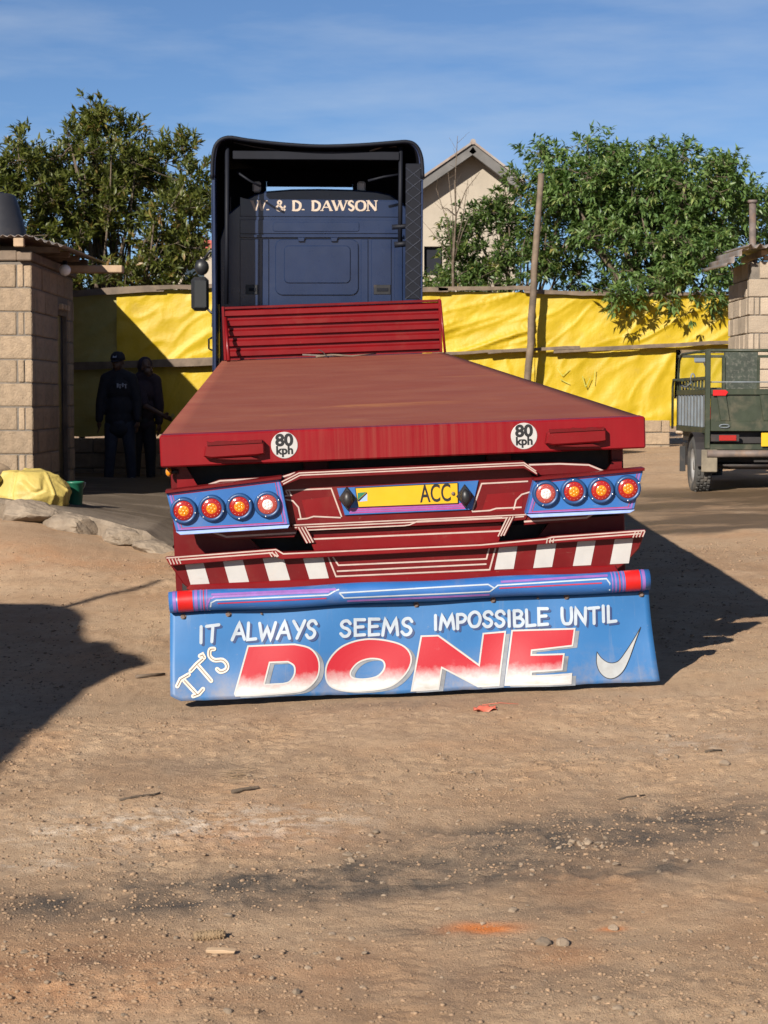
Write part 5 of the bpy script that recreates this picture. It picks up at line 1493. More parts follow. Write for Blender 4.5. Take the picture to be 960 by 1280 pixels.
def wheel(parent, x, y, z):
    t = bpy.data.objects.new('wheel', TY); C.objects.link(t); t.parent = parent; t.location = (x, y, z)
    r_ = bpy.data.objects.new('rim', RM); C.objects.link(r_); r_.parent = t
for y in (1.6, 2.9, 4.2):
    MB().tube([(-.75, y, .49), (.75, y, .49)], .065, 12).build('axle', 'dark_steel', T)
    for x in (-1.07, -.76, .70, 1.01): wheel(T, x, y, .485)
for x in (-.5, .44):
    MB().box((x, 8.6, .02), (x + .10, 8.7, ZB - .02), .004).build('landing_leg', 'dark_steel', T)
    MB().box((x - .08, 8.52, -.015), (x + .18, 8.78, .02), .004).build('landing_foot', 'dark_steel', T)

# loose straps and sticks lying on the deck by the headboard
for k, (pts, r_, m_, lab) in enumerate((([(395, 446), (415, 443.5), (440, 445), (470, 442)], .012, 'weathered_wood', 'thin dry stick lying on the trailer bed against the headboard'),
                                   ([(378, 443.5), (402, 444.5), (425, 444.8)], .010, 'rust_pipe', 'dark rusty rod lying on the trailer bed against the headboard'),
                                   ([(398, 437), (404, 440), (409, 446)], .006, 'dark_steel', 'bent wire standing up from the front of the trailer bed'))):
    def dk(px, py):
        d = TMI.to_3x3() @ ray(px, py); t = (ZT + .008 - CAML.z) / d.z
        q_ = CAML + d * t
        if q_.y > h0 - .08 or t < 0: 
            x_, z_ = rp(px, py, h0 - .1); q_ = Vector((x_, h0 - .1, max(z_, ZT + .01)))
        return TM @ q_
    pp = [dk(*p) for p in pts]
    o = MB().tube([p - pp[0] for p in pp], [r_, r_ * .9, r_ * .8, r_ * .6][:len(pp)], 6).build('stick' if k == 0 else ('rod' if k == 1 else 'wire'), m_); o.location = pp[0]
    tag(o, lab, 'stick' if k == 0 else ('rod' if k == 1 else 'wire'))

# ------------------------------------------------------------------ tractor unit
cb = at(399, 500, 23.7)
CM = frame(R0, FWD, U0, Vector((cb.x, cb.y, float(gz(cb.x, cb.y)) + .012)))
CMI = CM.inverted(); CAMC = CMI @ CAM
def cp(px, py, k=0.0):
    d = CMI.to_3x3() @ ray(px, py); t = (k - CAMC.y) / d.y; p = CAMC + d * t
    return (p.x, p.z)
truck = empty('tractor_unit', mat=CM)
tag(truck, 'dark blue truck tractor with high roof fairing seen from behind the trailer bed', 'truck')
U = truck
KE = -.75
cx0, cx1 = cp(274, 300)[0], cp(521, 300)[0]
body = [cp(274, 300), cp(284, 268), cp(303, 252), cp(318, 243), cp(332, 239), cp(365, 236.5), cp(400, 236), cp(440, 237), cp(470, 239), cp(488, 243), cp(503, 253), cp(514, 268), cp(521, 300)]
body = [(cx1, .95)] + list(reversed(body)) + [(cx0, .95)]
MB().prism(body, 0, 1.25, .02).build('cab_body', 'cab_blue', U)
zr = cp(400, 236)[1]
front = [(x * .98, min(z, zr - .25)) for x, z in body]
MB().prism(front, 1.252, 2.25, .0).build('cab_front', 'cab_blue', U)
MB().box((cx0 + .12, 2.252, 1.75), (cx1 - .12, 2.27, 2.75), .008).build('windscreen', 'dark_glass', U)
MB().box((cx0 + .2, 2.252, 1.0), (cx1 - .2, 2.28, 1.6), .008).build('grille', 'black_plastic', U)
for s_, x in ((-1, cx0), (1, cx1)):
    xx = x * .98
    o = MB().box((min(xx, xx + s_ * .012), 1.3, 1.05), (max(xx, xx + s_ * .012), 2.15, 2.9), .004).build('door', 'cab_blue', U)
    MB().box((min(xx + s_ * .013, xx + s_ * .018), 1.4, 1.95), (max(xx + s_ * .013, xx + s_ * .018), 2.08, 2.75), .002).build('door_window', 'dark_glass', o)
    MB().box((min(xx + s_ * .013, xx + s_ * .03), 1.36, 1.6), (max(xx + s_ * .013, xx + s_ * .03), 1.5, 1.64), .002).build('door_handle', 'black_plastic', o)
# roof fairing: shell that rises towards the rear and stands clear of the cab roof
sec = [cp(*p, KE) for p in [tuple(q) for q in catmull([(265, 222), (266, 195), (271, 178), (285, 170.5), (310, 174), (350, 178.5), (400, 181.5), (450, 180), (490, 177), (510, 176), (521, 182), (527, 197), (528.5, 222)], 4)]]
zs = zr + .20
def fsec(t):
    out_ = []
    for x, z in sec:
        k = 1 - .05 * t
        ztop = 4.2
        zc = sec[0][1] + (z - sec[0][1]) * (1 - .05 * t) - (.28 * t) * max(0, min(1, (z - sec[0][1]) / .35))
        out_.append((x * k + cp(400, 300)[0] * 0, zc))
    return out_
mb = MB(); ny_ = 12; vs_ = []
for j in range(ny_ + 1):
    t = j / ny_
    for x, z in fsec(t): vs_.append((x, KE + t * 2.1, z))
w_ = len(sec)
mb.add(vs_, [(j * w_ + i, j * w_ + i + 1, (j + 1) * w_ + i + 1, (j + 1) * w_ + i) for j in range(ny_) for i in range(w_ - 1)], True)
rfo = solidify(mb.build('roof_fairing', 'cab_blue_trim', U, fix=False), .035, -1)
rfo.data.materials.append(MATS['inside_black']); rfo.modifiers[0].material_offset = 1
mb = MB()
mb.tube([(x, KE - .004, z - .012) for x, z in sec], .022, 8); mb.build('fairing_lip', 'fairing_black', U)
xa, xb = sec[0][0], sec[-1][0]; zf = sec[0][1] + .03
MB().box((xa - .005, KE, 1.0), (xa + .035, .30, zf), .006).build('side_fairing', 'cab_blue_trim', U)
rf = MB().box((xb - .035, KE, 1.0), (xb + .005, .30, zf), .006).build('side_fairing', 'cab_blue_trim', U)
MB().box((xa - .004, .302, 1.0), (xa + .03, 1.24, zf - .4), .006).build('side_skirt', 'cab_blue', U)
MB().box((xb - .03, .302, 1.0), (xb + .004, 1.24, zf - .4), .006).build('side_skirt', 'cab_blue', U)
MB().box((xa - .010, KE - .006, 1.0), (xa + .004, KE + .05, zf - .12), .003).build('edge_trim', 'cab_blue', U)
MB().tube([(xa - .01, KE + .02, cp(265, 438, KE)[1]), (xa - .05, KE + .02, cp(265, 436, KE)[1]), (xa - .05, KE + .02, cp(265, 424, KE)[1]), (xa - .01, KE + .02, cp(265, 422, KE)[1])], .012, 6).build('grab_handle', 'fairing_black', U)
# net pattern of thin crossed tubes over the right fairing's rear
mb = MB(); z0_, z1_ = cp(528, 374, KE)[1], cp(528, 210, KE)[1]
nzn = 15
for i in range(nzn):
    za_ = z0_ + (z1_ - z0_) * i / nzn; zb2 = z0_ + (z1_ - z0_) * (i + 1) / nzn
    for y0, y1 in ((KE + .02, KE + .30), (KE + .30, -.03)):
        mb.tube([(xb - .045, y0, za_), (xb - .045, y1, zb2)], .004, 5, caps=False); mb.tube([(xb - .049, y0, zb2), (xb - .049, y1, za_)], .004, 5, caps=False)
mb.build('net', 'net_line', U, fix=False)
mb = MB(); zq0 = cp(516, 374, KE)[1]
x0_, x1_ = cp(507, 300, KE - .02)[0], cp(526, 300, KE - .02)[0]
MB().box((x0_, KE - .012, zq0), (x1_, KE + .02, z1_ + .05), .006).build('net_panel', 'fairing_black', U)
nn2 = 11
for i in range(nn2):
    za_ = zq0 + (z1_ - zq0) * i / nn2; zb2 = zq0 + (z1_ - zq0) * (i + 1) / nn2
    mb.tube([(x0_, KE - .016, za_), (x1_, KE - .016, zb2)], .0035, 4, caps=False); mb.tube([(x0_, KE - .020, zb2), (x1_, KE - .020, za_)], .0035, 4, caps=False)
mb.build('net', 'net_line', U, fix=False)
# dark bulkhead closing the fairing above the cab roof, with an open slot in its middle
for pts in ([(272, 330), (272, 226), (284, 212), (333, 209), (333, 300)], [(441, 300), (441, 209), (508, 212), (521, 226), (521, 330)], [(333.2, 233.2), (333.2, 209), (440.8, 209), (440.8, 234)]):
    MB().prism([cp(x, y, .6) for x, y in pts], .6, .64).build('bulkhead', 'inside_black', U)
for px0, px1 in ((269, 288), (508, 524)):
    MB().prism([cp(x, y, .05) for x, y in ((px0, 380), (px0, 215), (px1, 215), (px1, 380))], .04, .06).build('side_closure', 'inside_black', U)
# black tube frame inside the fairing
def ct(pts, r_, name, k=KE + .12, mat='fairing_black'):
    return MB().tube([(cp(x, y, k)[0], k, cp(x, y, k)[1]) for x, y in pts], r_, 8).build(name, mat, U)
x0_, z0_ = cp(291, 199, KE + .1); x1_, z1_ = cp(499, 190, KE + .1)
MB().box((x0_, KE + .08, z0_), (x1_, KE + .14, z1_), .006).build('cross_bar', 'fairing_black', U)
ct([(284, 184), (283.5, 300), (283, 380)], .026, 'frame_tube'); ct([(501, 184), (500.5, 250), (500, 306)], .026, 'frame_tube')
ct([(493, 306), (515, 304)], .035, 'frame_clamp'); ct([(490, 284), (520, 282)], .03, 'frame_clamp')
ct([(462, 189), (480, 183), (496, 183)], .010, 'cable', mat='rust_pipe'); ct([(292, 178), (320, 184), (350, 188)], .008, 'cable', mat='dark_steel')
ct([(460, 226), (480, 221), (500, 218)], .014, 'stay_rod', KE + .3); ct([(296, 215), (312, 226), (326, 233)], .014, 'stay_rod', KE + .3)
for px in (321, 452):
    x, z = cp(px, 234, .1); MB().box((x - .05, .1, z - .06), (x + .05, .2, z + .07), .02).build('roof_bracket', 'white_paint', U)
# back wall pressings
def cpoly(*pts, k=0.0): return [cp(x, y, k) for x, y in pts]
def rrect(x0, y0, x1, y1, r_):
    out_ = []
    for cx_, cy_, a0 in ((x1 - r_, y0 + r_, -90), (x1 - r_, y1 - r_, 0), (x0 + r_, y1 - r_, 90), (x0 + r_, y0 + r_, 180)):
        for j in range(5):
            a = R(a0 + 90 * j / 4); out_.append((cx_ + r_ * math.cos(a), cy_ + r_ * math.sin(a)))
    return out_
def press(pts, y0, y1, ch, name='pressed_panel', mat='cab_blue'): return MB().prism(cpoly(*pts), y0, y1, ch).build(name, mat, U)
press([(300, 246), (308, 249.5), (492, 251), (500, 256), (501, 271.5), (300, 270.5)], -.012, .02, .006, 'upper_panel')
press([(300, 274.5), (501, 275), (502, 292), (300, 292)], -.014, .02, .006, 'middle_panel')
press(rrect(341, 277.5, 449, 289.5, 3), -.022, .0, .005)
press([(300, 293.5), (504, 293.5), (504, 297), (300, 297)], -.035, .02, .006, 'ledge')
for px0, px1 in ((300, 324), (328, 336), (451, 460), (464, 489), (493, 503)):
    press([(px0, 299), (px1, 299), (px1, 382), (px0, 382)], -.016, .02, .007, 'pressed_rib')
press(rrect(344, 299, 448, 369, 9), -.020, .0, .008)
press(rrect(355, 307, 438, 354, 6), -.034, .0, .008)
for px in (372, 413):
    press([(px, 297), (px + 9, 297), (px + 8, 302), (px + 1, 302)], -.05, .0, .006, 'lug')
for x0_, x1_ in ((307, 323), (467, 488)):
    o = press([(x0_, 356), (x1_, 356), (x1_, 368), (x0_, 368)], -.026, .0, .004, 'vent', 'black_plastic')
    press([(x0_ + 4, 360), (x1_ - 3, 360), (x1_ - 3, 364), (x0_ + 4, 364)], -.034, -.02, .003, 'vent_flap', 'fairing_black')
# serif lettering
SG = {'W': (1.45, [((0, 1), (.28, 0), 1), ((.28, 0), (.5, .95), .45), ((.5, .95), (.74, 0), 1), ((.74, 0), (1, 1), .45)], [(0, 1), (1, 1), (.5, 1)]),
      'D': (.95, 'D', []), 'A': (1.05, [((.02, 0), (.5, 1), .45), ((.5, 1), (.95, 0), 1), ((.22, .34), (.72, .34), .4)], [(.02, 0), (.95, 0)]),
      'S': (.68, 'S', []), 'O': (1.05, 'O', []), 'N': (1.05, [((.1, 0), (.1, 1), .5), ((.1, 1), (.9, 0), 1), ((.9, 0), (.9, 1), .5)], [(.1, 0), (.1, 1), (.9, 1)]),
      '.': (.25, '.', []), '&': (1.0, '&', []), ' ': (.42, [], [])}
def serif_word(text, x0, x1, yb, hpx, wpx, mp_):
    tot = sum(SG[c_][0] for c_ in text) + .14 * (len(text) - 1); sc_ = (x1 - x0) / tot; x = x0; lay = 0; mb_ = MB()
    for i_, c_ in enumerate(text):
        w_, st, sf = SG[c_]
        f_ = lambda u, v_: (x + u * w_ * sc_, yb - v_ * hpx)
        def rb(pts, ww):
            nonlocal lay
            lay += 1; ribbon(mb_, pts, ww, (lambda p, l=lay: mp_(p, .0003 * l)), step=2, round_=False)
        if st == 'D':
            rb([f_(.18, 0), f_(.18, 1)], wpx); rb([tuple(q) for q in catmull([f_(.0, .97), f_(.45, .96), f_(.85, .75), f_(.92, .45), f_(.75, .12), f_(.4, .03), f_(.0, .03)], 4)], lambda t: wpx * (.45 + .6 * math.sin(t * math.pi)))
        elif st == 'O': rb([tuple(q) for q in catmull([f_(.5, 1), f_(.15, .85), f_(.05, .5), f_(.15, .15), f_(.5, 0), f_(.85, .15), f_(.95, .5), f_(.85, .85), f_(.5, 1)], 4)], lambda t: wpx * (.5 + .55 * abs(math.sin(t * 2 * math.pi))))
        elif st == 'S': rb([tuple(q) for q in catmull([f_(.88, .8), f_(.6, .98), f_(.25, .9), f_(.18, .7), f_(.5, .52), f_(.85, .32), f_(.75, .08), f_(.4, .02), f_(.08, .2)], 4)], lambda t: wpx * (.45 + .6 * math.sin(t * math.pi)))
        elif st == '&': rb([tuple(q) for q in catmull([f_(.98, .5), f_(.75, .15), f_(.4, .0), f_(.08, .15), f_(.12, .42), f_(.45, .65), f_(.55, .88), f_(.35, 1), f_(.2, .82), f_(.45, .45), f_(.98, .02)], 4)], wpx * .75)
        elif st == '.': rb([f_(.3, .04), f_(.3, .16)], wpx * 1.1)
        else:
            for a, b_, k in st: rb([f_(*a), f_(*b_)], wpx * k)
            for u, v_ in sf:
                q_ = f_(u, v_); rb([(q_[0] - 2.2, q_[1]), (q_[0] + 2.2, q_[1])], 1.0)
        x += (w_ + .14) * sc_
        if c_ == ' ' or i_ == len(text) - 1: mb_.build('lettering', 'cream_letter', U, fix=False); mb_ = MB()
def cmap(p, e=0.0):
    x, z = cp(p[0], p[1]); return (x, -.0135 - e, z)
serif_word('W. & D. DAWSON', 315, 471, 263.3, 12.2, 3.1, cmap)
# mirror on its arms
KM = 1.9
def cbx(px0, py0, px1, py1, k, t, ch, name, mat, par=U):
    (a, z1_), (b_, z0_) = cp(px0, py0, k), cp(px1, py1, k); return MB().box((a, k, z0_), (b_, k + t, z1_), ch).build(name, mat, par)
mir = cbx(238.5, 346, 261, 389, KM, .16, .045, 'mirror', 'black_plastic')
cbx(243, 351, 258, 384, KM - .006, .01, .003, 'mirror_glass', 'dark_glass', mir)  # dark glass puts the reflected dark ground into the mirror's colour
x, z = cp(252, 334, KM); MB().ball((x, KM + .06, z), .095, 10, 1, .8, 1.1).build('wide_mirror', 'black_plastic', mir)
MB().tube([(cp(254, 326, KM)[0], KM + .06, cp(254, 326, KM)[1]), (cp(262, 314, KM)[0], KM + .05, cp(262, 314, KM)[1]), (cx0, KM, cp(275, 312, KM)[1])], .022, 7).build('mirror_arm', 'black_plastic', mir)
MB().tube([(cp(258, 385, KM)[0], KM + .06, cp(258, 385, KM)[1]), (cp(264, 391, KM)[0], KM + .05, cp(264, 391, KM)[1]), (cx0, KM, cp(275, 390, KM)[1])], .018, 7).build('mirror_arm', 'black_plastic', mir)
# chassis
for x in (-.45, .37): MB().box((x, -3.2, .72), (x + .08, 2.1, .94), .006).build('chassis_rail', 'dark_steel', U)
for y, xs_ in ((-1.9, (-1.05, -.73, .73, 1.05)), (1.5, (-1.0, 1.0))):
    MB().tube([(-.9, y, .49), (.9, y, .49)], .07, 12).build('axle', 'dark_steel', U)
    for x in xs_: wheel(U, x, y, .485)
MB().lathe([(0, 0), (.42, 0), (.46, -.03), (.46, -.07), (0, -.08)], (0, -1.9, .99), 'z', 24).build('fifth_wheel', 'dark_steel', U)
for x in (-1.12, .55): MB().tube([(x + .28, -.6, .62), (x + .28, .7, .62)], .28, 18).build('fuel_tank', 'rim_steel', U)

# ------------------------------------------------------------------ cargo tricycle
ty0 = 19.1
tb = at(952, 610, ty0); tbz = float(gz(3.2, ty0)) + float(gz_rough(3.2, ty0)) - .01
trike = empty('cargo_tricycle', (tb.x, ty0, tbz)); tag(trike, 'dark green three wheeled cargo tricycle parked on the wet ground', 'tricycle')
K = trike
def tl(px, py, Yd=ty0): p = at(px, py, Yd); return Vector((p.x - tb.x, Yd - ty0, p.z - tbz))
xL = tl(885, 500).x; xR = -xL; LBk = 1.95
zrail = tl(885, 438).z; zg1 = tl(885, 489).z; zg0 = tl(885, 537).z; zf0 = tl(885, 561).z
def tb_(lo, hi, name, mat='tuk_green', ch=.004, par=K): return MB().box(lo, hi, ch).build(name, mat, par)
for x in (xL, xR):
    tb_((x - .025, 0, zf0), (x + .025, .05, zrail), 'corner_post')
    MB().tube([(x, .02, zrail), (x, LBk - .25, zrail), (x, LBk - .08, zrail - .06), (x, LBk, zrail - .22), (x, LBk, zg0)], .014, 7).build('side_rail', 'tuk_green', K)
    MB().tube([(x - math.copysign(.03, -x), LBk * .72, zg1 + .12), (x + math.copysign(.05, x), LBk + .0, zg1 + .13), (x + math.copysign(.05, x), LBk + .05, zg1 + .05), (x + math.copysign(.05, x), LBk + .05, zg0 - .02)], .014, 7).build('side_loop', 'tuk_green', K)
    tb_((x - .018, .05, zg1 - .035), (x + .018, LBk, zg1 + .02), 'side_band'); tb_((x - .018, .05, zg0 - .04), (x + .018, LBk, zg0 + .02), 'side_band')
    tb_((x - .015, .05, zg1 + .11), (x + .015, LBk, zg1 + .145), 'side_band')
    for i in range(9):
        y = .12 + i * .205
        tb_((x - .010, y, zg1 + .02), (x + .010, y + .05, zg1 + .11), 'side_slat', ch=.002)
        tb_((x - .012, y, zg0 + .02), (x + .012, y + .12, zg1 - .035), 'side_panel', 'tuk_slat', .003)
MB().tube([(xL, .02, zrail), (xR, .02, zrail)], .016, 8).build('top_rail', 'tuk_green', K)
tb_((xL, LBk - .02, zrail - .03), (xR, LBk + .01, zrail), 'front_rail')
MB().tube([(xL, .03, tl(890, 477.5).z), (xR, .03, tl(890, 477.5).z)], .006, 6).build('cross_wire', 'tuk_slat', K)
# tailgate
tg = tb_((xL + .03, .012, zg0 + .02), (xR - .03, .03, zg1 - .02), 'tailgate')
tb_((xL + .027, -.012, zg1 - .035), (xR - .027, .034, zg1 + .022), 'gate_rail', par=tg); tb_((xL + .027, -.012, zg0 - .015), (xR - .027, .034, zg0 + .085), 'gate_rail', par=tg)
for k in (-.42, 0.0, .42):
    mb = MB(); mb.prism([(k - .03, zg1 - .036), (k + .06, zg1 - .036), (k + .10, zg0 + .086), (k + .01, zg0 + .086)], -.008, .012, .004); mb.build('gate_rib', 'tuk_green', tg)
mb = MB(); zc_ = zg0 + .035
mb.tube([(xL + .16 + .05 * math.cos(a), -.022, zc_ + .016 * math.sin(a)) for a in [j * math.pi / 6 for j in range(13)]], .006, 6); mb.build('gate_ring', 'tuk_slat', tg)
for s_ in (-1, 1):
    px_ = s_ * (xR - .12)
    MB().prism([(px_ - .075 * 1, zg1 - .045), (px_ + .05, zg1 - .045), (px_ + .075, zg1 - .01), (px_ + .05, zg1 + .012), (px_ - .075, zg1 + .012)], -.022, -.013, .003).build('reflector', 'bright_red', tg)
# seat board at the front of the bed
bx0, bx1 = tl(905, 460, ty0 + LBk - .2).x, tl(947, 460, ty0 + LBk - .2).x
tb_((bx0, LBk - .22, tl(920, 490, ty0 + LBk - .2).z), (bx1, LBk - .18, tl(920, 438.5, ty0 + LBk - .2).z), 'seat_board', 'tuk_board')
tb_((bx0 - .02, LBk - .235, zg1 - .1), (bx0 + .01, LBk - .17, zrail - .03), 'board_post'); tb_((bx1 - .01, LBk - .235, zg1 - .1), (bx1 + .02, LBk - .17, zrail - .03), 'board_post')
tb_((xL + .03, .04, zg0 - .02), (xR - .03, LBk, zg0), 'bed_floor')
# lights, plate, bumper
tb_((xL + .0, .01, zf0 - .01), (xR, .05, zf0 + .045), 'rear_frame')
for s_ in (-1, 1):
    c_ = s_ * (xR - .17)
    h_ = tb_((c_ - .14, -.01, tl(905, 552).z), (c_ + .14, .03, tl(905, 543).z), 'light_box', 'dark_steel')
    tb_((c_ - .06, -.018, tl(905, 551).z), (c_ + .11, -.009, tl(905, 544).z), 'rear_light', 'lens_red', .003, h_)
    for j in range(0): tb_((c_ - .15 + .005, -.02, tl(905, 543).z + .01 + .0), (c_ - .14 + .005, -.01, tl(905, 552).z + .02), 'bracket', 'tuk_slat', .001, h_) if j == 0 else None
p0, p1 = tl(951, 541), tl(973, 558)
tb_((p0.x, -.03, p1.z), (p0.x + .20, -.022, p0.z), 'number_plate', 'plate_yellow', .002)
MB().tube([(xL - .01, -.03, tl(900, 567).z), (xR + .01, -.03, tl(900, 567).z)], .036, 10).build('bumper_pipe', 'rust_pipe', K)
tb_((xL + .05, .42, .24), (xR - .05, LBk, zf0 + .02), 'chassis', 'dark_steel'); tb_((xL + .04, .10, zf0 + .05), (xR - .04, LBk - .1, zg0 - .022), 'under_tray', 'dark_steel')
# wheels with block tread
RW = .285; WW = .16
ty_ = MB().lathe([(.17, -WW / 2 + .01), (.19, -WW / 2), (.25, -WW / 2 - .005), (.272, -WW / 2 + .012), (.276, 0), (.272, WW / 2 - .012), (.25, WW / 2 + .005), (.19, WW / 2), (.17, WW / 2 - .01)], (0, 0, 0), 'x', 32)
for j in range(26):
    a = 2 * math.pi * j / 26
    for k, x in enumerate((-.052, -.018, .018, .052)):
        aa = a + (.12 if k % 2 else 0)
        c_, s_ = math.cos(aa), math.sin(aa); vs_ = []
        for (r_, da) in ((.268, -.075), (.268, .075), (RW, .065), (RW, -.065)):
            for xx in (x - .013, x + .013): vs_.append((xx, r_ * math.cos(aa + da), r_ * math.sin(aa + da)))
        ty_.add(vs_, [(0, 1, 3, 2), (2, 3, 5, 4), (4, 5, 7, 6), (6, 7, 1, 0), (0, 2, 4, 6), (1, 7, 5, 3)])
tym = ty_.mesh('tyre'); tym.materials.append(MATS['tyre'])
rimm = MB().lathe([(0, -.06), (.05, -.06), (.06, -.02), (.13, 0), (.15, -.05), (.172, -.07), (.172, .07), (.15, .05), (.13, .02), (0, .02)], (0, 0, 0), 'x', 24).mesh('rim'); rimm.materials.append(MATS['rim_steel'])
xw = tl(881, 600).x
for x, y in ((xw, .32), (-xw, .32), (0, 2.9)):
    o = obj('wheel', tym, None, K); o.location = (x, y, RW); obj('rim', rimm, None, o)
MB().tube([(xw, .32, RW), (-xw, .32, RW)], .03, 8).build('axle', 'dark_steel', K)
for s_ in (-1, 1):
    p0, p1 = tl(876.5, 562), tl(896, 590); a, b_ = sorted((s_ * -p0.x, s_ * -p1.x))
    tb_((a, -.03, p1.z), (b_, -.012, p0.z), 'mud_guard', 'mud_guard', .006)
    mb = MB(); xm = s_ * -xw
    for i in range(10):
        pass
    mb.add([(xm + dx, .32 - .335 * math.cos(math.pi * i / 12), RW + .325 * math.sin(math.pi * i / 12)) for i in range(13) for dx in (-.085, .085)], [(2 * i, 2 * i + 1, 2 * i + 3, 2 * i + 2) for i in range(12)])
    solidify(mb.build('wheel_arch', 'dark_steel', K, fix=False), .006)  # dark steel puts the black shade around the wheel into the colour
    tb_((s_ * -tl(872, 570).x - .03, .95, .20), (s_ * -tl(872, 570).x + .03, .97, .46), 'mud_flap', 'black_rubber', .004)
# driver's end
mb = MB(); mb.box((-.28, 2.05, .62), (.28, 2.45, .72), .04); mb.build('seat', 'black_plastic', K)
MB().box((-.16, 2.42, .60), (.16, 2.85, .86), .06).build('fuel_tank', 'bright_red', K)
MB().tube([(0, 2.9, .30), (0, 2.82, .95), (0, 2.78, 1.05)], .03, 8).build('fork', 'dark_steel', K)
MB().tube([(-.42, 2.62, 1.10), (-.15, 2.78, 1.06), (.15, 2.78, 1.06), (.42, 2.62, 1.10)], .014, 7).build('handlebar', 'dark_steel', K)
MB().box((-.07, 1.9, .42), (.07, 2.9, .52), .01).build('spine', 'dark_steel', K)
ws = MB().grid(lambda u, v_: (-.42 + .84 * u, 3.0 - .12 * v_ + .18 * (1 - (2 * u - 1) ** 2), .95 + .55 * v_), 10, 6).build('windscreen', 'clear_glass', K, fix=False); solidify(ws, .005)
pm = tl(876.5, 449, ty0 + 2.5)
mr = MB().box((pm.x - .075, 2.5, pm.z - .04), (pm.x + .06, 2.53, pm.z + .045), .02).build('mirror', 'tuk_slat', K)
MB().tube([(pm.x + .03, 2.52, pm.z - .03), (pm.x + .10, 2.55, pm.z - .2), (-.42, 2.62, 1.10)], .008, 6).build('mirror_stalk', 'dark_steel', mr)
MB().tube([tl(866, 473, ty0 + 1.0) + Vector((0.02 * math.cos(t), 0, .05 * math.sin(t))) for t in [j * .5 for j in range(13)]] + [tl(858, 484, ty0 + 1.2), tl(851, 482, ty0 + 1.5)], .008, 5).build('rope', 'tuk_slat', K)

# ------------------------------------------------------------------ people
def caps(mb_, a, b_, ra_, rb_2, n=10):
    """tapered limb with rounded ends"""
    a = Vector(a); b_ = Vector(b_); d = b_ - a; L_ = d.length; d.normalize()
    pts, rs = [], []
    for i in range(4): t = math.pi / 2 * (i + .15) / 4; pts.append(a - d * ra_ * math.cos(t)); rs.append(ra_ * math.sin(t))
    for i in range(5): pts.append(a + d * L_ * i / 4); rs.append(ra_ + (rb_2 - ra_) * i / 4)
    for i in range(4): t = math.pi / 2 * (i + 1) / 4.15; pts.append(b_ + d * rb_2 * math.sin(t)); rs.append(rb_2 * math.cos(t))
    mb_.tube(pts, rs, n)
def chain(mb_, pts, rs):
    for i in range(len(pts) - 1): caps(mb_, pts[i], pts[i + 1], rs[i], rs[i + 1])
def melt(mb_, name, mat, parent, vox=.012, smooth=4):
    o = mb_.build(name, mat, parent, fix=False)
    r_ = o.modifiers.new('melt', 'REMESH'); r_.mode = 'VOXEL'; r_.voxel_size = vox; r_.use_smooth_shade = True
    s_ = o.modifiers.new('smooth', 'SMOOTH'); s_.factor = .5; s_.iterations = smooth
    return o
def hand(mb_, w_, dirv, side, curl=.3):
    """palm at w_ pointing along dirv; thumb leaves the palm's side"""
    w_ = Vector(w_); d = Vector(dirv).normalized(); s_ = Vector(side); s_ = (s_ - d * s_.dot(d)).normalized(); n = d.cross(s_)
    caps(mb_, w_, w_ + d * .06, .026, .030); caps(mb_, w_ + s_ * .018 + d * .02, w_ + s_ * .024 + d * .075, .016, .016); caps(mb_, w_ - s_ * .018 + d * .02, w_ - s_ * .024 + d * .07, .016, .015)
    for i, (o_, l_) in enumerate(((.030, .066), (.010, .078), (-.010, .072), (-.030, .056))):
        b0 = w_ + d * .08 + s_ * o_; b1 = b0 + (d + n * curl * .5) * l_ * .55; b2_ = b1 + (d + n * curl * 1.6).normalized() * l_ * .5
        chain(mb_, [b0, b1, b2_], [.0095, .009, .008])
    t0 = w_ + d * .025 + s_ * .026; t1 = t0 + (s_ * .7 + d * .7).normalized() * .045; t2 = t1 + (d + s_ * .15 + n * curl).normalized() * .035
    chain(mb_, [t0, t1, t2], [.013, .011, .009])
def head(mb_, c_, look, tilt=0.0):
    c_ = Vector(c_); f_ = Vector(look).normalized(); r_ = f_.cross(Vector((0, 0, 1))).normalized()
    def E(off, rr_): mb_.ball(c_ + r_ * off[0] + f_ * off[1] + Vector((0, 0, off[2])), 1.0, 10, *rr_)
    E((0, -.01, .03), (.074, .088, .085)); E((0, .02, -.045), (.060, .070, .062)); E((0, .045, -.085), (.035, .035, .028))
    caps(mb_, c_ + f_ * .086 + Vector((0, 0, .012)), c_ + f_ * .104 + Vector((0, 0, -.028)), .009, .014)
    for s_ in (-1, 1):
        E((s_ * .074, -.005, -.012), (.012, .02, .032)); E((s_ * .033, .078, .026), (.026, .012, .010))
    E((0, .086, -.058), (.026, .010, .006)); E((0, .084, -.068), (.024, .010, .006))

PY = 24.6; PZ = .442
def pp_(px, py, dy=0.0): p = at(px, py, PY + dy); return Vector((p.x, p.y, p.z))
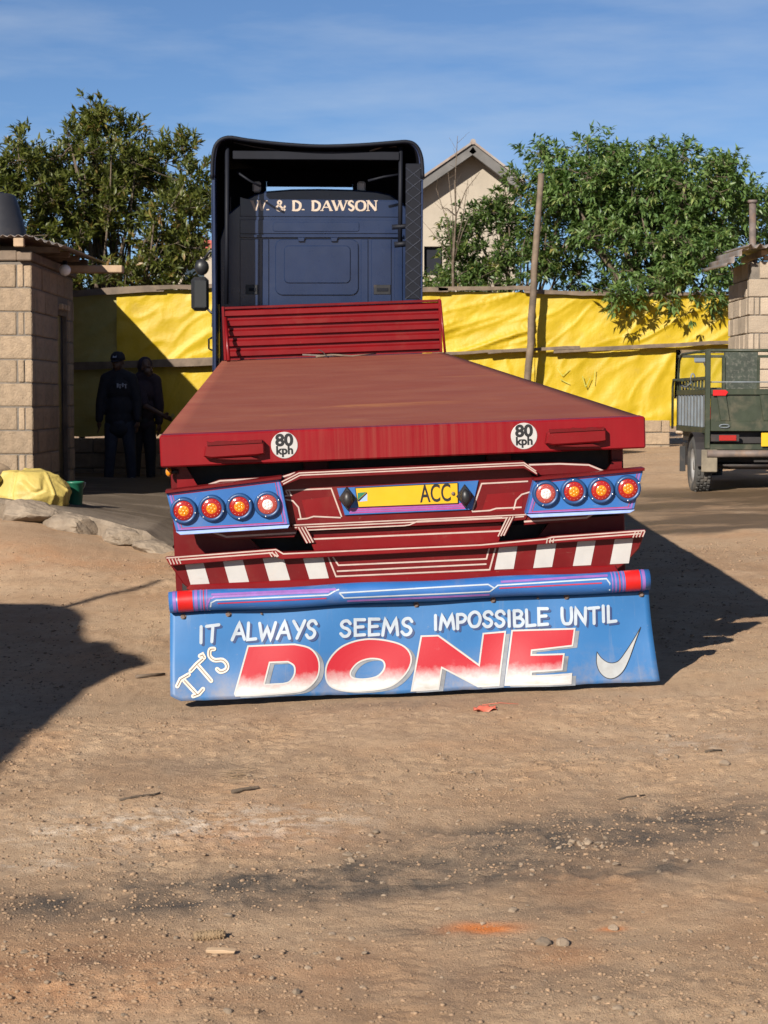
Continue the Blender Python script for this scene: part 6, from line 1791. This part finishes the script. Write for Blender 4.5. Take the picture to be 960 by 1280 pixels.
# --- person one
f1 = Vector((at(150, 600, PY).x, PY, PZ))
one = empty('person', f1); tag(one, 'person in a cap, black jacket and grey jeans standing by the shed doorway', 'person')
L1 = lambda px, py, dy=0.0: pp_(px, py, dy) - f1
hipL, hipR = L1(140, 532), L1(160, 532); kneeL, kneeR = L1(138, 566, -.05), L1(163, 566, -.02)
ankL = Vector((L1(136, 590).x, -.02, .09)); ankR = Vector((L1(164, 590).x, .03, .09))
shL, shR = L1(133, 474), L1(164, 474); neck = L1(148, 466); hd = L1(147.5, 454, -.02)
elL, elR = L1(126, 503, -.02), L1(171, 502, -.02); wrL, wrR = L1(124, 526, -.06), L1(172, 526, -.10)
look1 = Vector((-.35, -1, -.1))
mb = MB()
chain(mb, [hd - Vector((0, 0, .06)), neck, L1(148, 500), L1(150, 530)], [.05, .05, .09, .09])
chain(mb, [neck, shL, elL, wrL], [.055, .055, .042, .028]); chain(mb, [neck, shR, elR, wrR], [.055, .055, .042, .028])
chain(mb, [L1(150, 530), hipL, kneeL, ankL], [.08, .07, .05, .04]); chain(mb, [L1(150, 530), hipR, kneeR, ankR], [.08, .07, .05, .04])
head(mb, hd + Vector((0, 0, .02)), look1); hand(mb, wrL, (0, -.1, -1), (.3, -1, 0)); hand(mb, wrR, (0, -.2, -1), (-.3, -1, 0))
melt(mb, 'body', 'skin_brown', one, .010, 2)
mb = MB()
chain(mb, [neck + Vector((0, 0, -.02)), L1(148, 480)], [.085, .13]); mb.ball(L1(148, 486), 1, 12, .19, .125, .16); mb.ball(L1(149, 510), 1, 12, .185, .13, .20); mb.ball(L1(149, 524), 1, 12, .185, .135, .16); mb.ball(L1(149, 537), 1, 12, .185, .135, .11)
chain(mb, [neck, shL, elL, wrL + Vector((0, 0, .02))], [.08, .083, .066, .05]); chain(mb, [neck, shR, elR, wrR + Vector((0, 0, .02))], [.08, .083, .066, .05])
for s_ in (-1, 1): caps(mb, neck + Vector((s_ * .05, 0, .03)), neck + Vector((s_ * .07, -.05, .0)), .03, .03)
melt(mb, 'jacket', 'cloth_black', one, .012, 5)
mb = MB(); chain(mb, [L1(150, 528), hipL, kneeL, ankL], [.14, .10, .075, .062]); melt(mb, 'trouser_leg', 'cloth_jean', one, .012, 5)
mb = MB(); chain(mb, [L1(150, 528), hipR, kneeR, ankR], [.14, .10, .075, .062]); melt(mb, 'trouser_leg', 'cloth_jean', one, .012, 5)
for a_, dx in ((ankL, -.05), (ankR, .03)):
    mb = MB(); chain(mb, [a_ + Vector((0, .03, -.04)), a_ + Vector((dx * .5, -.07, -.05)), a_ + Vector((dx, -.16, -.058))], [.048, .042, .034]); melt(mb, 'shoe', 'shoe_grey', one, .010, 2)
lk = look1.normalized(); mb = MB(); hc = hd + Vector((0, 0, .06))
mb.lathe([(.001, .088), (.05, .080), (.08, .05), (.092, .01), (.094, -.02)], tuple(hc), 'z', 20); cap_ = solidify(mb.build('cap', 'cloth_black', one, fix=False), .006)
mb = MB(); sd_ = lk.cross(Vector((0, 0, 1))).normalized()
mb.grid(lambda u, v_: hc + Vector((0, 0, -.012 - .02 * v_)) + sd_ * (.085 * (2 * u - 1) * (1 - .25 * v_)) + lk * (.07 * math.sqrt(max(0, 1 - (2 * u - 1) ** 2)) + .085 * v_ * (1 - .5 * (2 * u - 1) ** 2)), 10, 4)
solidify(mb.build('brim', 'cloth_black', cap_, fix=False), .006)
c_ = hc + lk * .094 + Vector((0, 0, .03)); mb = MB(); mb.add([c_ + sd_ * x + Vector((0, 0, z)) + lk * (-.010 if z > 0 else .004) for x, z in ((-.025, -.012), (.025, -.012), (.022, .014), (-.022, .014))], [(0, 1, 2, 3)]); solidify(mb.build('cap_patch', 'print_grey', cap_, fix=False), .003, 1)
mb = MB(); q0 = L1(153, 482); 
for i, (x, z, w_, h_) in enumerate(((-.05, .0, .018, .05), (-.025, .008, .03, .014), (-.018, -.02, .012, .03), (.015, .006, .016, .05), (.04, .012, .03, .014), (.052, -.015, .012, .04))):
    mb.box((q0.x + x, -.150, q0.z + z - h_ / 2), (q0.x + x + w_, -.112, q0.z + z + h_ / 2))
mb.build('chest_print', 'print_grey', one)
# --- person two, bending to the trailer
f2 = Vector((at(178, 600, PY + .35).x, PY + .35, PZ)); two = empty('person', f2)
tag(two, 'hooded person in dark plum clothes reaching an arm towards the trailer', 'person')
L2 = lambda px, py, dy=0.0: pp_(px, py, .35 + dy) - f2
hipL, hipR = L2(172, 534), L2(186, 534); kneeL, kneeR = L2(170, 566), L2(188, 566, -.03)
ankL = Vector((L2(169, 590).x, .04, .09)); ankR = Vector((L2(189, 590).x, -.03, .09))
neck = L2(181, 468, -.05); hd = L2(183, 459, -.08); shL, shR = L2(170, 477, -.03), L2(194, 476, -.03)
elL, elR = L2(182, 508, -.28), L2(199, 506, -.05); wrL, wrR = L2(203, 519, -.42), L2(199, 530, -.05)
mb = MB()
chain(mb, [hd, neck, L2(180, 500), L2(179, 530)], [.05, .05, .09, .09])
chain(mb, [neck, shL, elL, wrL], [.055, .055, .042, .028]); chain(mb, [neck, shR, elR, wrR], [.055, .055, .042, .028])
chain(mb, [L2(179, 530), hipL, kneeL, ankL], [.08, .07, .05, .04]); chain(mb, [L2(179, 530), hipR, kneeR, ankR], [.08, .07, .05, .04])
head(mb, hd, (.8, -.6, -.25)); hand(mb, wrL, (.9, -.3, -.35), (0, -.4, 1)); hand(mb, wrR, (0, -.1, -1), (-.3, -1, 0))
melt(mb, 'body', 'skin_brown', two, .010, 2)
mb = MB()
mb.ball(L2(181, 488, -.02), 1, 12, .165, .13, .17); mb.ball(L2(180, 512), 1, 12, .165, .13, .2); mb.ball(L2(179, 531), 1, 12, .17, .13, .1)
chain(mb, [neck, shL, L2(180, 504, -.25)], [.08, .085, .07]); chain(mb, [neck, shR, elR, wrR + Vector((0, 0, .03))], [.08, .083, .066, .05])
mb.ball(hd + Vector((-.02, .03, .02)), 1, 12, .105, .10, .12); caps(mb, hd + Vector((-.02, .05, -.03)), neck + Vector((0, .03, -.05)), .09, .10)
melt(mb, 'hooded_jacket', 'cloth_plum', two, .012, 5)
for h_, k_, a_ in ((hipL, kneeL, ankL), (hipR, kneeR, ankR)):
    mb = MB(); chain(mb, [L2(179, 528), h_, k_, a_], [.13, .10, .075, .06]); melt(mb, 'trouser_leg', 'cloth_dark_trouser', two, .012, 5)
    mb = MB(); chain(mb, [a_ + Vector((0, .03, -.04)), a_ + Vector((.03, -.07, -.05)), a_ + Vector((.06, -.16, -.058))], [.048, .042, .034]); melt(mb, 'shoe', 'cloth_black', two, .010, 2)

# ------------------------------------------------------------------ things on the apron
def crumple(name, mat, c_, rx, ry, rz, seed, amp):
    """slack sack: pulled flat between many sharp folds"""
    bm = bmesh.new(); bmesh.ops.create_icosphere(bm, subdivisions=6, radius=1)
    rr = np.random.default_rng(seed)
    co = np.array([v_.co[:] for v_ in bm.verts]); co /= np.linalg.norm(co, axis=1, keepdims=True)
    f_ = 1 + amp * fbm(co[:, 0] * 1.4 + co[:, 2] + 9, co[:, 1] * 1.4 + co[:, 2] * .7 + 3, 2, seed)
    P_ = co * f_[:, None]
    for k in range(46):                                   # facets
        nn = rr.normal(size=3); nn /= np.linalg.norm(nn); d_ = rr.uniform(.72, 1.0)
        e_ = np.maximum(0, P_ @ nn - d_); P_ = P_ - e_[:, None] * nn * .85
    for k in range(16):                                   # folds
        nn = rr.normal(size=3); nn /= np.linalg.norm(nn); o_ = rr.uniform(-.7, .7)
        t_ = np.abs(P_ @ nn - o_); dd = rr.normal(size=3); dd /= np.linalg.norm(dd)
        msk = np.clip((co @ dd) * 2, 0, 1)
        P_ = P_ * (1 + (np.maximum(0, 1 - t_ / .07) * rr.choice([-.07, .06]) * msk)[:, None])
    P_ = P_ * np.array([rx, ry, rz]); P_[:, 2] = np.maximum(P_[:, 2], -rz * .55)
    for v_, p_ in zip(bm.verts, P_): v_.co = Vector(p_)
    me_ = bpy.data.meshes.new(name); bm.to_mesh(me_); bm.free()
    for p_ in me_.polygons: p_.use_smooth = True
    o = obj(name, me_, mat); o.location = c_
    return o
p = at(42, 612, 17.2); o = crumple('sack', 'sack_yellow', (p.x, p.y, p.z - .03), .37, .28, .27, 4, .35); o.rotation_euler = (0, R(8), 0)
MB().tube([(-.30, -.1, .05), (-.36, -.12, .10), (-.40, -.1, .06)], [.05, .06, .07], 8).build('tied_neck', 'sack_yellow', o)
tag(o, 'crumpled yellow woven plastic sack lying on the concrete apron', 'sack')
p = at(-6, 588, 17.6); o = crumple('sack', 'sack_tan', (p.x, p.y, p.z - .16), .20, .2, .30, 14, .4)
tag(o, 'tan sack standing behind the yellow sack by the shed wall', 'sack')
p = at(93, 634, 17.6); mb = MB()
mb.lathe([(0, .004), (.068, 0), (.070, .01), (.085, .215), (.092, .218), (.092, .232), (.085, .233), (.080, .225), (.066, .016), (0, .014)], (0, 0, 0), 'z', 28)
o = mb.build('bucket', 'bucket_green'); o.location = (p.x, p.y, p.z)
MB().tube([(.09 * math.cos(t), .09 * math.sin(t) * .3 + .06, .225 - .10 * math.sin(t)) for t in [j * math.pi / 10 for j in range(11)]], .003, 5).build('handle', 'screw_steel', o)
tag(o, 'small green plastic bucket on the apron next to the yellow sack', 'bucket')

# ------------------------------------------------------------------ neighbouring shed left of the frame, whose shadow lies on the ground
def sunback(px, py, h):
    q_ = gp(px, py); return Vector((q_.x, q_.y, q_.z)) - SUNV * (h / -SUNV.z)
# its unseen flat roof is shaped by carrying the ground shadow's outline back along the sun
def roofpt(px, py, z): q_ = gp(px, py); return Vector((q_.x, q_.y, q_.z)) - SUNV * ((z - q_.z) / -SUNV.z)
RZ = 3.05
out_ = [roofpt(x, y, RZ) for x, y in ((-40, 757), (55, 757), (86, 762), (97, 772), (94, 798), (101, 806), (132, 808), (141, 818), (163, 823), (178, 832), (142, 843), (100, 862), (52, 905), (6, 946), (-60, 1010))]
nb = empty('side_building', (out_[9].x - 2.0, out_[9].y - 1.0, float(gz(-3, 8)))); tag(nb, 'block building with a ragged flat roof left of the yard', 'building')
nl_ = nb.location
def slab(pts, z0, z1):
    n_ = len(pts); t_ = tessellate_polygon([[Vector((p.x, p.y, 0)) for p in pts]])
    vs_ = [(p.x - nl_.x, p.y - nl_.y, z0 - nl_.z) for p in pts] + [(p.x - nl_.x, p.y - nl_.y, z1 - nl_.z) for p in pts]
    return MB().add(vs_, [tuple(q) for q in t_] + [tuple(i + n_ for i in q) for q in t_] + [(i, (i + 1) % n_, n_ + (i + 1) % n_, n_ + i) for i in range(n_)])
far_ = out_ + [Vector((out_[-1].x - 3, out_[-1].y - .5, RZ)), Vector((out_[0].x - 3, out_[0].y, RZ))]
slab(far_, RZ, RZ + .05).build('roof', 'tin', nb)
cen_ = sum(far_, Vector()) / len(far_)
slab([cen_ + (p - cen_) * .86 for p in far_], nl_.z - .2, RZ - .004).build('wall', 'concrete_block', nb)
s4 = sunback(206, 727, 4.4); base_ = Vector((s4.x - .3, s4.y - .15, float(gz(s4.x, s4.y))))
pb = empty('crooked_pole', base_); pts = [Vector((0, 0, -.1)), Vector((.05, 0, 1.2)), Vector((-.02, .05, 2.3)), Vector((.14, .08, 3.1)), s4 - base_]
MB().tube(pts, [.10, .10, .09, .065, .03], 8).build('shaft', 'weathered_wood', pb); tag(pb, 'crooked wooden pole standing beside the side building', 'pole')

# ------------------------------------------------------------------ stones, sticks and gravel
rm_ = [rock_mesh('stone', 1.0, 500 + i, 1.0, .85, .62, 2) for i in range(7)]
def stone(px, py, s_, lab=None, mat='stone', grp='loose stones on the dirt yard'):
    p = gp(px, py); o = bpy.data.objects.new('stone', rm_[rng.randrange(7)]); C.objects.link(o)
    if not o.data.materials: o.data.materials.append(MATS['stone'])
    o.location = (p.x, p.y, p.z + s_ * .22); o.scale = (s_, s_, s_); o.rotation_euler = (rng.uniform(-.3, .3), rng.uniform(-.3, .3), rng.uniform(0, 6.3))
    tag(o, lab or 'small loose pale stone lying on the brown dirt yard', 'stone', grp)
    return o
stone(679, 1178, .030, 'rounded grey stone, left one of the pair just below the orange dirt patch'); stone(703, 1177, .026, 'angular tan stone, right one of the pair just below the orange dirt patch')
stone(767, 1157, .020, 'flat stone with orange dust around it'); stone(641, 1135, .017); stone(906, 955, .028, 'blocky stone beside the twig on bare dirt'); stone(835, 915, .022); stone(434, 1067, .022); stone(945, 1055, .020)
for px, py, s_ in ((716, 1048, .02), (735, 1050, .022), (840, 1065, .016), (858, 1078, .018), (825, 1020, .02), (795, 980, .013), (590, 968, .018), (440, 1075, .018), (464, 1045, .016), (470, 1040, .02), (345, 970, .01), (30, 1190, .017), (65, 1168, .014), (370, 1247, .018), (285, 1275, .018), (320, 1200, .014),
                  (285, 1147, .022), (290, 1085, .018), (425, 1060, .012), (640, 1120, .012), (738, 1138, .012), (863, 1162, .014), (955, 1040, .02), (525, 1013, .012), (505, 1040, .014), (772, 1263, .018), (745, 1250, .016), (790, 1270, .014), (600, 1130, .012), (550, 945, .01), (905, 910, .014), (950, 935, .012), (215, 905, .012), (205, 905, .01), (250, 1150, .014), (120, 1168, .012),
                  (870, 938, .016), (846, 946, .018), (832, 948, .014), (680, 940, .01), (480, 1115, .012), (430, 1150, .012), (415, 1170, .016), (440, 1175, .014), (395, 1195, .013), (560, 1165, .009), (15, 890, .012), (930, 1268, .015), (690, 1080, .012), (770, 1080, .016), (760, 1075, .012)):
    stone(px, py, s_ * .9)
for _ in range(175):
    px, py = rng.uniform(0, 960), rng.uniform(890, 1278)
    stone(px, py, rng.choice((.007, .008, .009, .010, .013, .015)) * (.7 + .04 * (1400 - py) / 100))
# heap of small stones in the soot stain
for _ in range(26): stone(725 + rng.gauss(0, 22), 1050 + rng.gauss(0, 6), rng.uniform(.006, .014), 'small stone in the little heap on the sooty dirt', grp='stones of the little heap')
for _ in range(20): stone(440 + rng.gauss(0, 12), 1071 + rng.gauss(0, 5), rng.uniform(.006, .012), 'small stone of the dark cluster on the sooty dirt track', grp='stones of the dark cluster')
def twig(name, lab, pts, r_, mat, cat='stick'):
    pp = [gp(x, y, r_ * .9) for x, y in pts]; o = MB().tube([p - pp[0] for p in pp], [r_ * (1 - .5 * i / len(pp)) for i in range(len(pp))], 7).build(name, mat); o.location = pp[0]
    tag(o, lab, cat); return o
twig('stick', 'thin dark twig on the dirt beside the blocky stone', [(882, 943), (890, 941), (902, 939)], .006, 'bark')
twig('stick', 'long dark twig lying on the dirt below the left end of the flap', [(150, 1009), (170, 1005), (192, 1001), (200, 999)], .006, 'bark')
twig('stick', 'short dark twig lying below a tuft of straw', [(290, 992), (305, 989), (324, 989)], .009, 'bark')
twig('stick', 'slender stick lying on the dirt just left of the mud flap', [(170, 848), (188, 845), (206, 842)], .010, 'weathered_wood')
twig('stick', 'thin bent twig near the small stones at the right', [(772, 996), (785, 992), (806, 988)], .004, 'bark')
a = gp(262, 1170); cob = MB()
cob.lathe([(0, -.05), (.010, -.05), (.0135, -.04), (.015, 0), (.0135, .04), (.009, .05), (0, .05)], (0, 0, 0), 'x', 12)
for j in range(12):
    for i in range(9):
        t = (j + .5 * (i % 2)) * math.pi / 6 + rng.uniform(-.1, .1); x = -.042 + i * .0105 + rng.uniform(-.003, .003)
        cob.ball((x, .0145 * math.cos(t), .0145 * math.sin(t)), rng.uniform(.002, .0034), 4)
o = cob.build('corn_cob', 'straw'); o.location = a + Vector((0, 0, .013)); o.rotation_euler = (0, 0, .25); tag(o, 'dry brown corn cob lying on the dirt', 'corn cob')
a = gp(276, 1194); o = MB().prism([(-.045, -.004), (-.02, -.007), (.044, -.003), (.046, .004), (.01, .007), (-.044, .005)], -.010, .010, .002).build('wood_chip', 'pale_wood'); o.location = a + Vector((0, 0, .009)); o.rotation_euler = (.2, 0, -.15)
tag(o, 'pale splinter of split wood lying on the dirt below the corn cob', 'wood chip')
a = gp(606, 888); mb = MB(); mb.grid(lambda u, v_: ((u - .5) * .11, (v_ - .5) * .09, .008 + .010 * math.sin(u * 9 + v_ * 5) + .012 * float(fbm(u * 3, v_ * 3, 2, 4))), 12, 10)
o = solidify(mb.build('plastic_scrap', 'red_scrap', fix=False), .003); o.location = a; tag(o, 'torn scrap of red plastic on the dirt in front of the mud flap', 'plastic scrap')
twig('string', 'thin red string trailing from the plastic scrap', [(603, 882), (625, 880), (648, 880)], .002, 'red_scrap', 'string')
mb = MB()
for _ in range(22):
    q_ = gp(290 + rng.gauss(0, 10), 972 + rng.gauss(0, 4), .004); a_ = rng.uniform(-.6, .6); l_ = rng.uniform(.03, .08)
    mb.tube([q_, q_ + Vector((l_ * math.cos(a_), l_ * math.sin(a_), rng.uniform(.0, .015)))], .0011, 4, caps=False)
o = mb.build('dry_straw', 'straw', fix=False); tag(o, 'wisps of dry straw scattered on the dirt', kind='stuff')
# gravel: grains too small to count
NG = 46000
tm = rock_mesh('g', 1.0, 900, 1, .9, .6, 1)
tv = np.array([v_.co[:] for v_ in tm.vertices]); tf = np.array([p_.vertices[:] for p_ in tm.polygons]); bpy.data.meshes.remove(tm)
u = nrg.uniform(0, 1, NG); gy = 4.5 + (15.5 - 4.5) * u ** 1.7
gx = nrg.uniform(-1, 1, NG) * (gy * .215 + .15)
keep = (fbm(gx * 1.1, gy * 1.1, 3, 88) > nrg.uniform(-.55, .35, NG)) & ~((gy > 9.75) & (np.abs(gx - .1) < 1.5))
gx, gy = gx[keep], gy[keep]; n_ = len(gx)
gh = gz(gx, gy) + gz_rough(gx, gy)
s_ = np.clip(nrg.lognormal(-5.5, .5, n_), .0018, .013) * (0.75 + .035 * gy)
ang = nrg.uniform(0, 6.28, n_); ca, sa = np.cos(ang), np.sin(ang)
sx = nrg.uniform(.7, 1.4, n_)
V = tv[None] * s_[:, None, None]
Vx = V[..., 0] * sx[:, None]; Vy = V[..., 1]
Wv = np.stack([Vx * ca[:, None] - Vy * sa[:, None] + gx[:, None], Vx * sa[:, None] + Vy * ca[:, None] + gy[:, None], V[..., 2] + gh[:, None] + s_[:, None] * .15], 2).reshape(-1, 3)
Fv = (tf[None] + (np.arange(n_) * len(tv))[:, None, None]).reshape(-1, 3)
me_ = bpy.data.meshes.new('gravel'); me_.vertices.add(len(Wv)); me_.vertices.foreach_set('co', Wv.ravel())
me_.loops.add(Fv.size); me_.loops.foreach_set('vertex_index', Fv.ravel().astype(np.int32)); me_.polygons.add(len(Fv)); me_.polygons.foreach_set('loop_start', np.arange(0, Fv.size, 3, dtype=np.int32)); me_.update(calc_edges=True)
o = obj('gravel', me_, 'gravel'); tag(o, 'fine gravel and grit scattered over the dirt yard', kind='stuff')
